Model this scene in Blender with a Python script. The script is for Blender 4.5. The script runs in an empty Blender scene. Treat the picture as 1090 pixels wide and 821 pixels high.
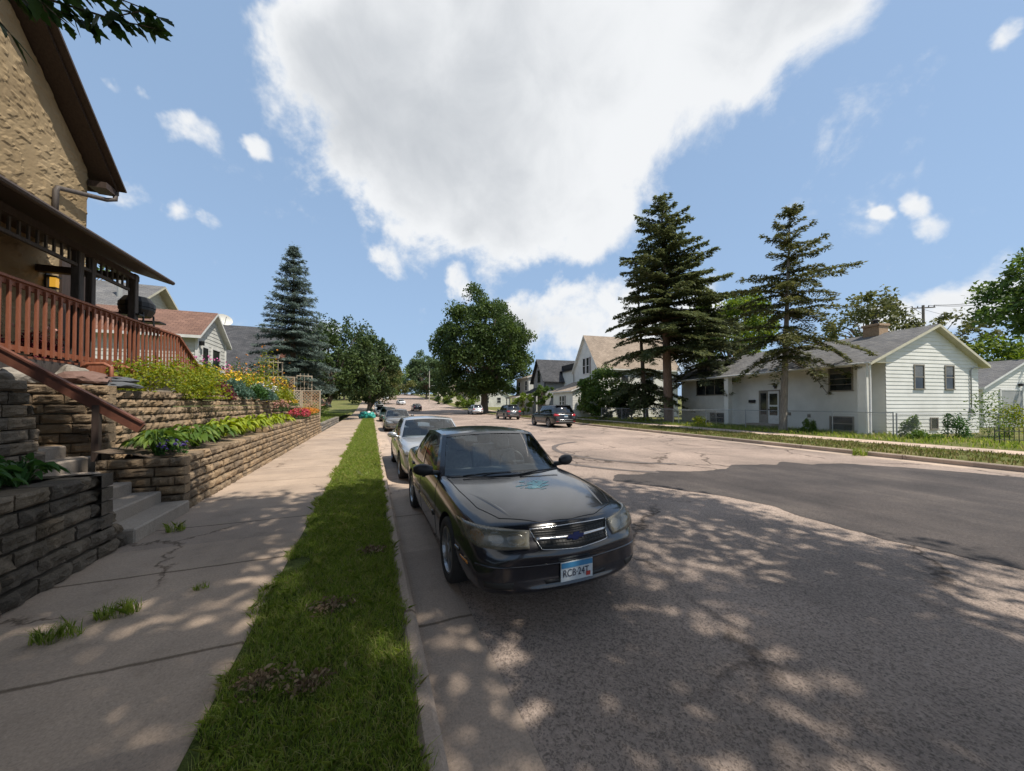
import bpy, bmesh, math, random
import numpy as np
from mathutils import Vector, Matrix, noise as mnoise
from mathutils.bvhtree import BVHTree
R_ = math.radians
sc = bpy.context.scene
COL = sc.collection
# ------------------------------------------------------------------ camera
CAM_H = 1.82; FPX = 375.0; YAW = math.atan2(150, 375); PITCH = R_(0.8)
cam_d = bpy.data.cameras.new('camera'); cam = bpy.data.objects.new('camera', cam_d); COL.objects.link(cam)
cam.location = (0, 0, CAM_H); cam.rotation_euler = (R_(90)+PITCH, 0, -YAW)
cam_d.sensor_width = 36; cam_d.lens = FPX/1090*36; cam_d.shift_y = 14.26/1090
cam_d.clip_start = 0.05; cam_d.clip_end = 3000
sc.camera = cam
# layout helper: turns a sighting into a bearing / a real point in the place
_F = Vector((math.sin(YAW)*math.cos(PITCH), math.cos(YAW)*math.cos(PITCH), math.sin(PITCH)))
_R = Vector((math.cos(YAW), -math.sin(YAW), 0)); _U = _R.cross(_F); _C = Vector((0, 0, CAM_H))
def sight(px, py): return _F + _R*((px-545)/FPX) - _U*((py-424.76)/FPX)
def onz(px, py, z=0): v = sight(px, py); return _C + v*((z-CAM_H)/v.z)
def onx(px, py, x): v = sight(px, py); return _C + v*(x/v.x)
def ony(px, py, y): v = sight(px, py); return _C + v*(y/v.y)
def ondep(px, py, dep): return _C + sight(px, py)*dep
# ------------------------------------------------------------------ view
vs = sc.view_settings
vs.view_transform = 'Standard'; vs.look = 'None'; vs.exposure = 0.42; vs.gamma = 1.0; vs.use_curve_mapping = False
sc.render.engine = 'CYCLES'
cy = sc.cycles
cy.max_bounces = 6; cy.diffuse_bounces = 3; cy.glossy_bounces = 3; cy.transmission_bounces = 4; cy.transparent_max_bounces = 10
cy.caustics_reflective = False; cy.caustics_refractive = False
# ------------------------------------------------------------------ sun + sky
SUN_EL = R_(60); SUN_AZ = R_(138.5)          # azimuth clockwise from +Y
sun_dir = Vector((math.cos(SUN_EL)*math.sin(SUN_AZ), math.cos(SUN_EL)*math.cos(SUN_AZ), math.sin(SUN_EL)))
sl = bpy.data.lights.new('sun', 'SUN'); so = bpy.data.objects.new('sun', sl); COL.objects.link(so)
sl.energy = 4.4; sl.angle = R_(0.55); sl.color = (1.0, 0.925, 0.81)
so.rotation_euler = sun_dir.to_track_quat('Z', 'Y').to_euler(); so.location = (20, -25, 60)
world = bpy.data.worlds.new('World'); sc.world = world; world.use_nodes = True
SKY_STRENGTH = 0.112
def build_world():
    nt = world.node_tree; N = nt.nodes; L = nt.links; N.clear()
    out = N.new('ShaderNodeOutputWorld'); bg = N.new('ShaderNodeBackground'); bg.inputs['Strength'].default_value = SKY_STRENGTH
    L.new(bg.outputs[0], out.inputs[0])
    sky = N.new('ShaderNodeTexSky'); sky.sky_type = 'NISHITA'; sky.sun_disc = False
    sky.sun_elevation = SUN_EL; sky.sun_rotation = SUN_AZ
    sky.air_density = 1.0; sky.dust_density = 0.8; sky.ozone_density = 1.6; sky.altitude = 200
    tc = N.new('ShaderNodeTexCoord'); D = tc.outputs['Generated']
    def math_(op, a, b=None, clamp=False):
        n = N.new('ShaderNodeMath'); n.operation = op; n.use_clamp = clamp
        for i, v in enumerate((a, b)):
            if v is None: continue
            if isinstance(v, (int, float)): n.inputs[i].default_value = v
            else: L.new(v, n.inputs[i])
        return n.outputs[0]
    def noise_(scale, det, rough, vec, dist=0.0, color=False):
        n = N.new('ShaderNodeTexNoise'); n.inputs['Scale'].default_value = scale; n.inputs['Detail'].default_value = det
        n.inputs['Roughness'].default_value = rough; n.inputs['Distortion'].default_value = dist
        L.new(vec, n.inputs['Vector']); return n.outputs['Color' if color else 'Fac']
    def vadd(a, b, op='ADD'):
        n = N.new('ShaderNodeVectorMath'); n.operation = op
        for i, v in enumerate((a, b)):
            if isinstance(v, (tuple, Vector)): n.inputs[i].default_value = v
            elif v is not None: L.new(v, n.inputs[i])
        return n
    # warp the bearing a little so that the puffs get torn edges
    w1 = vadd(noise_(2.6, 3, 0.5, D, color=True), (0.5, 0.5, 0.5), 'SUBTRACT').outputs[0]
    s1 = N.new('ShaderNodeVectorMath'); s1.operation = 'SCALE'; s1.inputs['Scale'].default_value = 0.16; L.new(w1, s1.inputs[0])
    w2 = vadd(noise_(11, 4, 0.6, D, color=True), (0.5, 0.5, 0.5), 'SUBTRACT').outputs[0]
    s2 = N.new('ShaderNodeVectorMath'); s2.operation = 'SCALE'; s2.inputs['Scale'].default_value = 0.07; L.new(w2, s2.inputs[0])
    W = vadd(vadd(D, s1.outputs[0]).outputs[0], s2.outputs[0]).outputs[0]
    big = [(345, 65, 80), (420, 95, 130), (530, 110, 150), (610, 110, 150), (700, 50, 130), (790, 15, 110), (870, -20, 90), (470, 190, 95),
           (545, 215, 85), (600, 195, 85), (410, 165, 75), (415, 20, 120), (560, -60, 260), (760, -120, 240), (440, 205, 72), (500, 232, 55), (570, 240, 50), (625, 220, 60)]
    mid = [(610, 335, 44), (660, 330, 52), (565, 345, 40), (735, 345, 60), (488, 298, 26), (1005, 322, 46), (955, 336, 36), (630, 360, 50), (700, 362, 60), (1060, 306, 50)]
    small = [(214, 138, 30), (978, 244, 26), (926, 238, 14), (1085, 40, 26), (962, 228, 18)]
    wisp = [(150, 203, 26), (195, 213, 26), (226, 222, 22), (277, 160, 18), (410, 276, 22), (155, 98, 18), (118, 102, 18), (335, 345, 26)]
    far = [(-500, -200, 300), (-900, 300, 260), (1500, 100, 260), (1900, 380, 300), (1300, -500, 300)]
    back = [((-0.6, -0.6, 0.5), 0.34), ((0.1, -0.85, 0.42), 0.3), ((-0.9, -0.1, 0.55), 0.26), ((0.55, -0.5, 0.95), 0.12), ((0.85, -0.6, 0.3), 0.25)]
    blobs = []
    for grp, k in ((big, 1.0), (mid, 0.78), (small, 0.66), (wisp, 0.58), (far, 1.0)):
        for px, py, r in grp:
            c = sight(px, py).normalized()
            rr = 0.5*((sight(px+r, py).normalized()-c).length+(sight(px, py+r).normalized()-c).length)
            blobs.append((c, rr, k))
    for c, rr in back: blobs.append((Vector(c).normalized(), rr, 0.9))
    dens = None
    for c, rr, k in blobs:
        dn = vadd(W, tuple(c), 'DISTANCE').outputs['Value']
        mr = N.new('ShaderNodeMapRange'); mr.interpolation_type = 'SMOOTHSTEP'
        mr.inputs['From Min'].default_value = rr*1.4; mr.inputs['From Max'].default_value = rr*0.25
        mr.inputs['To Max'].default_value = k
        L.new(dn, mr.inputs['Value'])
        if dens is None: dens = mr.outputs[0]
        else:
            n = N.new('ShaderNodeMath'); n.operation = 'SMOOTH_MAX'; n.inputs[2].default_value = 0.15
            L.new(dens, n.inputs[0]); L.new(mr.outputs[0], n.inputs[1]); dens = n.outputs[0]
    fb = noise_(6.5, 8, 0.62, D, 0.4)
    fine = noise_(22, 6, 0.6, D)
    d2 = math_('ADD', dens, math_('MULTIPLY', math_('SUBTRACT', fb, 0.5), 1.25))
    d2 = math_('ADD', d2, math_('MULTIPLY', math_('SUBTRACT', fine, 0.5), 0.62))
    al = N.new('ShaderNodeMapRange'); al.interpolation_type = 'SMOOTHSTEP'
    al.inputs['From Min'].default_value = 0.24; al.inputs['From Max'].default_value = 0.76; al.inputs['To Max'].default_value = 0.97
    L.new(d2, al.inputs['Value'])
    # thick middles are grey underneath, thin edges are white
    thick = N.new('ShaderNodeMapRange'); thick.interpolation_type = 'SMOOTHSTEP'
    thick.inputs['From Min'].default_value = 0.64; thick.inputs['From Max'].default_value = 1.40
    tk = math_('ADD', dens, math_('MULTIPLY', math_('SUBTRACT', noise_(2.8, 3, 0.45, W), 0.5), 1.5)); tk = math_('ADD', tk, math_('MULTIPLY', math_('SUBTRACT', fb, 0.5), 0.55)); L.new(tk, thick.inputs['Value'])
    cm = N.new('ShaderNodeMixRGB'); cm.inputs[1].default_value = (6.1, 6.2, 6.3, 1); cm.inputs[2].default_value = (3.7, 3.9, 4.15, 1)
    L.new(thick.outputs[0], cm.inputs[0])
    # a milky band of haze towards the horizon
    sep = N.new('ShaderNodeSeparateXYZ'); L.new(D, sep.inputs[0])
    hz = N.new('ShaderNodeMapRange'); hz.inputs['From Min'].default_value = 0.60; hz.inputs['From Max'].default_value = 0.0
    hz.inputs['To Min'].default_value = 0.66; hz.inputs['To Max'].default_value = 0.85; hz.interpolation_type = 'SMOOTHSTEP'
    L.new(sep.outputs['Z'], hz.inputs['Value'])
    sm = N.new('ShaderNodeMixRGB'); L.new(hz.outputs[0], sm.inputs[0]); L.new(sky.outputs[0], sm.inputs[1]); sm.inputs[2].default_value = (2.5, 3.65, 5.35, 1)
    mx = N.new('ShaderNodeMixRGB'); L.new(al.outputs[0], mx.inputs[0]); L.new(sm.outputs[0], mx.inputs[1]); L.new(cm.outputs[0], mx.inputs[2])
    L.new(mx.outputs[0], bg.inputs['Color'])
    world.cycles.sampling_method = 'MANUAL'; world.cycles.sample_map_resolution = 512
build_world()
# ------------------------------------------------------------------ materials
MATS = {}
def newmat(name):
    m = bpy.data.materials.new(name); m.use_nodes = True; nt = m.node_tree
    b = nt.nodes['Principled BSDF']; MATS[name] = m
    return m, nt.nodes, nt.links, b
def ramp(N, L, fac, stops):
    r = N.new('ShaderNodeValToRGB'); e = r.color_ramp.elements
    while len(e) < len(stops): e.new(0.5)
    for k, (p, c) in enumerate(stops):
        e[k].position = p; e[k].color = (*c, 1) if len(c) == 3 else c
    L.new(fac, r.inputs[0]); return r.outputs[0]
def tex(N, L, kind='Noise', scale=5, detail=6, rough=0.55, vec=None, stretch=None, coord='Object', **kw):
    t = N.new('ShaderNodeTex'+kind)
    for k, v in (('Scale', scale), ('Detail', detail), ('Roughness', rough)):
        if k in t.inputs: t.inputs[k].default_value = v
    for k, v in kw.items(): setattr(t, k, v)
    if vec is None: vec = N.new('ShaderNodeTexCoord').outputs[coord]
    if stretch:
        mp = N.new('ShaderNodeMapping'); mp.inputs['Scale'].default_value = stretch; L.new(vec, mp.inputs[0]); vec = mp.outputs[0]
    L.new(vec, t.inputs['Vector']); return t
def mixc(N, L, fac, a, b, blend='MIX'):
    n = N.new('ShaderNodeMixRGB'); n.blend_type = blend
    for i, v in ((0, fac), (1, a), (2, b)):
        if isinstance(v, (int, float)): n.inputs[i].default_value = v
        elif isinstance(v, tuple): n.inputs[i].default_value = (*v, 1) if len(v) == 3 else v
        else: L.new(v, n.inputs[i])
    return n.outputs[0]
def bump(N, L, b, h, strength=0.3, dist=0.02):
    n = N.new('ShaderNodeBump'); n.inputs['Strength'].default_value = strength; n.inputs['Distance'].default_value = dist
    L.new(h, n.inputs['Height']); L.new(n.outputs[0], b.inputs['Normal'])
def mat(name, col, rough=0.8, col2=None, scale=4, detail=6, bmp=0, bscale=None, metal=0, coat=0, spec=0.5, island=0.0, stretch=None, lo=0.35, hi=0.65, bdist=0.01):
    m, N, L, b = newmat(name)
    b.inputs['Roughness'].default_value = rough; b.inputs['Metallic'].default_value = metal
    b.inputs['Coat Weight'].default_value = coat; b.inputs['Coat Roughness'].default_value = 0.04
    b.inputs['Specular IOR Level'].default_value = spec
    c = None
    if col2 is not None:
        t = tex(N, L, 'Noise', scale, detail, 0.6, stretch=stretch)
        c = ramp(N, L, t.outputs['Fac'], [(lo, col), (hi, col2)])
    if island:
        g = N.new('ShaderNodeNewGeometry')
        v = N.new('ShaderNodeMapRange'); v.inputs['To Min'].default_value = 1-island; v.inputs['To Max'].default_value = 1+island
        L.new(g.outputs['Random Per Island'], v.inputs['Value'])
        h = N.new('ShaderNodeHueSaturation')
        if c is None: h.inputs['Color'].default_value = (*col, 1)
        else: L.new(c, h.inputs['Color'])
        L.new(v.outputs[0], h.inputs['Value']); c = h.outputs[0]
    if c is None: b.inputs['Base Color'].default_value = (*col, 1)
    else: L.new(c, b.inputs['Base Color'])
    if bmp:
        t2 = tex(N, L, 'Noise', bscale or scale*8, 5, 0.6)
        bump(N, L, b, t2.outputs['Fac'], bmp, bdist)
    return m
def leafmat(name, stops, trans=0.35, rough=0.55):
    m, N, L, b = newmat(name)
    g = N.new('ShaderNodeNewGeometry')
    n = len(stops)
    c = ramp(N, L, g.outputs['Random Per Island'], [(k/max(1, n-1), s) for k, s in enumerate(stops)])
    L.new(c, b.inputs['Base Color']); b.inputs['Roughness'].default_value = rough; b.inputs['Specular IOR Level'].default_value = 0.25
    tr = N.new('ShaderNodeBsdfTranslucent')
    hs = N.new('ShaderNodeHueSaturation'); hs.inputs['Value'].default_value = 1.3; hs.inputs['Saturation'].default_value = 1.1; hs.inputs['Hue'].default_value = 0.485
    L.new(c, hs.inputs['Color']); L.new(hs.outputs[0], tr.inputs['Color'])
    mx = N.new('ShaderNodeMixShader'); mx.inputs[0].default_value = trans
    L.new(b.outputs[0], mx.inputs[1]); L.new(tr.outputs[0], mx.inputs[2])
    L.new(mx.outputs[0], N['Material Output'].inputs[0])
    return m
def glassmat(name, tint, refl=0.06, rough=0.02):
    m, N, L, b = newmat(name)
    tr = N.new('ShaderNodeBsdfTransparent'); tr.inputs[0].default_value = (*tint, 1)
    gl = N.new('ShaderNodeBsdfGlossy'); gl.inputs['Roughness'].default_value = rough
    fr = N.new('ShaderNodeFresnel'); fr.inputs['IOR'].default_value = 1.5
    ad = N.new('ShaderNodeMath'); ad.operation = 'ADD'; ad.use_clamp = True; ad.inputs[1].default_value = refl; L.new(fr.outputs[0], ad.inputs[0])
    mx = N.new('ShaderNodeMixShader'); L.new(ad.outputs[0], mx.inputs[0]); L.new(tr.outputs[0], mx.inputs[1]); L.new(gl.outputs[0], mx.inputs[2])
    L.new(mx.outputs[0], N['Material Output'].inputs[0])
    return m
# ------------------------------------------------------------------ object helpers
def world_loc(o):
    v = Vector((0, 0, 0))
    while o is not None: v += Vector(o.location); o = o.parent
    return v
def tag(o, label=None, cat=None, group=None, kind=None):
    if label: o['label'] = label
    if cat: o['category'] = cat
    if group: o['group'] = group
    if kind: o['kind'] = kind
    return o
def thing(name, label, cat, loc=(0, 0, 0), rotz=0, group=None):
    o = bpy.data.objects.new(name, None); COL.objects.link(o); o.empty_display_size = 0.2
    o.location = loc; o.rotation_euler = (0, 0, rotz)
    return tag(o, label, cat, group)
def link_mesh(name, me, mats, parent=None):
    for m in (mats if isinstance(mats, (list, tuple)) else [mats]): me.materials.append(m)
    o = bpy.data.objects.new(name, me); COL.objects.link(o); o.parent = parent
    return o
def npmesh(name, V, Fq, mats, parent=None, smooth=False, local=False, origin=None, mi=None):
    """V (n,3); Fq (m,k) equal-sized faces or list of tuples"""
    V = np.asarray(V, dtype=np.float64).reshape(-1, 3)
    off = Vector((0, 0, 0))
    if not local: off = world_loc(parent) if parent is not None else Vector(origin or (0, 0, 0))
    V = V - np.array(off)
    me = bpy.data.meshes.new(name)
    if isinstance(Fq, np.ndarray):
        m, k = Fq.shape
        me.vertices.add(len(V)); me.vertices.foreach_set('co', V.astype(np.float32).ravel())
        me.loops.add(m*k); me.loops.foreach_set('vertex_index', Fq.astype(np.int32).ravel())
        me.polygons.add(m); me.polygons.foreach_set('loop_start', np.arange(0, m*k, k, dtype=np.int32))
        me.polygons.foreach_set('loop_total', np.full(m, k, dtype=np.int32))
        me.update(calc_edges=True)
    else:
        me.from_pydata([tuple(v) for v in V], [], [tuple(f) for f in Fq])
    if mi is not None: me.polygons.foreach_set('material_index', np.asarray(mi, dtype=np.int32))
    if smooth: me.polygons.foreach_set('use_smooth', np.ones(len(me.polygons), dtype=bool))
    me.update()
    o = link_mesh(name, me, mats, parent)
    if parent is None and not local: o.location = off
    return o
class MB:
    """collects primitive shapes and links them as ONE mesh object"""
    def __init__(self, M=None): self.v = []; self.f = []; self.mi = []; self.m = 0; self.M = M
    def add(self, vs_, fs):
        b = len(self.v)
        for p in vs_:
            p = Vector(p)
            self.v.append(tuple(self.M @ p) if self.M else tuple(p))
        for f in fs: self.f.append(tuple(b+i for i in f)); self.mi.append(self.m)
        return self
    def box(self, lo, hi, bev=0.0):
        (x0, y0, z0), (x1, y1, z1) = lo, hi
        if bev <= 0:
            self.add([(x0, y0, z0), (x1, y0, z0), (x1, y1, z0), (x0, y1, z0), (x0, y0, z1), (x1, y0, z1), (x1, y1, z1), (x0, y1, z1)],
                     [(0, 3, 2, 1), (4, 5, 6, 7), (0, 1, 5, 4), (1, 2, 6, 5), (2, 3, 7, 6), (3, 0, 4, 7)])
        else:
            bm = bmesh.new(); bmesh.ops.create_cube(bm, size=1)
            for v in bm.verts: v.co = Vector(((x0+x1)/2+v.co.x*(x1-x0), (y0+y1)/2+v.co.y*(y1-y0), (z0+z1)/2+v.co.z*(z1-z0)))
            bmesh.ops.bevel(bm, geom=bm.edges[:], offset=bev, segments=1, affect='EDGES')
            bm.verts.index_update(); self.add([v.co[:] for v in bm.verts], [[v.index for v in f.verts] for f in bm.faces]); bm.free()
        return self
    def bar(self, p, q, w, h, up=(0, 0, 1)):
        p = Vector(p); q = Vector(q); d = (q-p).normalized(); s = d.cross(Vector(up))
        if s.length < 1e-4: s = d.cross(Vector((1, 0, 0)))
        s.normalize(); u = s.cross(d)
        c = []
        for e in (p, q):
            for a, b in ((-1, -1), (1, -1), (1, 1), (-1, 1)): c.append(e+s*(a*w/2)+u*(b*h/2))
        return self.add(c, [(3, 2, 1, 0), (4, 5, 6, 7), (0, 1, 5, 4), (1, 2, 6, 5), (2, 3, 7, 6), (3, 0, 4, 7)])
    def tube(self, pts, r, seg=8, cap=True):
        pts = [Vector(p) for p in pts]; n = len(pts); rr = r if isinstance(r, (list, tuple)) else [r]*n
        ring = []; prev = None
        for i, p in enumerate(pts):
            d = (pts[min(i+1, n-1)]-pts[max(i-1, 0)]).normalized()
            if prev is None:
                a = d.cross(Vector((0, 0, 1)));
                if a.length < 1e-3: a = d.cross(Vector((1, 0, 0)))
            else: a = prev - d*prev.dot(d)
            a.normalize(); prev = a; b = d.cross(a)
            for k in range(seg):
                t = 2*math.pi*k/seg; ring.append(p+(a*math.cos(t)+b*math.sin(t))*rr[i])
        fs = []
        for i in range(n-1):
            for k in range(seg): fs.append((i*seg+k, i*seg+(k+1) % seg, (i+1)*seg+(k+1) % seg, (i+1)*seg+k))
        if cap: fs.append(tuple(range(seg-1, -1, -1))); fs.append(tuple((n-1)*seg+k for k in range(seg)))
        return self.add(ring, fs)
    def lathe(self, prof, c, axis='z', seg=24):
        """prof: list of (r, h)"""
        vs_ = []
        for r, h in prof:
            for k in range(seg):
                t = 2*math.pi*k/seg; a, b = r*math.cos(t), r*math.sin(t)
                p = {'z': (a, b, h), 'x': (h, a, b), 'y': (a, h, b)}[axis]
                vs_.append((c[0]+p[0], c[1]+p[1], c[2]+p[2]))
        fs = []
        for i in range(len(prof)-1):
            for k in range(seg): fs.append((i*seg+k, i*seg+(k+1) % seg, (i+1)*seg+(k+1) % seg, (i+1)*seg+k))
        return self.add(vs_, fs)
    def quad(self, a, b, c, d): return self.add([a, b, c, d], [(0, 1, 2, 3)])
    def poly(self, pts): return self.add(pts, [tuple(range(len(pts)))])
    def prism(self, pts, d):
        n = len(pts); d = Vector(d); a = [Vector(p) for p in pts]
        return self.add(a+[p+d for p in a], [tuple(range(n-1, -1, -1)), tuple(range(n, 2*n))]+[(i, (i+1) % n, n+(i+1) % n, n+i) for i in range(n)])
    def grid(self, rows, closed=False):
        n = len(rows[0]); b = [p for r in rows for p in r]; fs = []
        for i in range(len(rows)-1):
            for k in range(n if closed else n-1): fs.append((i*n+k, i*n+(k+1) % n, (i+1)*n+(k+1) % n, (i+1)*n+k))
        return self.add(b, fs)
    def build(self, name, mats, parent=None, smooth=False, local=False, origin=None, fixn=True):
        o = npmesh(name, self.v, self.f, mats, parent, smooth, local, origin, self.mi)
        if fixn:
            bm = bmesh.new(); bm.from_mesh(o.data); bmesh.ops.recalc_face_normals(bm, faces=bm.faces[:]); bm.to_mesh(o.data); bm.free()
        return o
def text_mesh(body, size, extrude=0.002):
    cu = bpy.data.curves.new('lettering', 'FONT'); cu.body = body; cu.size = size; cu.extrude = extrude; cu.align_x = 'CENTER'; cu.align_y = 'CENTER'
    o = bpy.data.objects.new('lettering', cu); COL.objects.link(o)
    dg = bpy.context.evaluated_depsgraph_get(); me = bpy.data.meshes.new_from_object(o.evaluated_get(dg))
    bpy.data.objects.remove(o); bpy.data.curves.remove(cu)
    V = [v.co.copy() for v in me.vertices]; Fs = [tuple(p.vertices) for p in me.polygons]; bpy.data.meshes.remove(me)
    return V, Fs
def copy_tree(o, parent=None):
    c = o.copy(); COL.objects.link(c); c.parent = parent
    for ch in list(o.children): copy_tree(ch, c)
    return c
# ------------------------------------------------------------------ the lie of the land
def gz(y):
    """street level: flat, then climbing a hill in the distance"""
    if y < 50: return 0.0
    if y < 85: return 0.0007*(y-50)**2
    return 0.0007*35**2 + 0.045*(y-85) if y < 260 else 0.0007*35**2+0.045*175
def kerb_x(y): return 15.9+0.04*max(-10, min(y, 260))       # right-hand kerb line
# ================================================================== vehicles
m_black = None
def carpaint(name, col, rough=0.28, metal=0.0, dust=0.12):
    m, N, L, b = newmat(name)
    t = tex(N, L, 'Noise', 3.0, 6, 0.6)
    c = ramp(N, L, t.outputs['Fac'], [(0.35, col), (0.75, tuple(min(1, x+dust*0.12) for x in col))])
    L.new(c, b.inputs['Base Color']); b.inputs['Metallic'].default_value = metal
    r = N.new('ShaderNodeMapRange'); r.inputs['To Min'].default_value = rough*0.7; r.inputs['To Max'].default_value = rough*1.5; L.new(t.outputs['Fac'], r.inputs['Value']); L.new(r.outputs[0], b.inputs['Roughness'])
    b.inputs['Coat Weight'].default_value = 0.8; b.inputs['Coat Roughness'].default_value = 0.06
    return m
MT = {}
MT['tyre'] = mat('tyre_rubber', (0.018, 0.018, 0.019), 0.85, (0.03, 0.028, 0.026), 14)
MT['alloy'] = mat('alloy_rim', (0.42, 0.42, 0.43), 0.35, metal=0.85, col2=(0.3, 0.29, 0.28), scale=9)
MT['chrome'] = mat('chrome', (0.55, 0.55, 0.56), 0.2, metal=1.0)
MT['plastic'] = mat('black_plastic', (0.012, 0.012, 0.013), 0.5)
MT['grey_plastic'] = mat('grey_plastic', (0.035, 0.034, 0.032), 0.6, spec=.25)
MT['seat'] = mat('grey_cloth_seat', (0.30, 0.29, 0.28), 0.9, (0.38, 0.37, 0.35), 20)
MT['dash'] = mat('grey_dashboard', (0.20, 0.205, 0.205), 0.7)
MT['lamp'] = None
MT['glass'] = glassmat('car_window_glass', (0.86, 0.94, 0.95), 0.05)
MT['glass_dark'] = glassmat('tinted_window_glass', (0.10, 0.12, 0.12), 0.09)
MT['red_lens'] = mat('red_lens', (0.35, 0.008, 0.012), 0.15, coat=1.0)
MT['white_lens'] = mat('white_lens', (0.6, 0.6, 0.6), 0.15, coat=1.0)
MT['amber_lens'] = mat('amber_lens', (0.6, 0.22, 0.03), 0.2, coat=1.0)
MT['plate_white'] = mat('plate_white', (0.62, 0.66, 0.68), 0.45, (0.5, 0.56, 0.6), 30)
MT['plate_blue'] = mat('plate_blue', (0.05, 0.22, 0.42), 0.45)
MT['plate_ink'] = mat('plate_ink', (0.02, 0.02, 0.05), 0.5)
MT['plate_red'] = mat('plate_sticker_red', (0.45, 0.05, 0.04), 0.5)
MT['teal'] = mat('peeling_teal_paint', (0.26, 0.56, 0.58), 0.75, (0.50, 0.70, 0.70), 22)
MT['emblem_blue'] = mat('emblem_blue', (0.01, 0.02, 0.09), 0.25, coat=1)
def hazy_lens():
    m, N, L, b = newmat('hazy_headlight_lens')
    t = tex(N, L, 'Noise', 7, 5, 0.6)
    c = ramp(N, L, t.outputs['Fac'], [(0.3, (0.07, 0.065, 0.045)), (0.5, (0.17, 0.155, 0.115)), (0.75, (0.33, 0.31, 0.245))])
    L.new(c, b.inputs['Base Color']); b.inputs['Roughness'].default_value = 0.22; b.inputs['Coat Weight'].default_value = 0.8; b.inputs['Coat Roughness'].default_value = 0.15
    return m
MT['lamp'] = hazy_lens()
def haze_cover():
    m = MT['lamp']; N = m.node_tree.nodes; L = m.node_tree.links; tr = N.new('ShaderNodeBsdfTransparent'); mx = N.new('ShaderNodeMixShader'); mx.inputs[0].default_value = .70
    L.new(tr.outputs[0], mx.inputs[1]); L.new(N['Principled BSDF'].outputs[0], mx.inputs[2]); L.new(mx.outputs[0], N['Material Output'].inputs[0])
haze_cover()
MT['reflector'] = mat('lamp_reflector', (.75, .75, .74), .22, metal=.9)
MT['lamp_bowl'] = mat('lamp_housing', (.10, .10, .10), .35, (.2, .2, .19), 12, metal=.4)
MT['lamp_clear'] = mat('clear_headlight', (0.45, 0.46, 0.47), 0.12, (0.18, 0.19, 0.2), 9, metal=0.5, coat=1.0)

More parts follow.
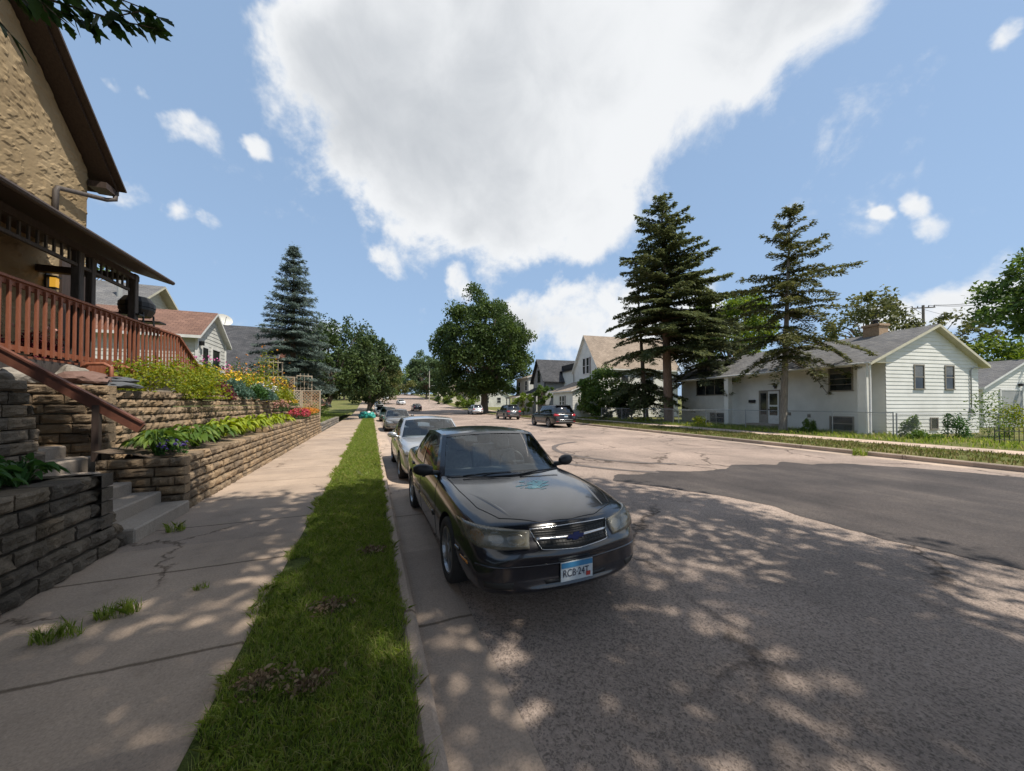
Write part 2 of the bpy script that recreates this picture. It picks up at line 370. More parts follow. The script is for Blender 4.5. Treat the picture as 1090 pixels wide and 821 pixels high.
def lerp(a, b, t): return a+(b-a)*t
def interp(xs, ys, x):
    return float(np.interp(x, xs, ys))
def apply_mods(o):
    dg = bpy.context.evaluated_depsgraph_get(); dg.update()
    me = bpy.data.meshes.new_from_object(o.evaluated_get(dg)); old = o.data; o.modifiers.clear(); o.data = me
    bpy.data.meshes.remove(old); return o
def resample(poly, n):
    pts = [Vector(p) for p in poly]; d = [0]
    for a, b in zip(pts, pts[1:]): d.append(d[-1]+(b-a).length)
    out = []
    for k in range(n):
        t = d[-1]*k/(n-1)
        for i in range(len(pts)-1):
            if t <= d[i+1]+1e-9:
                s = (t-d[i])/max(1e-9, d[i+1]-d[i]); out.append(pts[i].lerp(pts[i+1], s)); break
    return out
class Car:
    """local frame: forward = -Y, x = to the viewer's right when facing the car's nose, z up, origin at ground under the middle."""
    def __init__(self, sp, root):
        self.sp = sp; self.root = root; self.L = sp['L']; self.body()
    def Y(self, xf): return xf-self.L/2          # xf: metres behind the front bumper
    def body(self):
        sp = self.sp; st = sp['stations']; rows = []
        W = sp['W']/2
        for (xf, w, b, zs, zt, k) in st:
            half = [(0, b), (.55*w, b), (.86*w, b+.01), (.965*w, b+.07), (1.0*w, lerp(b, zs, .38)), (1.0*w, lerp(b, zs, .62)), (.985*w, lerp(b, zs, .86)),
                    (.94*w, zs), (.86*w, lerp(zs, zt, .55)), (.6*w, lerp(zs, zt, .9)), (.3*w, zt), (0, zt)]
            full = [(x, z) for x, z in half]+[(-x, z) for x, z in half[-2:0:-1]]
            rows.append([(x, self.Y(xf)+k*(abs(x)/W)**2.2, z) for x, z in full])
        n = len(rows[0]); me = bpy.data.meshes.new('body'); vs_ = [p for r in rows for p in r]; fs = []
        for i in range(len(rows)-1):
            for j in range(n): fs.append((i*n+j, i*n+(j+1) % n, (i+1)*n+(j+1) % n, (i+1)*n+j))
        def cap(i0, row, flip):
            c = {1: i0, 10: i0+11}
            for k in range(2, 10):
                c[k] = len(vs_); vs_.append((0, row[11][1], row[k][2]))
            for k in range(1, 10):
                for q in ((i0+k, i0+k+1, c[k+1], c[k]), (c[k], c[k+1], i0+n-k-1, i0+n-k)): fs.append(q if flip else q[::-1])
        cap(0, rows[0], True); cap((len(rows)-1)*n, rows[-1], False)
        me.from_pydata(vs_, [], fs)
        bm = bmesh.new(); bm.from_mesh(me); bmesh.ops.recalc_face_normals(bm, faces=bm.faces[:]); bm.to_mesh(me); bm.free()
        o = bpy.data.objects.new('body', me); COL.objects.link(o)
        ca = me.attributes.new('crease_edge', 'FLOAT', 'EDGE')
        for e in me.edges:
            a, b = sorted(e.vertices)
            if b-a == n and a//n > 6 and b < n*len(rows) and a % n in (3, 7, 15, 19): ca.data[e.index].value = .55
        me.materials.append(sp['paint']); me.materials.append(MT['plastic']); me.materials.append(MT['dash'])
        s = o.modifiers.new('s', 'SUBSURF'); s.levels = sp.get('sub', 2); s.render_levels = s.levels
        apply_mods(o)
        self.bvh = BVHTree.FromPolygons([v.co.copy() for v in o.data.vertices], [tuple(p.vertices) for p in o.data.polygons])
        # wheel wells and cabin hollow
        cut = MB()
        for xf in sp['axles']:
            for s_ in (-1, 1):
                cut.m = 1
                ang = [math.pi*k/20 for k in range(21)]
                r = sp['R']+sp.get('gap', .045); y = self.Y(xf); zc = sp['R']+.005
                prof = [(s_*(W-.30), y+r*math.cos(a), zc+r*math.sin(a)) for a in ang]+[(s_*(W-.30), y-r, -.2), (s_*(W-.30), y+r, -.2)]
                cut.prism(prof, (s_*.6, 0, 0))
        cut.m = 2
        c0, c1, cz, cw = sp['tub']
        cut.add([(-cw, self.Y(c0), .42), (cw, self.Y(c0), .42), (cw, self.Y(c1), .42), (-cw, self.Y(c1), .42),
                 (-cw, self.Y(c0)-.0, 2), (cw, self.Y(c0), 2), (cw, self.Y(c1), 2), (-cw, self.Y(c1), 2)],
                [(0, 3, 2, 1), (4, 5, 6, 7), (0, 1, 5, 4), (1, 2, 6, 5), (2, 3, 7, 6), (3, 0, 4, 7)])
        co = cut.build('cutter', [sp['paint'], MT['plastic'], MT['dash']], local=True)
        md = o.modifiers.new('b', 'BOOLEAN'); md.operation = 'DIFFERENCE'; md.object = co; md.solver = 'EXACT'
        try: md.material_mode = 'TRANSFER'
        except Exception: pass
        apply_mods(o)
        cme = co.data; bpy.data.objects.remove(co); bpy.data.meshes.remove(cme)
        me = o.data
        me.polygons.foreach_set('use_smooth', np.ones(len(me.polygons), dtype=bool))
        try: me.set_sharp_from_angle(angle=R_(38))
        except Exception: pass
        o.parent = self.root; self.o = o
    def hit(self, p, d):
        r = self.bvh.ray_cast(Vector(p), Vector(d))
        if r[0] is None:
            r = self.bvh.find_nearest(Vector(p)); return r[0], r[1]
        return r[0], r[1]
    def shoot(self, kind, a, b, s=1):
        """front/rear: (a,b)=(x,z); side: (a,b)=(xf,z); top: (x,xf)"""
        if kind == 'front': return self.hit((a, -6, b), (0, 1, 0))
        if kind == 'rear': return self.hit((a, 6, b), (0, -1, 0))
        if kind == 'side': return self.hit((s*3, self.Y(a), b), (-s, 0, 0))
        if kind == 'top': return self.hit((a, self.Y(b), 3), (0, 0, -1))
    def patch(self, name, kind, bot, top, m, n=10, rows=5, off=.006, s=1, parent=None, puff=0.0):
        B = resample([(p[0], p[1], 0) for p in bot], n); T = resample([(p[0], p[1], 0) for p in top], n); mb = MB()
        pts = []
        for j in range(-1, rows+1):
            t = max(0, min(rows-1, j))/(rows-1); row = []
            for i in range(-1, n+1):
                ii = max(0, min(n-1, i)); q = B[ii].lerp(T[ii], t); h, nn = self.shoot(kind, q.x, q.y, s)
                rim = j in (-1, rows) or i in (-1, n)
                e = -.02 if rim else off+puff*math.sin(math.pi*t)*math.sin(math.pi*ii/(n-1))
                row.append(h+nn*e)
            pts.append(row)
        mb.grid(pts); return mb.build(name, m, parent or self.root, smooth=True, local=True)
    def line(self, mb, kind, pts, r=.004, s=1, n=24, off=0.0):
        P = resample([(p[0], p[1], 0) for p in pts], n); out = []
        for q in P:
            h, nn = self.shoot(kind, q.x, q.y, s); out.append(h+nn*off)
        mb.tube(out, r, 5); return mb
    # ---- greenhouse
    def greenhouse(self):
        sp = self.sp; g = sp['gh']; Y = self.Y; pm = sp['paint']
        def curve(c, e, zc, ze, xw, n):           # arc from -x to x: centre (xf c, z zc), corner (xf e, z ze)
            return [Vector((xw*t, Y(lerp(c, e, abs(t)**2)), lerp(zc, ze, t*t))) for t in np.linspace(-1, 1, n)]
        def patchgrid(bot, top, bulge, nrm, m):
            rows = []
            for t in np.linspace(0, 1, m) if isinstance(m, int) else m:
                r = []
                for i, (a, b) in enumerate(zip(bot, top)):
                    s = i/(len(bot)-1); r.append(a.lerp(b, t)+Vector(nrm)*(bulge*4*t*(1-t)*math.sqrt(max(0, math.sin(math.pi*s)))))
                rows.append(r)
            return rows
        def split(rows, us, ts, glass_cells, nm_frame, nm_glass, gm, sub=None):
            pass
        def panel(bot, top, us, ts, cells, bulge, nrm, glass_mat):
            """us/ts: breakpoints; cells: dict (i,j)->glass name; everything else is bodywork"""
            NU = []; cu = []
            for a, b, i in zip(us, us[1:], range(99)):
                k = max(1, int(round((b-a)*14)))
                for q in range(k): NU.append(a+(b-a)*q/k); cu.append(i)
            NU.append(us[-1]); NT = []; ct = []
            for a, b, j in zip(ts, ts[1:], range(99)):
                k = max(1, int(round((b-a)*6)))
                for q in range(k): NT.append(a+(b-a)*q/k); ct.append(j)
            NT.append(ts[-1])
            Bq = resample(bot, 200); Tq = resample(top, 200)
            def P(u, t, inset=0):
                i = u*199; i0 = min(198, int(i)); fu = i-i0
                a = Bq[i0].lerp(Bq[i0+1], fu); b = Tq[i0].lerp(Tq[i0+1], fu)
                return a.lerp(b, t)+Vector(nrm)*(bulge*4*t*(1-t)*math.sqrt(max(0, math.sin(math.pi*u)))-inset)
            fr = MB(); gl = {}
            for i in range(len(NU)-1):
                for j in range(len(NT)-1):
                    key = (cu[i], ct[j]); nm = cells.get(key)
                    tgt = fr if nm is None else gl.setdefault(nm, MB()); ins = 0 if nm is None else .006
                    tgt.quad(P(NU[i], NT[j], ins), P(NU[i+1], NT[j], ins), P(NU[i+1], NT[j+1], ins), P(NU[i], NT[j+1], ins))
            return fr, gl
        def weld(o, d=.0008):
            bm = bmesh.new(); bm.from_mesh(o.data); bmesh.ops.remove_doubles(bm, verts=bm.verts[:], dist=d)
            bmesh.ops.recalc_face_normals(bm, faces=bm.faces[:]); bm.to_mesh(o.data); bm.free()
        ws_b = curve(g['cowl'][0], g['cowl'][1], g['cowl'][2], g['cowl'][3], g['xb0'], 25)
        ws_t = curve(g['rf'][0], g['rf'][1], g['rf'][2], g['rf'][3], g['xr'], 25)
        bl_t = curve(g['rr'][0], g['rr'][1], g['rr'][2], g['rr'][3], g['xr'], 25)
        bl_b = curve(g['rb'][0], g['rb'][1], g['rb'][2], g['rb'][3], g['xb1'], 25)
        frame = MB()
        def merge(mb): frame.add(mb.v, mb.f)
        a, gl = panel(ws_b, ws_t, [0, .04, .96, 1], [0, .03, .93, 1], {(1, 1): 'windshield'}, .035, (0, -.6, .8), None)
        merge(a); glasses = [(nm, mb, sp['glass_front']) for nm, mb in gl.items()]
        a, gl = panel(bl_b, bl_t, [0, .07, .93, 1], [0, .10, .9, 1], {(1, 1): 'rear_window'}, .03, (0, .6, .8), None)
        merge(a); glasses += [(nm, mb, sp['glass_rear']) for nm, mb in gl.items()]
        # roof
        rows = []; crown = g['crown']
        for u in np.linspace(0, 1, 13):
            r = []
            for i in range(25):
                p = ws_t[i].lerp(bl_t[i], u); t = (i/12.0-1); p.z += crown*math.sin(math.pi*u)**.8*(1-.35*t*t); r.append(p)
            rows.append(r)
        frame.grid(rows)
        for s in (-1, 1):
            bi = 0 if s < 0 else -1
            bp = [Vector((s*lerp(g['xb0'], g['xbm'], min(1, 6*q)) if q < .5 else s*lerp(g['xbm'], g['xb1'], max(0, 6*q-5)), lerp(ws_b[bi].y, bl_b[bi].y, q), lerp(ws_b[bi].z, bl_b[bi].z, q)-.035*min(1, 8*q, 8*(1-q)))) for q in np.linspace(0, 1, 25)]
            tp = [r[bi] for r in rows]
            a, gl = panel(bp, tp, g['us'], [0, .05, .92, 1], {(i, 1): nm for i, nm in g['side'].items()}, g.get('bulge', .035), (s, 0, .15), None)
            merge(a); glasses += [(nm, mb, sp['glass_side']) for nm, mb in gl.items()]
        o = frame.build('roof', pm, self.root, smooth=True, local=True); weld(o)
        try: o.data.set_sharp_from_angle(angle=R_(40))
        except Exception: pass
        for nm, mb, gm in glasses:
            q = mb.build(nm, gm, self.root, smooth=True, local=True); weld(q)
    def wheels(self):
        sp = self.sp; R = sp['R']; W = sp['W']/2
        for xf in sp['axles']:
            for s in (-1, 1):
                cx = s*(W-.115); c = (cx, self.Y(xf), R)
                w = MB().lathe([(R*.66, -.10*s), (R*.66, .06*s), (R*.3, .055*s), (0.001, .05*s)], c, 'x', 24).build('wheel', MT['plastic'], self.root, smooth=False, local=True)
                MB().lathe([(R*.70, -.105*s), (R*.93, -.11*s), (R*.99, -.085*s), (R, -.03*s), (R, .03*s), (R*.99, .085*s), (R*.93, .108*s), (R*.72, .10*s), (R*.69, .085*s)], c, 'x', 36).build('tyre', MT['tyre'], w, smooth=True, local=True)
                rm = MB().lathe([(R*.70, .098*s), (R*.66, .10*s), (R*.635, .07*s), (R*.62, -.05*s)], c, 'x', 36)
                k = sp.get('spokes', 6)
                for q in range(k):
                    a = 2*math.pi*q/k+.3; d = Vector((0, math.cos(a), math.sin(a))); t = Vector((0, -math.sin(a), math.cos(a))); C = Vector(c)
                    x0 = Vector((.085*s, 0, 0)); p = [C+x0+Vector((.005*s, 0, 0))+d*R*.1+t*R*.11, C+x0+d*R*.65+t*R*.075, C+x0+d*R*.65-t*R*.075, C+x0+Vector((.005*s, 0, 0))+d*R*.1-t*R*.11]
                    rm.prism(p, (-.025*s, 0, 0))
                rm.lathe([(R*.2, .07*s), (R*.19, .098*s), (R*.1, .104*s), (.001, .105*s)], c, 'x', 16)
                rm.build('rim', sp.get('rimmat', MT['alloy']), w, smooth=False, local=True)
    def mirrors(self):
        sp = self.sp; xf, x, z = sp['mirror']
        for s in (-1, 1):
            rows = []
            for t in np.linspace(0, 1, 9):
                r = []
                e = math.sin(math.pi*min(1, max(0, .08+.88*t)))**.5
                for k in range(12):
                    a = 2*math.pi*k/12
                    ca, sa = math.copysign(abs(math.cos(a))**.7, math.cos(a)), math.copysign(abs(math.sin(a))**.7, math.sin(a))
                    r.append((s*(x+.02+.23*t), self.Y(xf)+.075*e*ca+.05*t, z+.075*e*sa+.01*t))
                rows.append(r)
            mb = MB().grid(rows, True); mb.poly(rows[0]); mb.poly(rows[-1])
            mb.bar((s*(x-.06), self.Y(xf)+.02, z-.045), (s*(x+.1), self.Y(xf)+.02, z-.03), .09, .045)
            mb.build('wing_mirror', sp.get('mirmat', sp['paint']), self.root, smooth=True, local=True)
    def interior(self, seats=True):
        sp = self.sp; g = sp['gh']; zb = g['cowl'][2]
        c0 = g['cowl'][1]; W = sp['W']/2
        d = MB(); d.box((-W*.78, self.Y(c0+.02), .5), (W*.78, self.Y(c0+.42), zb-.03), .04)
        d.build('dashboard', MT['dash'], self.root, local=True)
        if not seats: return
        for xf in sp['seats']:
            for x in (-.37, .37):
                s = MB(); y = self.Y(xf)
                s.box((x-.24, y-.45, .45), (x+.24, y+.05, .60), .05)
                s.add([(x-.23, y, .55), (x+.23, y, .55), (x+.2, y+.2, 1.08), (x-.2, y+.2, 1.08), (x-.23, y+.12, .55), (x+.23, y+.12, .55), (x+.2, y+.3, 1.08), (x-.2, y+.3, 1.08)],
                      [(0, 1, 2, 3), (7, 6, 5, 4), (0, 3, 7, 4), (1, 5, 6, 2), (3, 2, 6, 7), (0, 4, 5, 1)])
                s.box((x-.13, y+.2, 1.1), (x+.13, y+.29, 1.28), .03)
                s.build('car_seat', MT['seat'], self.root, local=True)
        # steering wheel on the driver's side (viewer's right when facing the nose)
        c = Vector((.37, self.Y(c0+.55), zb-.02)); pts = []
        for k in range(25):
            a = 2*math.pi*k/24; pts.append(c+Vector((.185*math.cos(a), .06*math.sin(a), .17*math.sin(a))))
        st = MB().tube(pts, .016, 6); st.bar(c+Vector((-.18, 0, 0)), c+Vector((.18, 0, 0)), .05, .03); st.tube([c, c+Vector((0, -.2, -.06))], .03, 6)
        st.build('steering_wheel', sp.get('swmat', MT['seat']), self.root, smooth=True, local=True)
    def plate(self, kind, x, z, w=.305, h=.152, front_text=None, tilt=0):
        p, n = self.shoot(kind, x, z); s = -1 if kind == 'front' else 1
        y = p.y+s*.012
        pl = MB().box((x-w/2, y-.004, z-h/2), (x+w/2, y+.004, z+h/2)).build('license_plate', MT['plate_white'], self.root, local=True)
        yy = y+s*.0075
        MB().box((x-w/2+.004, min(yy, yy+s*.001), z+h*.2), (x+w/2-.004, max(yy, yy+s*.001), z+h/2-.004)).build('plate_band', MT['plate_blue'], pl, local=True)
        if front_text:
            V, Fs = text_mesh(front_text, .088); mb = MB(); mb.add([(x-.012+v.x*s*-1*.8, yy+s*.001*(1 if v.z > 0 else 0), z-.016+v.y) for v in V], Fs)
            mb.build('lettering', MT['plate_ink'], pl, local=True)
            MB().box((x+.09, min(yy, yy+s*.0025), z-.062), (x+.132, max(yy, yy+s*.0025), z-.028)).build('sticker', MT['plate_red'], pl, local=True)
        return pl
    def doors(self, lines, handles, s_list=(-1, 1), molding=None):
        for s in s_list:
            for ln in lines:
                self.line(MB(), 'side', ln, .0045, s, 18, -.001).build('door_seam', MT['plastic'], self.root, local=True)
            for xf, z in handles:
                self.patch('door_handle', 'side', [(xf-.09, z-.016), (xf+.09, z-.016)], [(xf-.09, z+.016), (xf+.09, z+.016)], self.sp.get('handlemat', self.sp['paint']), 6, 3, .022, s)
            if molding:
                for x0, x1, z0, z1 in molding:
                    self.patch('side_moulding', 'side', [(x0, z0), (x1, z0)], [(x0, z1), (x1, z1)], self.sp['paint'], 12, 3, .012, s)
P_BLACK = carpaint('faded_black_paint', (0.007, 0.0075, 0.013), 0.20, dust=.06)
P_SILVER = carpaint('silver_paint', (0.46, 0.47, 0.48), 0.28, metal=.65, dust=.1)
P_GREY = carpaint('pewter_paint', (0.17, 0.165, 0.155), 0.28, metal=.5, dust=.1)
P_DKGREEN = carpaint('dark_green_paint', (0.012, 0.03, 0.032), 0.25, dust=.1)
P_SUVBLK = carpaint('glossy_black_paint', (0.008, 0.009, 0.011), 0.18, dust=.06)
P_WHITE = carpaint('white_paint', (0.68, 0.69, 0.70), 0.3, dust=.05)
P_PALE = carpaint('pale_silver_paint', (0.56, 0.58, 0.60), 0.28, metal=.4, dust=.1)
P_CHAR = carpaint('charcoal_paint', (0.03, 0.031, 0.035), 0.25, dust=.08)

SED_ST = [  # xf, half width, bottom, shoulder z, centre-top z, sweep back at the corners
 (0.00, .66, .29, .48, .53, .25), (0.02, .745, .25, .52, .60, .25), (0.07, .82, .22, .575, .65, .25), (0.10, .84, .205, .60, .69, .25), (0.125, .85, .20, .655, .765, .24),
 (0.19, .865, .185, .725, .805, .22), (0.35, .885, .18, .765, .84, .17), (0.60, .905, .18, .81, .88, .10), (0.95, .92, .18, .85, .915, .05),
 (1.30, .925, .18, .875, .945, 0), (1.60, .927, .18, .90, .965, 0), (2.2, .927, .18, .915, .97, 0), (3.0, .927, .18, .93, .98, 0), (3.7, .925, .18, .945, .99, 0),
 (4.1, .92, .19, .955, 1.0, 0), (4.5, .91, .20, .955, 1.01, -.02), (4.82, .885, .23, .93, 1.0, -.08), (4.95, .86, .26, .86, .93, -.16), (5.03, .82, .30, .72, .76, -.22), (5.07, .74, .35, .58, .62, -.24)]
SED_GH = dict(cowl=(1.36, 1.80, .965, .915), rf=(2.26, 2.36, 1.425, 1.38), rr=(3.42, 3.40, 1.43, 1.385), rb=(4.22, 4.02, 1.0, .955), xb0=.845, xbm=.885, xb1=.84, xr=.685, crown=.035,
              us=[0, .045, .43, .475, .86, 1], side={1: 'front_window', 3: 'rear_side_window'}, bulge=.04)
def stretch(st, L0, L1, w=1, h=1):
    k = L1/L0; return [(a*k, b*w, c, d*h, e*h, f) for a, b, c, d, e, f in st]
def gstretch(g, k, w=1, h=1, dz=0):
    o = dict(g)
    for n in ('cowl', 'rf', 'rr', 'rb'): a = g[n]; o[n] = (a[0]*k, a[1]*k, a[2]*h+dz, a[3]*h+dz)
    for n in ('xb0', 'xbm', 'xb1', 'xr'): o[n] = g[n]*w
    return o
def sedan_spec(paint, L=5.08, W=1.854, **kw):
    k = L/5.08; w = W/1.854
    sp = dict(L=L, W=W, R=.325, axles=(1.05*k, 3.86*k), stations=stretch(SED_ST, 5.08, L, w), paint=paint, tub=(1.62*k, 4.0*k, 1, .77*w), gh=gstretch(SED_GH, k, w),
              glass_front=MT['glass'], glass_rear=MT['glass'], glass_side=MT['glass'], mirror=(1.86*k, .89*w, 1.0), seats=(2.55*k, 3.45*k), spokes=6)
    sp.update(kw); return sp

def build_black_sedan():
    root = thing('parked_car', 'dusty black sedan with hazy headlights and peeling teal paint on its hood', 'car', (1.61, 2.60+2.54, 0), R_(1.2), 'cars parked along the left kerb')
    c = Car(sedan_spec(P_BLACK, mirmat=MT['plastic']), root)
    c.greenhouse(); c.wheels(); c.mirrors(); c.interior()
    for s in (-1, 1):
        c.patch('headlight', 'front', [(s*.43, .612), (s*.63, .605), (s*.80, .612), (s*.875, .65)], [(s*.40, .735), (s*.62, .752), (s*.80, .762), (s*.88, .755)], MT['lamp_bowl'], 14, 6, .002)
        hl = c.patch('headlight_lens', 'front', [(s*.43, .612), (s*.63, .605), (s*.80, .612), (s*.875, .65)], [(s*.40, .735), (s*.62, .752), (s*.80, .762), (s*.88, .755)], MT['lamp'], 16, 7, .020, puff=.012)
        for cx, cz, rx, rz, mm in ((.52, .675, .075, .046, 'reflector'), (.675, .682, .06, .05, 'reflector'), (.80, .69, .042, .045, 'amber_lens')):
            up_ = [(s*(cx+rx*math.cos(a)), cz+rz*math.sin(a)) for a in np.linspace(math.pi, 0, 13)]; lo_ = [(s*(cx+rx*math.cos(a)), cz-rz*math.sin(a)) for a in np.linspace(math.pi, 0, 13)]
            c.patch('reflector_bowl', 'front', lo_, up_, MT[mm], 13, 5, .008, puff=-.004)
        c.patch('fog_lamp', 'front', [(s*.58, .30), (s*.78, .30)], [(s*.565, .352), (s*.79, .355)], MT['grey_plastic'], 10, 4, .002)
        c.patch('side_marker', 'side', [(.42, .43), (.60, .43)], [(.42, .455), (.60, .455)], MT['amber_lens'], 6, 3, .004, s)
        c.patch('tail_light', 'rear', [(s*.5, .72), (s*.84, .72)], [(s*.5, .86), (s*.84, .86)], MT['red_lens'], 8, 4, .006)
    gr = c.patch('grille', 'front', [(-.33, 0.605), (0, 0.585), (.33, 0.605)], [(-.395, 0.740), (0, 0.745), (.395, 0.740)], MT['plastic'], 16, 6, .003)
    mb = MB(); outl = [(-.33, 0.600), (-.39, 0.740), (-.2, 0.748), (0, 0.750), (.2, 0.748), (.39, 0.740), (.33, 0.600), (0, 0.580), (-.33, 0.600)]
    c.line(mb, 'front', [(-.395, 0.740), (-.33, 0.600), (0, 0.580), (.33, 0.600), (.395, 0.740)], .0045, n=40, off=.006)
    c.line(mb, 'front', [(-.40, 0.744), (0, 0.752), (.40, 0.744)], .005, n=24, off=.004)
    mb.build('grille_surround', MT['chrome'], gr, smooth=True, local=True)
    c.patch('grille_bar', 'front', [(-.365, 0.662), (0, 0.652), (.365, 0.662)], [(-.37, 0.678), (0, 0.671), (.37, 0.678)], MT['chrome'], 16, 3, .016, parent=gr)
    mb = MB()
    for z in (0.618, 0.638, 0.702, 0.720, 0.736): c.line(mb, 'front', [(-.35-(z-0.620)*.35, z), (0, z-.01), (.35+(z-0.620)*.35, z)], .0045, n=22, off=.006)
    for q in range(-11, 12): c.line(mb, 'front', [(q*.032, 0.602), (q*.033, 0.740)], .0028, n=6, off=.004)
    mb.build('grille_mesh', MT['grey_plastic'], gr, smooth=True, local=True)
    # emblem: a flat cross-shaped badge (long bar, slanted block)
    p, n = c.shoot('front', 0, 0.670); y = p.y-.026
    em = MB().prism([(-.085, y, 0.657), (-.03, y, 0.657), (-.035, y, 0.640), (.022, y, 0.640), (.03, y, 0.657), (.075, y, 0.657), (.085, y, 0.688), (.03, y, 0.688), (.035, y, 0.704), (-.022, y, 0.704), (-.03, y, 0.688), (-.075, y, 0.688)], (0, -.008, 0))
    em.build('emblem', MT['emblem_blue'], gr, local=True)
    # bumper ledge, lower intake, plate
    mb = MB(); c.line(mb, 'front', [(-.88, .475), (-.5, .475), (0, .47), (.5, .475), (.88, .475)], .011, n=40, off=-.003)
    mb.build('bumper_strip', P_BLACK, root, smooth=True, local=True)
    c.patch('air_intake', 'front', [(-.30, .315), (.30, .315)], [(-.31, .345), (.31, .345)], MT['plastic'], 12, 3, .001)
    c.plate('front', -.01, .395, .32, .16, front_text='RCB\u00b724T')
    c.doors([[(1.72, .90), (1.62, .60), (1.66, .24)], [(2.78, .93), (2.80, .5), (2.78, .24)], [(3.86, .945), (3.72, .7), (3.45, .4), (3.40, .24)], [(1.7, .25), (3.4, .25)]],
            [(2.62, .80), (3.68, .815)], molding=[(1.72, 2.74, .485, .53), (2.82, 3.38, .485, .53), (.62, .72, .47, .5)])
    # hood: shut lines, two crease ridges and the wipers
    mb = MB()
    for s in (-1, 1):
        c.line(mb, 'top', [(s*.78, 1.62), (s*.765, 1.1), (s*.72, .62), (s*.60, .36)], .005, n=30)
    c.line(mb, 'top', [(-.60, .36), (-.3, .195), (0, .165), (.3, .195), (.60, .36)], .005, n=30)
    mb.build('hood_seam', MT['plastic'], root, smooth=True, local=True)
    for s in (-1, 1):
        hm = MB(); L_ = []
        for t in np.linspace(0, 1, 14):
            x = s*lerp(.70, .50, t**.8); xf = lerp(.98, .34, t); wd = .002+.028*math.sin(math.pi*min(1, .1+t*.75)); hgt = .013*math.sin(math.pi*min(1, .04+.9*t))
            a, na = c.shoot('top', x-wd*s*.9, xf); b, nb = c.shoot('top', x+s*wd*.15, xf); d, nd = c.shoot('top', x+s*wd*.9, xf)
            L_.append([a-Vector((0, 0, .002)), b+Vector((0, 0, hgt)), d-Vector((0, 0, .002))])
        hm.grid(L_)
        hm.build('hood_crease', P_BLACK, root, smooth=True, local=True)
    # flaking teal paint: a cluster of irregular flakes lying on the hood
    fl = MB(); rnd = random.Random(4)
    n = 46
    for i in range(n*2):
        for j in range(n):
            u = (i/(n*2)-.5)*2; v = (j/n-.5)*2
            x = .06+.23*u; xf = .98+.17*v+.03*u
            d = mnoise.noise(Vector((u*2.0+3, v*4.5, 1.7)))+.6*mnoise.noise(Vector((u*7, v*12, 5)))-.75*(u*u+v*v)**1.2+.33
            if d > .02:
                q = []
                for dx, dy in ((0, 0), (1, 0), (1, 1), (0, 1)):
                    h, nn = c.shoot('top', x+.23*2/(n*2)*dx, xf+.17*2/n*dy); q.append(h+Vector((0, 0, .0025)))
                fl.quad(*q)
    fl.build('flaked_paint', MT['teal'], root, local=True)
    wp = MB()
    for x0, x1, xf0, xf1 in ((-.62, -.05, 1.50, 1.40), (.05, .62, 1.345, 1.42)):
        a = Vector((x0, c.Y(xf0), .965)); b = Vector((x1, c.Y(xf1), .985)); wp.tube([a, a.lerp(b, .5)+Vector((0, 0, .012)), b], .009, 5)
    wp.build('wiper', MT['plastic'], root, smooth=True, local=True)
    # cowl strip and interior mirror
    c.patch('cowl_strip', 'top', [(-.74, 1.60), (-.4, 1.42), (0, 1.335), (.4, 1.42), (.74, 1.60)], [(-.74, 1.68), (-.4, 1.5), (0, 1.42), (.4, 1.5), (.74, 1.68)], MT['plastic'], 20, 3, .004)
    return root

def finish_sedan(c, dark_grille=True, rear_text=False):
    root = c.root; k = c.L/5.08; w = c.sp['W']/1.854
    for s in (-1, 1):
        c.patch('headlight', 'front', [(s*.50*w, .60), (s*.7*w, .605), (s*.86*w, .66)], [(s*.47*w, .66), (s*.7*w, .715), (s*.90*w, .79)], MT['lamp_clear'], 12, 5, .008)
        c.patch('tail_light', 'rear', [(s*.48*w, .74), (s*.84*w, .74)], [(s*.48*w, .88), (s*.84*w, .88)], MT['red_lens'], 8, 4, .006)
        c.patch('fog_lamp', 'front', [(s*.56*w, .30), (s*.78*w, .30)], [(s*.54*w, .38), (s*.80*w, .39)], MT['plastic'], 8, 4, .003)
    gr = c.patch('grille', 'front', [(-.30, .555), (0, .54), (.30, .555)], [(-.42, .675), (0, .69), (.42, .675)], MT['plastic'], 12, 4, .004)
    mb = MB()
    for z in (.57, .60, .63, .66): c.line(mb, 'front', [(-.33, z+.005), (0, z-.01), (.33, z+.005)], .006, n=16, off=.006)
    mb.build('grille_bar', MT['chrome'], gr, smooth=True, local=True)
    c.patch('air_intake', 'front', [(-.45, .27), (.45, .27)], [(-.40, .36), (.40, .36)], MT['plastic'], 10, 3, .003)
    c.plate('front', 0, .44); c.plate('rear', 0, .80)
    c.doors([[(1.72*k, .90), (1.62*k, .60), (1.66*k, .24)], [(2.78*k, .93), (2.80*k, .5), (2.78*k, .24)], [(3.86*k, .945), (3.72*k, .7), (3.45*k, .4), (3.40*k, .24)]], [(2.62*k, .80), (3.68*k, .815)])
def simple_sedan(label, paint, loc, rz=0, L=4.82, W=1.835, group='cars parked along the left kerb', glass=None, **kw):
    root = thing('parked_car', label, 'car', loc, rz, group)
    sp = sedan_spec(paint, L, W, **kw)
    if glass: sp['glass_front'] = sp['glass_rear'] = sp['glass_side'] = glass
    c = Car(sp, root); c.greenhouse(); c.wheels(); c.mirrors(); c.interior(); finish_sedan(c)
    return root
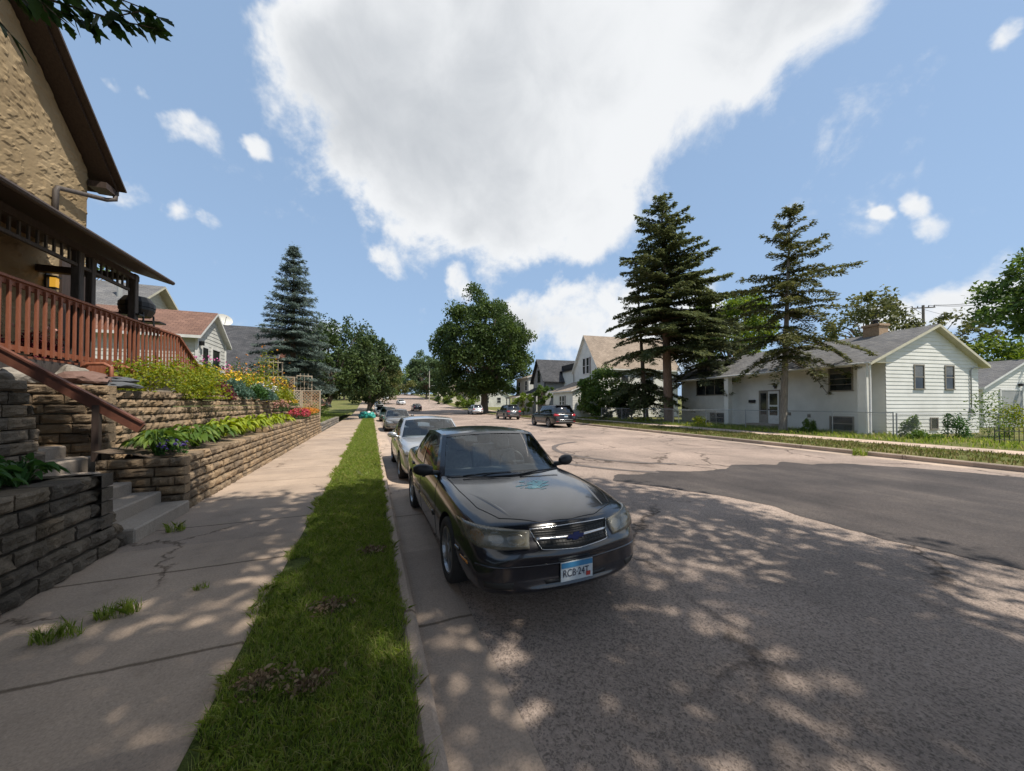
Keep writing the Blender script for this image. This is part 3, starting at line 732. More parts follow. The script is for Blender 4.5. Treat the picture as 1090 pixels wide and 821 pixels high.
SUV_ST = [
 (0.00, .66, .36, .60, .70, .30), (0.02, .78, .30, .66, .78, .30), (0.07, .86, .26, .74, .86, .29), (0.12, .88, .25, .82, .94, .27), (0.22, .91, .245, .88, 1.0, .22),
 (0.45, .94, .24, .94, 1.05, .14), (0.85, .965, .24, .99, 1.09, .05), (1.25, .97, .24, 1.02, 1.12, 0), (1.6, .975, .24, 1.04, 1.14, 0), (2.4, .975, .24, 1.06, 1.15, 0),
 (3.3, .975, .24, 1.08, 1.15, 0), (4.0, .97, .25, 1.10, 1.16, 0), (4.5, .96, .27, 1.11, 1.16, -.04), (4.72, .94, .29, 1.10, 1.14, -.08), (4.86, .91, .31, 1.02, 1.05, -.12), (4.93, .88, .33, .80, .84, -.14), (4.98, .84, .36, .70, .74, -.15), (5.0, .74, .40, .62, .66, -.16)]
SUV_GH = dict(cowl=(1.28, 1.62, 1.13, 1.05), rf=(2.05, 2.18, 1.70, 1.64), rr=(4.42, 4.36, 1.74, 1.66), rb=(4.84, 4.70, 1.12, 1.09), xb0=.84, xbm=.905, xb1=.86, xr=.68, crown=.04,
              us=[0, .035, .34, .375, .64, .68, .93, 1], side={1: 'front_window', 3: 'rear_door_window', 5: 'quarter_window'}, bulge=.04)
def suv(label, paint, loc, rz, L=5.0, W=1.95, hs=1.0, group='cars parked along the right kerb', lens='red_lens', **kw):
    root = thing('parked_suv', label, 'suv', loc, rz, group)
    k = L/5.0; w = W/1.95
    sp = dict(L=L, W=W, R=.375*min(1, k*1.02), axles=(.95*k, 3.82*k), stations=stretch(SUV_ST, 5.0, L, w, hs), paint=paint, tub=(1.6*k, 4.6*k, 1, .80*w), gh=gstretch(SUV_GH, k, w, hs),
              glass_front=MT['glass_dark'], glass_rear=MT['glass_dark'], glass_side=MT['glass_dark'], mirror=(1.75*k, .94*w, 1.12*hs), seats=(2.4*k, 3.3*k), spokes=5, gap=.055)
    sp.update(kw); c = Car(sp, root); c.greenhouse(); c.wheels(); c.mirrors(); c.interior()
    for s in (-1, 1):
        c.patch('tail_light', 'rear', [(s*.52*w, .90*hs), (s*.90*w, .88*hs)], [(s*.55*w, 1.03*hs), (s*.92*w, 1.07*hs)], MT[lens], 8, 4, .012)
        c.patch('headlight', 'front', [(s*.5*w, .76*hs), (s*.88*w, .80*hs)], [(s*.5*w, .88*hs), (s*.9*w, .92*hs)], MT['lamp_clear'], 8, 4, .008)
        c.patch('rear_reflector', 'rear', [(s*.6*w, .47), (s*.8*w, .47)], [(s*.6*w, .51), (s*.8*w, .51)], MT['red_lens'], 6, 3, .006)
    c.patch('grille', 'front', [(-.4, .62*hs), (.4, .62*hs)], [(-.44, .84*hs), (.44, .84*hs)], MT['plastic'], 8, 4, .005)
    c.patch('bumper_trim', 'rear', [(-.6*w, .60), (.6*w, .60)], [(-.62*w, .64), (.62*w, .64)], MT['chrome'], 12, 3, .012)
    c.patch('lower_valance', 'rear', [(-.7*w, .40), (.7*w, .40)], [(-.74*w, .50), (.74*w, .50)], MT['plastic'], 12, 3, .006)
    c.patch('tailgate_strip', 'rear', [(-.45*w, 1.0*hs), (.45*w, 1.0*hs)], [(-.45*w, 1.03*hs), (.45*w, 1.03*hs)], MT['chrome'] if lens == 'red_lens' else MT['plastic'], 10, 3, .012)
    c.plate('rear', 0, .86*hs); c.plate('front', 0, .52)
    c.doors([[(1.62*k, 1.03*hs), (1.5*k, .7), (1.55*k, .32)], [(2.62*k, 1.06*hs), (2.64*k, .6), (2.62*k, .32)], [(3.62*k, 1.08*hs), (3.5*k, .75), (3.3*k, .32)]], [(2.45*k, .94*hs), (3.45*k, .96*hs)],
            molding=[(1.6*k, 2.6*k, .40, .47), (2.66*k, 3.3*k, .40, .47)])
    g = sp['gh']; rr = MB()
    for s in (-1, 1):
        z = g['rf'][3]+.055*hs; y0, y1 = c.Y(2.4*k), c.Y(4.2*k); x = s*.60*w
        rr.tube([(x, y0, z-.03), (x, y0+.12, z+.035), (x, (y0+y1)/2, z+.055), (x, y1-.12, z+.045), (x, y1, z-.01)], .016, 6)
    rr.build('roof_rail', MT['plastic'], root, smooth=True, local=True)
    sp_ = MB(); zt = g['rr'][2]
    sp_.prism([(-.62*w, c.Y(4.36*k), zt-.035), (.62*w, c.Y(4.36*k), zt-.035), (.58*w, c.Y(4.58*k), zt-.06), (-.58*w, c.Y(4.58*k), zt-.06)], (0, 0, .03))
    sp_.build('roof_spoiler', paint, root, local=True)
    return root
# ================================================================== ground, road, pavements
def asphalt(name, a, b, c, speck=0.5, crack=True, stain=True, rough=0.85):
    m, N, L, B = newmat(name)
    P = N.new('ShaderNodeTexCoord').outputs['Object']
    big = tex(N, L, 'Noise', .35, 6, .6, vec=P); col = ramp(N, L, big.outputs['Fac'], [(.30, a), (.5, b), (.7, c)])
    # aggregate: small stones of different tone
    vor = tex(N, L, 'Voronoi', 75, vec=P); st = ramp(N, L, vor.outputs['Color'], [(.0, (.35, .34, .33)), (.5, (1, 1, 1)), (.9, (1.45, 1.36, 1.28)), (1, (2.3, 2.2, 2.1))])
    col = mixc(N, L, speck, col, st, 'MULTIPLY')
    f = tex(N, L, 'Noise', 28, 5, .7, vec=P); fr = ramp(N, L, f.outputs['Fac'], [(.3, (.62, .62, .62)), (.7, (1.25, 1.25, 1.25))]); col = mixc(N, L, .8, col, fr, 'MULTIPLY')
    if crack:        # slightly greyer on the near stretch, blending to the plain pinkish colour further on
        sp = N.new('ShaderNodeSeparateXYZ'); L.new(P, sp.inputs[0]); nz = tex(N, L, 'Noise', .45, 5, .6, vec=P)
        ma = N.new('ShaderNodeMath'); ma.operation = 'MULTIPLY_ADD'; ma.inputs[1].default_value = 9.0; L.new(nz.outputs['Fac'], ma.inputs[0]); L.new(sp.outputs['Y'], ma.inputs[2])
        mr_ = N.new('ShaderNodeMapRange'); mr_.interpolation_type = 'SMOOTHSTEP'; mr_.inputs['From Min'].default_value = 7.5; mr_.inputs['From Max'].default_value = 14; L.new(ma.outputs[0], mr_.inputs['Value'])
        col = mixc(N, L, mr_.outputs[0], mixc(N, L, 1.0, col, (.93, .955, .97), 'MULTIPLY'), col)
    if stain:
        s = tex(N, L, 'Noise', 1.1, 4, .55, vec=P, stretch=(1, .35, 1)); sr = ramp(N, L, s.outputs['Fac'], [(.60, (1, 1, 1)), (.74, (.55, .54, .54))]); col = mixc(N, L, .9, col, sr, 'MULTIPLY')
    if crack:
        w = tex(N, L, 'Noise', 1.6, 5, .6, vec=P); wv = N.new('ShaderNodeVectorMath'); wv.operation = 'SCALE'; wv.inputs['Scale'].default_value = .8; L.new(w.outputs['Color'], wv.inputs[0])
        ad = N.new('ShaderNodeVectorMath'); L.new(P, ad.inputs[0]); L.new(wv.outputs[0], ad.inputs[1])
        v2 = tex(N, L, 'Voronoi', .33, vec=ad.outputs[0], feature='DISTANCE_TO_EDGE'); cr = ramp(N, L, v2.outputs['Distance'], [(.0, (.25, .24, .24)), (.006, (.45, .44, .43)), (.013, (1, 1, 1))])
        mk = tex(N, L, 'Noise', .22, 3, .5, vec=P); mr = ramp(N, L, mk.outputs['Fac'], [(.44, (0, 0, 0)), (.5, (1, 1, 1))])
        col = mixc(N, L, mr, col, mixc(N, L, 1.0, col, cr, 'MULTIPLY'))
    L.new(col, B.inputs['Base Color']); B.inputs['Roughness'].default_value = rough; B.inputs['Specular IOR Level'].default_value = .3
    ad2 = N.new('ShaderNodeMath'); ad2.operation = 'ADD'; L.new(f.outputs['Fac'], ad2.inputs[0]); L.new(vor.outputs['Distance'], ad2.inputs[1])
    bump(N, L, B, ad2.outputs[0], .55, .012); return m
M_ROAD = asphalt('old_pinkish_asphalt', (.105, .087, .077), (.160, .130, .113), (.215, .173, .149), 1.0)
M_PATCH = asphalt('newer_asphalt', (.042, .038, .038), (.052, .047, .047), (.064, .058, .056), .45, crack=False, stain=False)
def streaky(m):
    N = m.node_tree.nodes; L = m.node_tree.links; B = N['Principled BSDF']; src = B.inputs['Base Color'].links[0].from_socket; P = N.new('ShaderNodeTexCoord').outputs['Object']
    t = tex(N, L, 'Noise', 1.0, 6, .65, vec=P, stretch=(2.6, .16, 1)); r = ramp(N, L, t.outputs['Fac'], [(.3, (.80, .80, .80)), (.5, (1, 1, 1)), (.7, (1.22, 1.19, 1.16))])
    t2 = tex(N, L, 'Noise', .7, 5, .6, vec=P); r2 = ramp(N, L, t2.outputs['Fac'], [(.35, (.82, .82, .83)), (.65, (1.22, 1.18, 1.14))])
    c = mixc(N, L, 1.0, mixc(N, L, .9, src, r, 'MULTIPLY'), r2, 'MULTIPLY'); L.new(c, B.inputs['Base Color'])
streaky(M_PATCH)
M_TYREMARK = mat('tyre_marks', (.09, .078, .072), .85, (.13, .105, .095), 9, bmp=.3, bscale=60)
def concrete(name, a, b, joint=None, joint_x=None, speck=.35, dirt=.5):
    m, N, L, B = newmat(name); P = N.new('ShaderNodeTexCoord').outputs['Object']
    big = tex(N, L, 'Noise', .9, 7, .62, vec=P); col = ramp(N, L, big.outputs['Fac'], [(.3, a), (.7, b)])
    f = tex(N, L, 'Noise', 60, 4, .7, vec=P); fr = ramp(N, L, f.outputs['Fac'], [(.3, (.7, .7, .7)), (.7, (1.2, 1.2, 1.2))]); col = mixc(N, L, speck*2, col, fr, 'MULTIPLY')
    d = tex(N, L, 'Noise', 2.4, 8, .72, vec=P); dr = ramp(N, L, d.outputs['Fac'], [(.40, (1.12, 1.1, 1.08)), (.55, (1, 1, 1)), (.72, (.58, .56, .53))]); col = mixc(N, L, dirt, col, dr, 'MULTIPLY')
    vo = tex(N, L, 'Voronoi', 110, vec=P); vr = ramp(N, L, vo.outputs['Color'], [(0, (.45, .44, .43)), (.35, (.95, .95, .95)), (1, (1.4, 1.35, 1.3))]); col = mixc(N, L, .85, col, vr, 'MULTIPLY')
    if joint:
        w = tex(N, L, 'Noise', 5, 4, .6, vec=P); sp = N.new('ShaderNodeSeparateXYZ'); L.new(P, sp.inputs[0])
        a1 = N.new('ShaderNodeMath'); a1.operation = 'MULTIPLY_ADD'; a1.inputs[1].default_value = .05; L.new(w.outputs['Fac'], a1.inputs[0]); L.new(sp.outputs['Y'], a1.inputs[2])
        p = N.new('ShaderNodeMath'); p.operation = 'PINGPONG'; p.inputs[1].default_value = joint/2; L.new(a1.outputs[0], p.inputs[0])
        jr = ramp(N, L, p.outputs[0], [(0, (.28, .26, .23)), (.012, (.5, .48, .45)), (.022, (1, 1, 1))]); col = mixc(N, L, .9, col, jr, 'MULTIPLY')
        wn = N.new('ShaderNodeTexWhiteNoise'); wn.noise_dimensions = '1D'; fl = N.new('ShaderNodeMath'); fl.operation = 'DIVIDE'; fl.inputs[1].default_value = joint; L.new(sp.outputs['Y'], fl.inputs[0])
        f2 = N.new('ShaderNodeMath'); f2.operation = 'ROUND'; L.new(fl.outputs[0], f2.inputs[0]); L.new(f2.outputs[0], wn.inputs['W'])
        sr = ramp(N, L, wn.outputs['Value'], [(0, (.86, .86, .87)), (1, (1.1, 1.08, 1.05))]); col = mixc(N, L, .9, col, sr, 'MULTIPLY')
        v2 = tex(N, L, 'Voronoi', .42, vec=mixv(N, L, P, w), feature='DISTANCE_TO_EDGE'); cr = ramp(N, L, v2.outputs['Distance'], [(.0, (.3, .28, .26)), (.006, (.8, .78, .76)), (.010, (1, 1, 1))])
        mk = tex(N, L, 'Noise', .5, 2, .5, vec=P); mr = ramp(N, L, mk.outputs['Fac'], [(.5, (0, 0, 0)), (.54, (1, 1, 1))])
        col = mixc(N, L, mr, col, mixc(N, L, 1.0, col, cr, 'MULTIPLY'))
    L.new(col, B.inputs['Base Color']); B.inputs['Roughness'].default_value = .9; B.inputs['Specular IOR Level'].default_value = .25
    bump(N, L, B, f.outputs['Fac'], .35, .006); return m
def mixv(N, L, P, w):
    s = N.new('ShaderNodeVectorMath'); s.operation = 'SCALE'; s.inputs['Scale'].default_value = .35; L.new(w.outputs['Color'], s.inputs[0])
    a = N.new('ShaderNodeVectorMath'); L.new(P, a.inputs[0]); L.new(s.outputs[0], a.inputs[1]); return a.outputs[0]
M_WALK = concrete('pink_concrete', (.225, .182, .148), (.315, .255, .207), 1.52)
M_WALK2 = concrete('far_concrete', (.33, .26, .21), (.42, .34, .28), 1.5)
M_KERB = concrete('kerb_concrete', (.25, .205, .17), (.35, .285, .235), 3.0)
M_STEP = concrete('step_concrete', (.22, .19, .16), (.31, .27, .23))
M_SOIL = mat('garden_soil', (.085, .06, .042), .95, (.15, .11, .075), 6, bmp=.6, bscale=40, bdist=.03)
def turf(name, a, b, c):
    m, N, L, B = newmat(name); P = N.new('ShaderNodeTexCoord').outputs['Object']
    t = tex(N, L, 'Noise', .5, 7, .65, vec=P); col = ramp(N, L, t.outputs['Fac'], [(.3, a), (.52, b), (.72, c)])
    f = tex(N, L, 'Noise', 45, 4, .7, vec=P); fr = ramp(N, L, f.outputs['Fac'], [(.3, (.5, .5, .5)), (.7, (1.4, 1.4, 1.4))]); col = mixc(N, L, .8, col, fr, 'MULTIPLY')
    L.new(col, B.inputs['Base Color']); B.inputs['Roughness'].default_value = .95; B.inputs['Specular IOR Level'].default_value = .1
    bump(N, L, B, f.outputs['Fac'], .8, .04); return m
M_TURF = turf('lawn_ground', (.075, .095, .03), (.10, .125, .035), (.115, .10, .055))
M_DRYTURF = turf('dry_lawn_ground', (.09, .11, .03), (.14, .145, .05), (.22, .18, .09))
YS = [-60, -20, -5, 0, 5, 10, 20, 30, 40, 50, 55, 60, 65, 70, 75, 80, 85, 100, 130, 160, 200, 260]
def strip(name, xl, xr, dz, m, ys=YS, kind='structure', xs=2):
    rows = []
    for y in ys:
        a = xl(y) if callable(xl) else xl; b = xr(y) if callable(xr) else xr
        rows.append([(a+(b-a)*k/(xs-1), y, gz(y)+dz) for k in range(xs)])
    o = MB().grid(rows).build(name, m, fixn=False); me = o.data
    if me.polygons[0].normal.z < 0: me.flip_normals()
    return tag(o, kind=kind)
def slab(name, xl, xr, z0, z1, m, ys=YS, bev=.02):
    rows = []
    for y in ys:
        a = xl(y) if callable(xl) else xl; b = xr(y) if callable(xr) else xr; g = gz(y)
        rows.append([(a, y, g+z0), (a, y, g+z1-bev), (a+bev, y, g+z1), (b-bev, y, g+z1), (b, y, g+z1-bev), (b, y, g+z0)])
    o = MB().grid(rows).build(name, m, fixn=False); return tag(o, kind='structure')
gr_rows = []
for y in [-1500, -300, -60, 0, 30, 50, 60, 70, 80, 90, 120, 160, 200, 260, 600, 2500]:
    gr_rows.append([(x, y, gz(y)-.08) for x in (-2000, -200, -40, 0, 40, 200, 2000)])
go = MB().grid(gr_rows).build('ground', M_DRYTURF, fixn=False); tag(go, kind='structure')
if go.data.polygons[0].normal.z < 0: go.data.flip_normals()
strip('road', .82, lambda y: kerb_x(y)-.55, 0, M_ROAD, xs=6)
slab('gutter_left', .345, .82, -.1, .002, M_KERB, bev=.004)
slab('kerb_left', .225, .345, -.1, .15, M_KERB, bev=.03)
slab('gutter_right', lambda y: kerb_x(y)-.55, kerb_x, -.1, .002, M_KERB, bev=.004)
slab('kerb_right', kerb_x, lambda y: kerb_x(y)+.15, -.1, .15, M_KERB, bev=.03)
strip('verge_ground', -.82, .225, .135, M_TURF, xs=3)
slab('sidewalk_left', -2.72, -.82, -.05, .15, M_WALK, bev=.012)
strip('verge_ground_right', lambda y: kerb_x(y)+.15, lambda y: kerb_x(y)+3.5, .145, M_DRYTURF, xs=3)
slab('sidewalk_right', lambda y: kerb_x(y)+3.5, lambda y: kerb_x(y)+4.9, -.05, .17, M_WALK2, bev=.012)
strip('lawn_right', lambda y: kerb_x(y)+4.9, lambda y: kerb_x(y)+70, .17, M_DRYTURF, xs=8)
# newer asphalt patch across the street
pp = [(5.3, 6.9), (5.75, 6.2), (6.35, 5.2), (6.6, 4.3), (6.5, 3.4), (6.42, 2.6), (6.62, 1.5), (6.5, -2), (6.9, -12), (15.2, -12), (15.2, 2.0), (15.0, 3.4), (14.3, 5.0), (13.3, 6.3), (12.3, 6.55), (12.0, 7.1), (11.2, 6.9), (10.0, 7.35), (9.2, 6.95), (7.8, 7.05), (7.2, 7.5), (6.5, 7.2), (5.9, 7.45)]
rp = random.Random(2); q = []
for a, b in zip(pp, pp[1:]+pp[:1]):
    n = max(1, int(math.hypot(b[0]-a[0], b[1]-a[1])/.09))
    for k in range(n): t = k/n; xx, yy = a[0]+(b[0]-a[0])*t, a[1]+(b[1]-a[1])*t; q.append((xx+.10*mnoise.noise(Vector((xx*2.2, yy*2.2, 1)))+rp.uniform(-.022, .022), yy+.12*mnoise.noise(Vector((xx*2.2, yy*2.2, 7)))+rp.uniform(-.022, .022), .004))
po = MB().poly(q).build('road_patch', M_PATCH, fixn=False); tag(po, kind='structure')
if po.data.polygons[0].normal.z < 0: po.data.flip_normals()
# a big painted-on arc of tyre rubber left by a turning car
for i, (r0, a0, a1) in enumerate([(3.0, 100, 250), (4.4, 110, 235)]):
    rows = []
    for k in range(46):
        a = R_(lerp(a0, a1, k/45)); w = .10+.05*mnoise.noise(Vector((k*.3, i*7, 0)))
        rows.append([(9.6+(r0-w)*math.cos(a), 11.2+(r0-w)*1.1*math.sin(a), .009), (9.6+(r0+w)*math.cos(a), 11.2+(r0+w)*1.1*math.sin(a), .009)])
    o = MB().grid(rows).build('tyre_mark', M_TYREMARK, fixn=False); tag(o, kind='structure')
    if o.data.polygons[0].normal.z < 0: o.data.flip_normals()

# ================================================================== building helpers
M_WHITE = mat('white_siding', (.76, .76, .72), .6, (.60, .60, .56), 1.1, bmp=.05, lo=.3, hi=.8)
M_WHITE2 = mat('old_white_siding', (.60, .60, .56), .65, (.46, .46, .43), 1.4)
M_CREAM = mat('cream_trim', (.58, .55, .42), .6, (.48, .45, .35), 3)
M_GREYSIDING = mat('grey_siding', (.34, .35, .35), .65, (.28, .29, .29), 2)
M_TRIM = mat('white_trim', (.72, .72, .70), .5, (.6, .6, .58), 4)
M_TAUPE = mat('taupe_window_frame', (.27, .24, .19), .6, (.2, .18, .15), 5)
M_BLACKTRIM = mat('black_trim', (.02, .02, .022), .5)
M_SHUTTER = mat('grey_shutter', (.20, .17, .17), .6)
def winpane():
    m, N, L, B = newmat('window_pane'); t = tex(N, L, 'Noise', 1.3, 4, .6)
    c = ramp(N, L, t.outputs['Fac'], [(.4, (.012, .014, .016)), (.65, (.05, .055, .055))]); L.new(c, B.inputs['Base Color']); B.inputs['Roughness'].default_value = .06; B.inputs['Specular IOR Level'].default_value = .7; return m
M_PANE = winpane()
M_BLIND = mat('dusty_blind', (.20, .20, .19), .25, (.13, .13, .125), 3)
def shingles(name, a, b, row=.14, tab=.30, streak=.4):
    m, N, L, B = newmat(name); P = N.new('ShaderNodeTexCoord').outputs['UV']
    br = N.new('ShaderNodeTexBrick'); L.new(P, br.inputs['Vector']); br.inputs['Scale'].default_value = 1; br.inputs['Row Height'].default_value = row; br.inputs['Brick Width'].default_value = tab
    br.inputs['Mortar Size'].default_value = .008; br.inputs['Color1'].default_value = (*a, 1); br.inputs['Color2'].default_value = (*b, 1); br.inputs['Mortar'].default_value = (*[x*.45 for x in a], 1); br.inputs['Bias'].default_value = -.1
    O = N.new('ShaderNodeTexCoord').outputs['Object']
    t = tex(N, L, 'Noise', 1.0, 6, .65, vec=O); tr = ramp(N, L, t.outputs['Fac'], [(.3, (.72, .72, .72)), (.7, (1.2, 1.2, 1.2))]); col = mixc(N, L, streak*2, br.outputs['Color'], tr, 'MULTIPLY')
    f = tex(N, L, 'Noise', 40, 3, .7, vec=O); fr = ramp(N, L, f.outputs['Fac'], [(.3, (.75, .75, .75)), (.7, (1.2, 1.2, 1.2))]); col = mixc(N, L, .8, col, fr, 'MULTIPLY')
    L.new(col, B.inputs['Base Color']); B.inputs['Roughness'].default_value = .92; B.inputs['Specular IOR Level'].default_value = .2
    bump(N, L, B, br.outputs['Fac'], .5, -.01); return m
M_SH_GREY = shingles('grey_shingles', (.13, .13, .135), (.19, .185, .18))
M_SH_TAN = shingles('tan_shingles', (.28, .225, .18), (.37, .30, .24))
M_SH_RED = shingles('red_brown_shingles', (.17, .10, .078), (.24, .14, .105))
M_SH_DARK = shingles('charcoal_shingles', (.06, .062, .068), (.095, .095, .10))
M_SH_BROWN = shingles('brown_shingles', (.055, .035, .028), (.09, .06, .045))
def lap(mb, O, U, N, z0, z1, out, course=.2, proud=.016):
    O = Vector(O); U = Vector(U); N = Vector(N); Z = Vector((0, 0, 1)); n = max(1, round((z1-z0)/course)); h = (z1-z0)/n
    for k in range(n):
        za, zb = z0+k*h, z0+(k+1)*h; a0, a1 = out(za); b0, b1 = out(min(zb, z1-.001))
        pa, pb = O+U*a0+Z*za, O+U*a1+Z*za; qa, qb = O+U*b0+Z*zb, O+U*b1+Z*zb
        mb.quad(pa+N*proud, pb+N*proud, qb, qa); mb.quad(pa, pb, pb+N*proud, pa+N*proud)
def roof_slab(name, a, b, c, d, t, m, parent, mtrim=None):
    """a-b along the eave, d-c along the ridge; thickness t straight down; UV in metres"""
    a, b, c, d = map(Vector, (a, b, c, d)); dn = Vector((0, 0, -t)); mb = MB()
    mb.add([a, b, c, d, a+dn, b+dn, c+dn, d+dn], [(0, 1, 2, 3)]); mb.m = 1
    k = len(mb.v); mb.f += [(4, 7, 6, 5), (0, 4, 5, 1), (1, 5, 6, 2), (2, 6, 7, 3), (3, 7, 4, 0)]; mb.mi += [1]*5
    o = mb.build(name, [m, mtrim or M_TRIM], parent)
    uv = o.data.uv_layers.new(name='UVMap'); ex = (b-a).normalized(); off = world_loc(o); dvec = (d-a)-ex*(d-a).dot(ex); ey = dvec.normalized()
    for lp in o.data.loops:
        p = Vector(o.data.vertices[lp.vertex_index].co)+off-a; uv.data[lp.index].uv = (p.dot(ex), p.dot(ey))
    return o
def window(parent, O, U, N, u0, u1, z0, z1, frame=None, split='h', fw=.07, name='window', shutters=None, blinds=False):
    frame = frame or M_TRIM; O = Vector(O); U = Vector(U); N = Vector(N); Z = Vector((0, 0, 1))
    def bx(mb, a0, a1, b0, b1, d0, d1):
        c = [O+U*a+Z*b+N*d for d in (d0, d1) for a, b in ((a0, b0), (a1, b0), (a1, b1), (a0, b1))]
        mb.add(c, [(3, 2, 1, 0), (4, 5, 6, 7), (0, 1, 5, 4), (1, 2, 6, 5), (2, 3, 7, 6), (3, 0, 4, 7)])
    mb = MB(); d0, d1 = -.03, .055
    bx(mb, u0-fw, u1+fw, z1, z1+fw, d0, d1); bx(mb, u0-fw-.02, u1+fw+.02, z0-fw, z0, d0, d1+.03); bx(mb, u0-fw, u0, z0, z1, d0, d1); bx(mb, u1, u1+fw, z0, z1, d0, d1)
    if split in ('h', 'hv'): bx(mb, u0, u1, (z0+z1)/2-.025, (z0+z1)/2+.025, d0, d1-.008)
    if split == '3h':
        for k in (1, 2, 3): bx(mb, u0, u1, z0+(z1-z0)*k/4-.014, z0+(z1-z0)*k/4+.014, d0, d1-.012)
    if split in ('v', 'hv'): bx(mb, (u0+u1)/2-.03, (u0+u1)/2+.03, z0, z1, d0, d1-.004)
    if split == 'vv':
        for k in (1, 2): bx(mb, u0+(u1-u0)*k/3-.035, u0+(u1-u0)*k/3+.035, z0, z1, d0, d1-.004)
    w = mb.build(name, frame, parent)
    p = MB(); bx(p, u0, u1, z0, z1, -.02, .026); p.build('pane', M_PANE, w)
    if blinds:
        p = MB(); q0 = z0+(z1-z0)*blinds
        for k in range(14): za = q0+(z1-z0)*(1-blinds)*k/14; bx(p, u0+.01, u1-.01, za+.006, za+(z1-z0)*(1-blinds)/14-.004, .0265, .029)
        p.build('blind', M_BLIND, w)
    if shutters:
        for a, b in ((u0-fw-.32, u0-fw-.02), (u1+fw+.02, u1+fw+.32)):
            s = MB(); bx(s, a, b, z0-.05, z1+.05, -.01, .04)
            for k in range(8): zz = z0+(z1-z0)*(k+.5)/8; bx(s, a+.03, b-.03, zz-.03, zz+.01, .04, .052)
            s.build('shutter', shutters, parent)
    return w
class Frame:
    """a building's own axes: x into the lot, y along the street"""
    def __init__(self, O, ang):
        self.O = Vector((O[0], O[1], 0)); a = R_(ang); self.u = Vector((math.sin(a), math.cos(a), 0)); self.n = Vector((math.cos(a), -math.sin(a), 0))
        self.M = Matrix(((self.n.x, self.u.x, 0, self.O.x), (self.n.y, self.u.y, 0, self.O.y), (0, 0, 1, 0), (0, 0, 0, 1)))
    def P(self, x, y, z): return self.M @ Vector((x, y, z))
def gable_shell(fr, root, x0, x1, y0, y1, zg, ze, zp, ridge, mwall, mroof, over=.35, rake=.3, course=.2, t=.14, trim=None, faces='fnbr', over_f=None):
    """walls and roof of a pitched-roof block in frame fr. ridge 'x' -> gables face the street"""
    n, u = fr.n, fr.u; mb = MB(); full = lambda a, b: (lambda z: (a, b))
    trim = trim or M_TRIM
    if ridge == 'x':
        w = y1-y0; gab = lambda z: (0, w) if z <= ze else (w/2*(z-ze)/(zp-ze), w-w/2*(z-ze)/(zp-ze))
        lap(mb, fr.P(x0, y0, 0), u, -n, zg, zp, gab, course); lap(mb, fr.P(x1, y0, 0), u, n, zg, zp, gab, course)
        lap(mb, fr.P(x0, y0, 0), n, -u, zg, ze, full(0, x1-x0), course); lap(mb, fr.P(x0, y1, 0), n, u, zg, ze, full(0, x1-x0), course)
    else:
        w = x1-x0; gab = lambda z: (0, w) if z <= ze else (w/2*(z-ze)/(zp-ze), w-w/2*(z-ze)/(zp-ze))
        lap(mb, fr.P(x0, y0, 0), n, -u, zg, zp, gab, course); lap(mb, fr.P(x0, y1, 0), n, u, zg, zp, gab, course)
        lap(mb, fr.P(x0, y0, 0), u, -n, zg, ze, full(0, y1-y0), course); lap(mb, fr.P(x1, y0, 0), u, n, zg, ze, full(0, y1-y0), course)
    wall = mb.build('wall', mwall, root, fixn=False)
    for a, b in ((x0, y0), (x0, y1), (x1, y0), (x1, y1)):
        cb = MB(); c = fr.P(a, b, 0); s = .055
        cb.add([c+n*sx*s+u*sy*s+Vector((0, 0, z)) for z in (zg, ze-.01) for sx, sy in ((-1, -1), (1, -1), (1, 1), (-1, 1))], [(3, 2, 1, 0), (4, 5, 6, 7), (0, 1, 5, 4), (1, 2, 6, 5), (2, 3, 7, 6), (3, 0, 4, 7)])
        cb.build('corner_board', trim, wall)
    hw = w/2; sl = (zp-ze)/hw; top = .10
    if ridge == 'x':
        ym = (y0+y1)/2; e = ze-sl*over+top
        roof_slab('roof', fr.P(x0-rake, y0-over, e), fr.P(x1+rake, y0-over, e), fr.P(x1+rake, ym, zp+top), fr.P(x0-rake, ym, zp+top), t, mroof, root, trim)
        roof_slab('roof', fr.P(x1+rake, y1+over, e), fr.P(x0-rake, y1+over, e), fr.P(x0-rake, ym+.004, zp+top), fr.P(x1+rake, ym+.004, zp+top), t, mroof, root, trim)
    else:
        xm = (x0+x1)/2; of = over if over_f is None else over_f; e = ze-sl*over+top; ef = ze-sl*of+top
        roof_slab('roof', fr.P(x0-of, y1+rake, ef), fr.P(x0-of, y0-rake, ef), fr.P(xm, y0-rake, zp+top), fr.P(xm, y1+rake, zp+top), t, mroof, root, trim)
        roof_slab('roof', fr.P(x1+over, y0-rake, e), fr.P(x1+over, y1+rake, e), fr.P(xm+.004, y1+rake, zp+top), fr.P(xm+.004, y0-rake, zp+top), t, mroof, root, trim)
    return wall

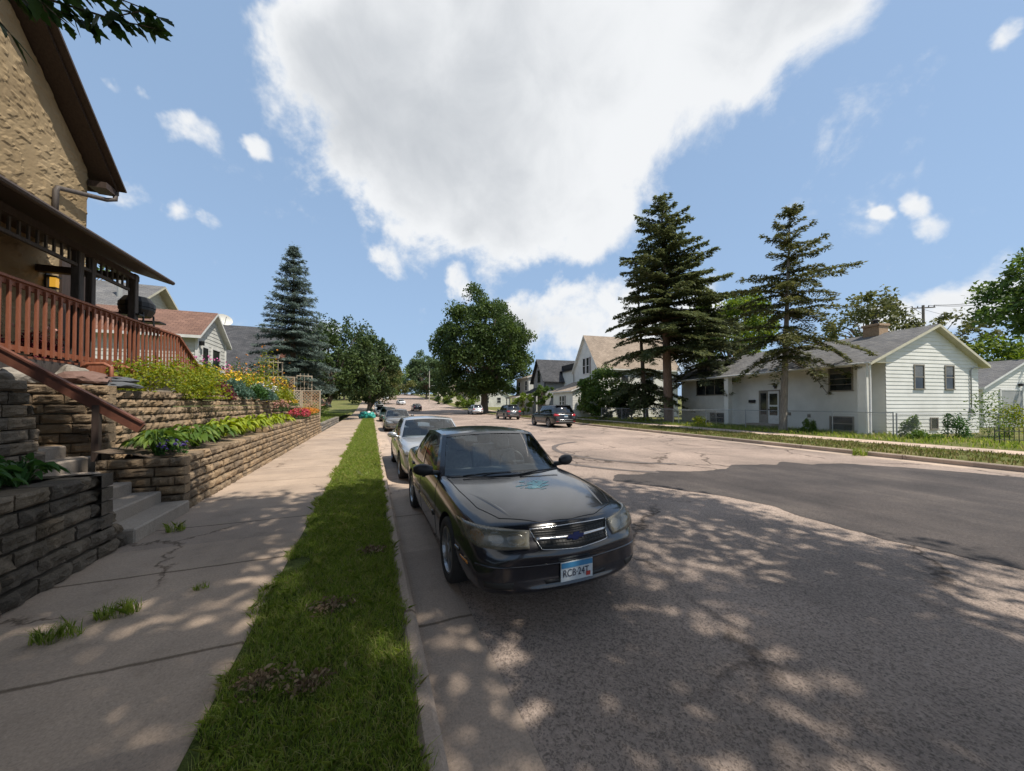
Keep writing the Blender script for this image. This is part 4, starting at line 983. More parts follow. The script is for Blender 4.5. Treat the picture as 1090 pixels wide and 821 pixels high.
# ================================================================== the white split-level house across the street
def white_house():
    fr = Frame((24.36, 10.26), 10.2); n, u = fr.n, fr.u; zg = .17
    h = thing('house', 'long white split-level house with grey roof, front columns and taupe windows', 'house', fr.P(4, 8, zg))
    ze, zp = 4.08, 6.1; x0, x1, L = 1.18, 8.1, 16.2
    mb = MB(); full = lambda a, b: (lambda z: (a, b))
    lap(mb, fr.P(x0, 0, 0), u, -n, zg, ze+.2, full(0, L), .205, .021); lap(mb, fr.P(x1, 0, 0), u, n, zg, ze, full(0, L), .205, .021)
    xm = 4.62; sl = (zp-ze)/(xm-.0)
    def gab(z):
        if z <= ze: return (0, x1-x0)
        lo = max(0, xm-(zp-z)/sl-x0); hi = min(x1-x0, xm+(zp-z)*(x1+.1-xm)/(zp-ze)-x0); return (lo, hi)
    lap(mb, fr.P(x0, 0, 0), n, -u, zg, zp, gab, .205, .021); lap(mb, fr.P(x0, L, 0), n, u, zg, zp, gab, .205, .021)
    wall = mb.build('wall', M_WHITE, h, fixn=False)
    # roof: front slope runs out over the columns
    e = ze+.04; top = .1
    roof_slab('roof', fr.P(-.32, L+.3, e-sl*.32), fr.P(-.32, -.32, e-sl*.32), fr.P(xm, -.32, zp+top), fr.P(xm, L+.3, zp+top), .15, M_SH_GREY, h, M_CREAM)
    roof_slab('roof', fr.P(x1+.4, -.32, ze-.08), fr.P(x1+.4, L+.3, ze-.08), fr.P(xm+.004, L+.3, zp+top), fr.P(xm+.004, -.32, zp+top), .15, M_SH_GREY, h, M_CREAM)
    m = MB(fr.M); m.box((-.30, -.28, ze-.11), (x0-.03, L+.25, ze-.09)); m.build('soffit', M_CREAM, h)
    m = MB(fr.M); m.prism([(-.1, -.02, ze-.06), (x0+.02, -.02, ze-.06), (x0+.02, -.02, ze+.45)], (0, .04, 0)); m.build('gable_infill', M_CREAM, h)
    m = MB(fr.M); m.tube([(-.37, -.3, ze-.13), (-.37, L+.3, ze-.13)], .055, 8); m.build('gutter', M_TRIM, h)
    for y in (.19, 9.24):
        m = MB(fr.M); m.box((-.19, y-.2, zg), (.19, y+.2, ze-.11), .01); m.box((-.22, y-.23, zg), (.22, y+.23, zg+.12)); m.build('column', M_WHITE, h)
    m = MB(fr.M); m.tube([(-.33, -.16, ze-.18), (-.1, -.12, ze-.45), (-.05, -.1, zg+.2), (-.15, -.12, zg+.05)], .05, 8); m.build('downspout', M_TRIM, h, smooth=True)
    F0 = fr.P(x0, 0, 0); G0 = fr.P(0, 0, 0)
    window(h, F0, u, -n, 1.56, 2.72, 2.62, 4.0, M_TAUPE, '3h', blinds=.7); window(h, F0, u, -n, 1.54, 2.70, .28, 1.02, M_TAUPE, 'h')
    window(h, F0, u, -n, 10.85, 14.05, 2.62, 3.98, M_TAUPE, 'vv'); window(h, F0, u, -n, 10.9, 12.4, .28, 1.0, M_TAUPE, 'h')
    window(h, G0, n, -u, 3.22, 3.86, 2.66, 3.92, M_TAUPE, 'h', .06, blinds=.45); window(h, G0, n, -u, 5.52, 6.12, 2.66, 3.92, M_TAUPE, 'h', .06, blinds=.62)
    window(h, G0, n, -u, 4.36, 4.84, .45, 1.02, M_TAUPE, 'none', .05)
    # entry: a white door beside a tall sidelight, steps, letter box, house number, lamp
    d = MB()
    def fb(mb, a0, a1, b0, b1, d0, d1): mb.add([F0+u*a+Vector((0, 0, b))-n*dd for dd in (d0, d1) for a, b in ((a0, b0), (a1, b0), (a1, b1), (a0, b1))], [(3, 2, 1, 0), (4, 5, 6, 7), (0, 1, 5, 4), (1, 2, 6, 5), (2, 3, 7, 6), (3, 0, 4, 7)])
    fb(d, 6.02, 6.86, .42, 2.72, -.02, .035); dr = d.build('door', M_TRIM, h)
    d = MB(); fb(d, 6.14, 6.74, 1.75, 2.55, .03, .042); fb(d, 6.14, 6.74, 1.0, 1.62, .03, .042); d.build('door_glass', M_PANE, dr)
    d = MB(); fb(d, 6.76, 6.80, 1.38, 1.46, .035, .09); d.build('handle', MT['plastic'], dr)
    d = MB(); fb(d, 6.86, 7.60, .42, 2.80, -.02, .045); fb(d, 5.94, 6.02, .42, 2.80, -.02, .05); fb(d, 5.94, 7.60, 2.72, 2.80, -.02, .052); dfm = d.build('door_frame', M_TAUPE, h)
    d = MB(); fb(d, 6.98, 7.46, 1.05, 2.6, .03, .052); d.build('sidelight_glass', M_PANE, dfm)
    d = MB(); fb(d, 5.7, 7.9, zg, .40, .02, 1.0); d.build('door_step', M_STEP, h)
    d = MB(); fb(d, 7.9, 8.42, 1.9, 2.12, .0, .13); d.build('mailbox', MT['plastic'], h)
    d = MB(); fb(d, 6.16, 6.36, 3.02, 3.22, .02, .16); fb(d, 6.2, 6.32, 2.9, 3.04, .02, .12); d.build('porch_light', MT['plastic'], h)
    V, Fs = text_mesh('3', .34); m = MB(); m.add([F0-u*(v.x*-1)*-1+u*5.72+Vector((0, 0, 3.05+v.y))-n*(.03+abs(v.z)) for v in V], Fs); m.build('house_number', MT['plastic'], h)
    m = MB(); fb(m, 5.55, 5.93, 3.50, 3.54, .02, .05); fb(m, 5.55, 5.6, 3.54, 3.62, .02, .05); fb(m, 5.88, 5.93, 3.54, 3.62, .02, .05); m.build('number_bracket', MT['plastic'], h)
    for a, z in ((3.9, .95), (5.2, 1.05)):
        d = MB(); fb(d, a, a+.16, z, z+.2, .0, .08); d.build('wall_box', M_TAUPE, h)
    # meter mast on the gable end
    m = MB(); b = fr.P(7.42, -.06, 0); m.tube([b+Vector((0, 0, 1.3)), b+Vector((0, 0, 3.75)), b+Vector((0, -.08, 3.9))+n*.1, b+n*.55+Vector((0, -.1, 3.86))], .03, 6); m.tube([b+Vector((0, 0, 1.25)), b+Vector((0, 0, 1.6))], .1, 8); m.build('meter_mast', M_GREYSIDING, h, smooth=True)
    # chimney
    ch = MB(fr.M); ch.box((4.2, 2.15, 5.2), (4.95, 3.0, 6.62), .01); ch.box((4.14, 2.09, 6.62), (5.01, 3.06, 6.76), .01); c = ch.build('chimney', mat('tan_brick', (.42, .30, .19), .9, (.30, .20, .13), 14), h)
    m = MB(fr.M); m.lathe([(.12, 6.75), (.12, 7.0), (.2, 7.0), (.2, 7.04), (.02, 7.14)], (4.57, 2.55, 0), 'z', 12); m.build('flue_cap', MT['plastic'], c)
    for x, y, z in ((2.2, 6.0, 5.2), (1.6, 11.6, 4.95)):
        m = MB(fr.M); m.tube([(x, y, z-.35), (x, y, z+.25)], .05, 8); m.build('vent_pipe', M_GREYSIDING, h)
    return fr
WH = white_house()
# ================================================================== left: block walls, steps, stucco house with porch
def blockmat(name, a, b):
    m, N, L, B = newmat(name); P = N.new('ShaderNodeTexCoord').outputs['Object']
    t = tex(N, L, 'Noise', 5, 7, .65, vec=P); c = ramp(N, L, t.outputs['Fac'], [(.3, a), (.7, b)])
    g = N.new('ShaderNodeNewGeometry'); r = ramp(N, L, g.outputs['Random Per Island'], [(0, (.62, .62, .64)), (.5, (1, .98, .96)), (1, (1.22, 1.14, 1.04))]); c = mixc(N, L, 1, c, r, 'MULTIPLY')
    s = tex(N, L, 'Noise', 1.4, 4, .6, vec=P); sr = ramp(N, L, s.outputs['Fac'], [(.5, (1, 1, 1)), (.72, (.6, .58, .54))]); c = mixc(N, L, .9, c, sr, 'MULTIPLY')
    f = tex(N, L, 'Noise', 70, 4, .7, vec=P); fr = ramp(N, L, f.outputs['Fac'], [(.3, (.65, .65, .65)), (.7, (1.25, 1.25, 1.25))]); c = mixc(N, L, .8, c, fr, 'MULTIPLY')
    L.new(c, B.inputs['Base Color']); B.inputs['Roughness'].default_value = .95; B.inputs['Specular IOR Level'].default_value = .15
    t3 = tex(N, L, 'Noise', 22, 6, .75, vec=P); bump(N, L, B, t3.outputs['Fac'], .9, .03); return m
M_BLOCK = blockmat('split_face_block', (.128, .106, .083), (.23, .192, .150))
M_BLOCK_LIT = blockmat('sunlit_split_face_block', (.20, .15, .102), (.34, .26, .178))  # lighter copy of the brown block, the sunlit tone put into its colour
M_GREYBLOCK = blockmat('grey_split_face_block', (.20, .185, .165), (.29, .27, .24))
def blocks(mb, p0, p1, nrm, z0, h, courses, batter, lrange, rnd, rough=.022, depth=.28, end0=0, end1=0, ztop=None, res=(7, 5)):
    """courses of split-faced blocks; p0->p1 along the base, nrm outwards, batter = set-back per course"""
    p0 = Vector((*p0, 0)); p1 = Vector((*p1, 0)); U = (p1-p0).normalized(); Ln = (p1-p0).length; N = Vector((*nrm, 0))
    for k in range(courses):
        u = -rnd.random()*lrange[0]*.6+end0*k; e = Ln-end1*k; za = z0+k*h; first = True
        while u < e-.02:
            l = rnd.uniform(*lrange); a = max(end0*k if end0 else 0.0, u); b = min(e, u+l); u += l
            if b-a < .05: continue
            if ztop is not None and za+h*.5 > ztop((a+b)/2): continue
            off = p0+N*(-batter*k+rnd.uniform(-.012, .012)); g = .009; nx, nz = res; rows = []
            for j in range(nz+1):
                r = []
                for i in range(nx+1):
                    uu = a+g+(b-a-2*g)*i/nx; zz = za+g+(h-2*g)*j/nz; edge = i in (0, nx) or j in (0, nz)
                    q = off+U*uu; d = -.016+rnd.uniform(-.005, .005) if edge else mnoise.noise(Vector((q.x*13+k*3, q.y*13, zz*13)))*rough*.9+rnd.uniform(-.32, .32)*rough+rough*.35
                    r.append(off+U*uu+N*d+Vector((0, 0, zz)))
                rows.append(r)
            back = lambda q: q-N*depth
            base = len(mb.v); mb.grid(rows)
            top = rows[-1]; bt = rows[0]; lf = [r[0] for r in rows]; rt = [r[-1] for r in rows]; W_ = nx+1
            # top, bottom and side faces share the front's rim so that each block is one island
            idx = lambda j, i: base+j*W_+i
            nb = len(mb.v); c = [off+U*(a+g)-N*depth+Vector((0, 0, za+g)), off+U*(b-g)-N*depth+Vector((0, 0, za+g)), off+U*(b-g)-N*depth+Vector((0, 0, za+h-g)), off+U*(a+g)-N*depth+Vector((0, 0, za+h-g))]
            mb.add(c, [])
            mb.f += [tuple([idx(nz, i) for i in range(nx+1)]+[nb+2, nb+3]), tuple([idx(0, i) for i in range(nx, -1, -1)]+[nb, nb+1]), tuple([idx(j, 0) for j in range(nz+1)]+[nb+3, nb]), tuple([idx(j, nx) for j in range(nz, -1, -1)]+[nb+1, nb+2])]
            mb.mi += [mb.m]*4
rw = random.Random(11)
mb = MB(); blocks(mb, (-2.70, 1.2), (-2.70, 5.60), (1, 0), .13, .152, 6, .022, (.28, .38), rw, .045, end1=.035)
blocks(mb, (-2.72, 5.46), (-3.9, 5.46), (0, 1), .13, .152, 6, 0, (.3, .45), rw, .02, depth=.2)
o = mb.build('retaining_wall', M_BLOCK, fixn=True, origin=(-2.75, 3.5, .13)); tag(o, 'low brown split-face block wall with stepped end nearest the camera', 'wall')
mb = MB(); blocks(mb, (-3.88, 1.2), (-3.88, 6.5), (1, 0), .9, .152, 8, .015, (.30, .48), rw, .025, end1=.02)
o = mb.build('retaining_wall', M_BLOCK, origin=(-3.9, 3.8, .9)); tag(o, 'upper brown block wall left of the steps behind the leafy bed', 'wall')
mb = MB(); blocks(mb, (-2.70, 7.05), (-2.70, 18.6), (1, 0), .12, .145, 7, .018, (.22, .29), rw, .035, ztop=lambda u: 1.0+.012*u, res=(5, 4)); blocks(mb, (-3.75, 7.04), (-2.70, 7.04), (0, -1), .12, .145, 6, .0, (.28, .45), rw, .03, depth=.2)
blocks(mb, (-2.74, 18.62), (-2.74, 23.9), (1, 0), .10, .135, 8, .016, (.20, .27), rw, .03, res=(4, 3))
o = mb.build('retaining_wall', M_BLOCK_LIT, origin=(-2.75, 14, .12)); tag(o, 'long sunlit tan block wall right of the steps along the sidewalk', 'wall')
mb = MB(); blocks(mb, (-3.88, 7.62), (-3.88, 20.5), (1, 0), .85, .152, 8, .018, (.19, .27), rw, .05, ztop=lambda u: 2.1-.012*u, res=(4, 3)); blocks(mb, (-4.95, 7.60), (-3.88, 7.60), (0, -1), .6, .152, 10, .0, (.3, .5), rw, .03, depth=.2)
o = mb.build('retaining_wall', M_BLOCK_LIT, origin=(-3.9, 14, .85)); tag(o, 'upper rough tan block wall right of the steps below the shrubs', 'wall')
mb = MB(); blocks(mb, (-3.3, 20.6), (-2.95, 23.0), (.99, -.14), 1.15, .14, 3, .01, (.24, .36), rw, .03, res=(3, 3)); blocks(mb, (-4.6, 20.55), (-3.3, 20.55), (0, -1), 1.15, .14, 4, 0, (.24, .36), rw, .03, depth=.2, res=(3, 3))
o = mb.build('retaining_wall', M_BLOCK_LIT, origin=(-3.3, 21, 1.1)); tag(o, 'short curved tan block wall holding the orange marigold bed', 'wall')
mb = MB(); blocks(mb, (-2.80, 24.4), (-2.80, 37.0), (1, 0), .08, .18, 3, .01, (.9, 1.5), rw, .012, res=(4, 3))
o = mb.build('retaining_wall', M_GREYBLOCK, origin=(-2.8, 30, .1)); tag(o, 'low grey concrete wall past the trellises below the grass slope', 'wall')
# soil of the beds
def soil(name, rows, m=M_SOIL):
    o = MB().grid(rows).build(name, m, smooth=True, fixn=False)
    if sum(p.normal.z for p in o.data.polygons) < 0: o.data.flip_normals()
    return tag(o, kind='structure')
def bed(name, xa, xb, y0, y1, za, zb, n=12, m=M_SOIL):
    soil(name, [[(lerp(xa, xb, j/4), lerp(y0, y1, i/n), lerp(za, zb, j/4)+.04*mnoise.noise(Vector((i*.9, j*.8, xa)))) for j in range(5)] for i in range(n+1)], m)
bed('garden_bed', -2.92, -3.86, 1.2, 5.5, .98, 1.02); bed('garden_bed', -2.92, -3.8, 7.08, 18.7, .95, 1.12); bed('garden_bed', -2.9, -3.8, 18.6, 23.9, 1.08, 1.3)
bed('garden_bed', -3.95, -5.3, 1.2, 6.4, 2.0, 2.15); bed('garden_bed', -3.98, -5.3, 7.65, 20.6, 1.93, 2.15); bed('garden_bed', -3.35, -5.3, 20.5, 24.2, 1.5, 2.0)
bed('yard_ground', -5.25, -40, -30, 24.3, 2.1, 2.25, m=M_DRYTURF); bed('grass_slope', -2.95, -40, 24.0, 64, .5, 2.3, m=M_TURF)
# concrete steps up from the sidewalk
st = thing('garden_steps', 'concrete steps rising between the two block walls', 'steps', (-2.66, 6.3, .15))
for k in range(9):
    x0 = -2.62-.34*k; z1 = .15+.172*(k+1); (y0, y1) = (5.62, 7.0) if k < 4 else (6.5, 7.55)
    MB().box((x0-.42, y0, z1-.30), (x0, y1, z1), .018).build('step', M_STEP, st)
M_REDWOOD = mat('red_brown_stain', (.20, .065, .035), .6, (.29, .105, .055), 5, bmp=.15, bscale=40, stretch=(6, 6, .7))
M_DKWOOD = mat('dark_brown_wood', (.035, .022, .018), .6, (.06, .04, .032), 5, stretch=(6, 6, .7))
M_GREYWOOD = mat('weathered_dark_post', (.045, .036, .032), .7, (.085, .07, .062), 6, stretch=(6, 6, .7))
M_HAND = mat('shaded_red_brown_stain', (.10, .035, .022), .6, (.16, .06, .035), 5, bmp=.15, bscale=40)  # red-brown stain darkened, the shade on the handrail painted into its colour
hr = thing('stair_handrail', 'sloping red-brown board handrail beside the garden steps', 'handrail', (-3.0, 7.35, 1.0))
MB().bar((-3.34, 7.30, 1.43), (-5.4, 7.30, 2.90), .045, .15).build('rail', M_HAND, hr)
MB().bar((-3.32, 7.30, 1.517), (-5.4, 7.30, 3.002), .085, .025).build('rail_cap', M_HAND, hr)
MB().box((-3.90, 7.265, .95), (-3.82, 7.335, 1.80)).build('post', M_DKWOOD, hr)

def stucco():
    m, N, L, B = newmat('rough_tan_stucco'); P = N.new('ShaderNodeTexCoord').outputs['Object']
    t = tex(N, L, 'Noise', .8, 6, .6, vec=P); c = ramp(N, L, t.outputs['Fac'], [(.25, (.22, .165, .10)), (.5, (.31, .232, .138)), (.75, (.37, .285, .178))]); L.new(c, B.inputs['Base Color']); B.inputs['Roughness'].default_value = .95; B.inputs['Specular IOR Level'].default_value = .1
    w = tex(N, L, 'Noise', 3, 3, .5, vec=P); v = tex(N, L, 'Voronoi', 4.2, vec=mixv(N, L, P, w), stretch=(1, 1.3, 1.9)); r = ramp(N, L, v.outputs['Distance'], [(0, (1, 1, 1)), (.30, (.3, .3, .3)), (.5, (0, 0, 0))])
    mk = tex(N, L, 'Noise', 2.2, 3, .6, vec=P); rr = ramp(N, L, mk.outputs['Fac'], [(.38, (0, 0, 0)), (.5, (1, 1, 1))]); h = mixc(N, L, 1, r, rr, 'MULTIPLY'); f = tex(N, L, 'Noise', 35, 4, .6, vec=P); h2 = mixc(N, L, .10, h, f.outputs['Fac'], 'ADD')
    bump(N, L, B, h2, .5, .06); return m
M_STUCCO = stucco()
def stucco_house():
    h = thing('house', 'tan stucco house with brown porch, red deck railing and steep gable', 'house', (-7, 6, 2.1))
    X = -7.0; y0, y1 = -1.0, 12.75; ze = 8.0; ym = 5.87; zp = ze+(y1-ym)*.975
    pr = [(y0, 1.9), (y1, 1.9), (y1, ze), (ym, zp), (y0, ze)]
    wl = MB(); wl.prism([(X-.04, a, b) for a, b in pr], (-9, 0, 0)); rows = []
    for z in np.arange(1.9, zp-.3, .045):      # hand-thrown plaster: raised daubs and hollows on the street face
        a, b = (y0, y1) if z <= ze else (ym-(zp-z)/.975, ym+(zp-z)/.975); r = []
        for k in range(260):
            y = lerp(a, b, k/259); q = Vector((y*4.2, z*5.6, 2.0)); d = mnoise.noise(q)+.55*mnoise.noise(q*2.3+Vector((5, 1, 0))); s = min(1, max(0, (d-.22)/.10)); s2 = min(1, max(0, (-d-.34)/.12))
            r.append((X+.017*s*s*(3-2*s)-.010*s2+.004*mnoise.noise(q*5), y, z))
        rows.append(r)
    wl.grid(rows); wl.build('wall', M_STUCCO, h)
    for s in (1, -1):
        ye = ym+s*(y1-ym+.42); zz = ze-.42*.975
        roof_slab('roof', (X+.42, ye, zz+.28), (X-9.4, ye, zz+.28), (X-9.4, ym+(.002*s), zp+.28), (X+.42, ym+(.002*s), zp+.28), .24, M_SH_BROWN, h, M_DKWOOD)
        m = MB(); m.bar((X+.45, ye, zz+.17), (X+.45, ym+.002*s, zp+.17), .05, .26, up=(1, 0, 0)); m.build('rake_board', M_DKWOOD, h)
    m = MB(); m.box((X+.03, y1-.05, ze-.42), (X+.40, y1+.38, ze-.26)); m.build('eave_return', M_DKWOOD, h)
    m = MB(); m.tube([(X+.38, y1+.36, ze-.3), (X+.38, y1+.34, ze-.52), (X+.28, y1+.2, ze-.62), (X+.07, y1-1.05, ze-1.05), (X+.07, y1-1.1, ze-1.15), (X+.07, y1-1.12, ze-1.9)], .055, 8); m.build('downspout', M_GREYWOOD, h, smooth=True)
    m = MB(); m.box((X+.0, y1-.85, 2.3), (X+.05, y1+.03, 5.3)); m.box((X+.05, y1-.28, 2.3), (X+.12, y1+.04, 5.3)); m.build('corner_panel', M_DKWOOD, h)
    # windows and a door on the wall under the porch
    window(h, (X, 0, 0), (0, 1, 0), (1, 0, 0), 7.7, 8.9, 3.4, 4.7, M_DKWOOD, 'h')
    # porch deck, posts, frieze and roof
    Xd = -5.2; Ya, Yb = 3.0, 13.0
    m = MB()
    for k in range(13): m.box((Xd-.14*k-.136, Ya, 2.56), (Xd-.14*k, Yb, 2.6))
    m.build('deck_floor', M_REDWOOD, h); MB().box((Xd-1.8, Ya, 2.34), (Xd+.02, Yb, 2.555)).build('deck_fascia', M_GREYWOOD, h)
    MB().box((Xd-1.75, Ya, 1.7), (Xd-.04, Yb-.1, 2.338)).build('porch_foundation', concrete('pale_foundation', (.24, .22, .19), (.34, .31, .27)), h)
    for y, x, w in ((9.55, -5.36, .13), (9.9, -5.36, .11), (11.25, -5.34, .14), (5.2, -5.36, .13)): MB().box((x-w/2, y-w/2, 2.6), (x+w/2, y+w/2, 4.95), .01).build('porch_post', M_GREYWOOD, h)
    roof_slab('porch_roof', (-4.72, 3.0, 4.93), (-4.72, 11.42, 4.93), (X, 11.42, 5.62), (X, 3.0, 5.62), .10, M_SH_BROWN, h, M_DKWOOD)
    m = MB(); m.box((-5.42, 3.0, 4.80), (-5.28, 11.36, 4.93)); m.box((-6.98, 11.22, 4.80), (-5.42, 11.36, 4.95)); m.build('porch_beam', M_DKWOOD, h)
    m = MB(); m.tube([(-4.68, 3.0, 4.87), (-4.68, 11.44, 4.87)], .05, 8); m.build('porch_gutter', M_DKWOOD, h)
    fz = thing_part('frieze', h)
    m = MB(); m.box((-5.38, 3.0, 4.50), (-5.32, 11.08, 4.56)); m.build('frieze_rail', M_GREYWOOD, fz)
    sl0 = MB().box((-5.365, 0, 4.56), (-5.335, .035, 4.80)).build('slat', M_GREYWOOD, fz); sl0.location.y = 5.0
    for k in range(1, 36): c = sl0.copy(); COL.objects.link(c); c.parent = fz; c.location.y = 5.0+k*.172
    # railing: every baluster a piece of its own, one mesh shared
    rl = thing_part('railing', h)
    MB().box((Xd-.07, Ya, 3.75), (Xd+.07, Yb, 3.79)).build('top_rail', M_REDWOOD, rl); MB().box((Xd-.02, Ya, 3.66), (Xd+.025, Yb, 3.748)).build('upper_rail', M_REDWOOD, rl); MB().box((Xd-.02, Ya, 2.66), (Xd+.025, Yb, 2.74)).build('lower_rail', M_REDWOOD, rl)
    proto = None
    for k in range(44):
        y = 5.9+k*.162
        if proto is None: proto = MB().box((Xd+.027, -.019, 2.62), (Xd+.062, .019, 3.72)).build('baluster', M_REDWOOD, rl); proto.location.y = y
        else:
            c = proto.copy(); COL.objects.link(c); c.parent = rl; c.location.y = y
    # the flight down at the far end
    sr = thing_part('stair_railing', h)
    MB().bar((Xd, 13.0, 3.76), (Xd, 14.7, 2.78), .13, .05).build('top_rail', M_REDWOOD, sr)
    for k in range(11):
        y = 13.05+k*.155; z = 3.74-(y-13.0)*.577; MB().box((Xd-.02, y, z-1.12), (Xd+.02, y+.04, z)).build('baluster', M_REDWOOD, sr)
    m = MB()
    for k in range(5): m.box((Xd-1.2, 13.0+.33*k, 2.40-.19*k-.04), (Xd, 13.33+.33*k+.02, 2.40-.19*k))
    m.build('stair_tread', M_REDWOOD, sr)
    # amber wall lantern and hanging hook
    l = MB(); l.box((X+.03, 11.45, 4.5), (X+.06, 11.55, 4.85)); l.box((X+.06, 11.43, 4.743), (X+.24, 11.57, 4.78)); l.box((X+.1, 11.44, 4.49), (X+.22, 11.56, 4.517)); lo = l.build('wall_lantern', MT['plastic'], h)
    gm, N, L, B = newmat('lit_amber_glass'); B.inputs['Base Color'].default_value = (.8, .4, .05, 1); B.inputs['Emission Color'].default_value = (1, .52, .06, 1); B.inputs['Emission Strength'].default_value = .45
    MB().box((X+.11, 11.45, 4.52), (X+.21, 11.55, 4.74)).build('lamp_glass', gm, lo)
def thing_part(name, parent):
    o = bpy.data.objects.new(name, None); COL.objects.link(o); o.parent = parent; o.empty_display_size = .1; return o
stucco_house()
# grill with its lid up, on the porch corner
g = thing('barbecue_grill', 'black lidded grill standing at the porch end by the last post', 'grill', (-5.5, 11.75, 2.6))
MB().lathe([(.02, 4.0), (.26, 4.03), (.33, 4.18), (.33, 4.24), (.02, 4.24)], (-5.5, 11.75, 0), 'z', 14).build('firebox', MT['plastic'], g)
MB().lathe([(.34, 4.25), (.33, 4.36), (.24, 4.50), (.03, 4.54)], (-5.5, 11.75, 0), 'z', 14).build('lid', MT['plastic'], g)
MB().box((-5.75, 11.2, 3.96), (-5.2, 11.42, 4.0)).build('side_shelf', MT['plastic'], g); MB().box((-5.75, 12.08, 3.96), (-5.2, 12.4, 4.0)).build('side_shelf', MT['plastic'], g)
for sx in (-.22, .22):
    for sy in (-.22, .22): MB().tube([(-5.5+sx*1.2, 11.75+sy*1.2, 2.6), (-5.5+sx, 11.75+sy, 4.1)], .02, 6).build('leg', MT['plastic'], g)
# wooden garden bench end seen against the fascia
g = thing('garden_bench', 'small dark wooden bench with curled arms on the upper bed', 'bench', (-4.75, 9.35, 2.1))
for y in (9.1, 9.75): 
    MB().tube([(-4.62, y, 2.1), (-4.62, y, 2.52), (-4.72, y, 2.58), (-4.95, y, 2.57), (-5.02, y, 2.48)], .035, 6).build('arm', M_REDWOOD, g, smooth=True)
MB().box((-5.0, 9.1, 2.33), (-4.64, 9.75, 2.37)).build('seat', M_REDWOOD, g); MB().box((-5.05, 9.1, 2.40), (-5.02, 9.75, 2.62)).build('backrest', M_REDWOOD, g)
# boulders on the corner of the upper wall
M_STONE = mat('grey_boulder', (.16, .145, .125), .9, (.30, .27, .23), 4, bmp=.5, bscale=20, bdist=.03); M_SLATE = mat('dark_slate', (.05, .055, .065), .7, (.10, .105, .11), 5, bmp=.4, bscale=20)
M_REDSTONE = mat('red_brown_boulder', (.11, .06, .045), .9, (.18, .11, .09), 5, bmp=.4, bscale=20)
def boulder(label, c, s, m, seed, group=None, name='boulder'):
    bm = bmesh.new(); bmesh.ops.create_icosphere(bm, subdivisions=3, radius=1)
    for v in bm.verts:
        d = v.co.normalized(); k = 1+.35*mnoise.noise(d*1.3+Vector((seed*3.1, 0, 0)))+.15*mnoise.noise(d*3.5+Vector((seed, 2, 0))); q = d*k
        v.co = Vector((c[0]+q.x*s[0], c[1]+q.y*s[1], c[2]+max(-.55, q.z)*s[2]))
    me = bpy.data.meshes.new(name); bm.verts.index_update(); V = [v.co[:] for v in bm.verts]; Fs = [[v.index for v in f.verts] for f in bm.faces]; bm.free(); bpy.data.meshes.remove(me)
    return tag(npmesh(name, V, Fs, m, origin=c), label, 'stone', group)
boulder('dark red-brown flat stone left of the slate on the upper wall corner', (-4.35, 7.95, 2.22), (.30, .34, .13), M_REDSTONE, 1)
boulder('round pale boulder behind the slate slabs below the deck', (-4.85, 8.65, 2.25), (.22, .26, .24), M_STONE, 2)
boulder('dark slate slab lying on the upper wall corner', (-4.12, 8.35, 2.14), (.22, .42, .07), M_SLATE, 3)
boulder('second thinner slate slab tilted on top of the first slab', (-4.2, 8.5, 2.24), (.2, .34, .06), M_SLATE, 4)
boulder('long tan rock lying along the foot of the deck foundation', (-4.95, 7.8, 2.22), (.18, .42, .16), M_STONE, 6)
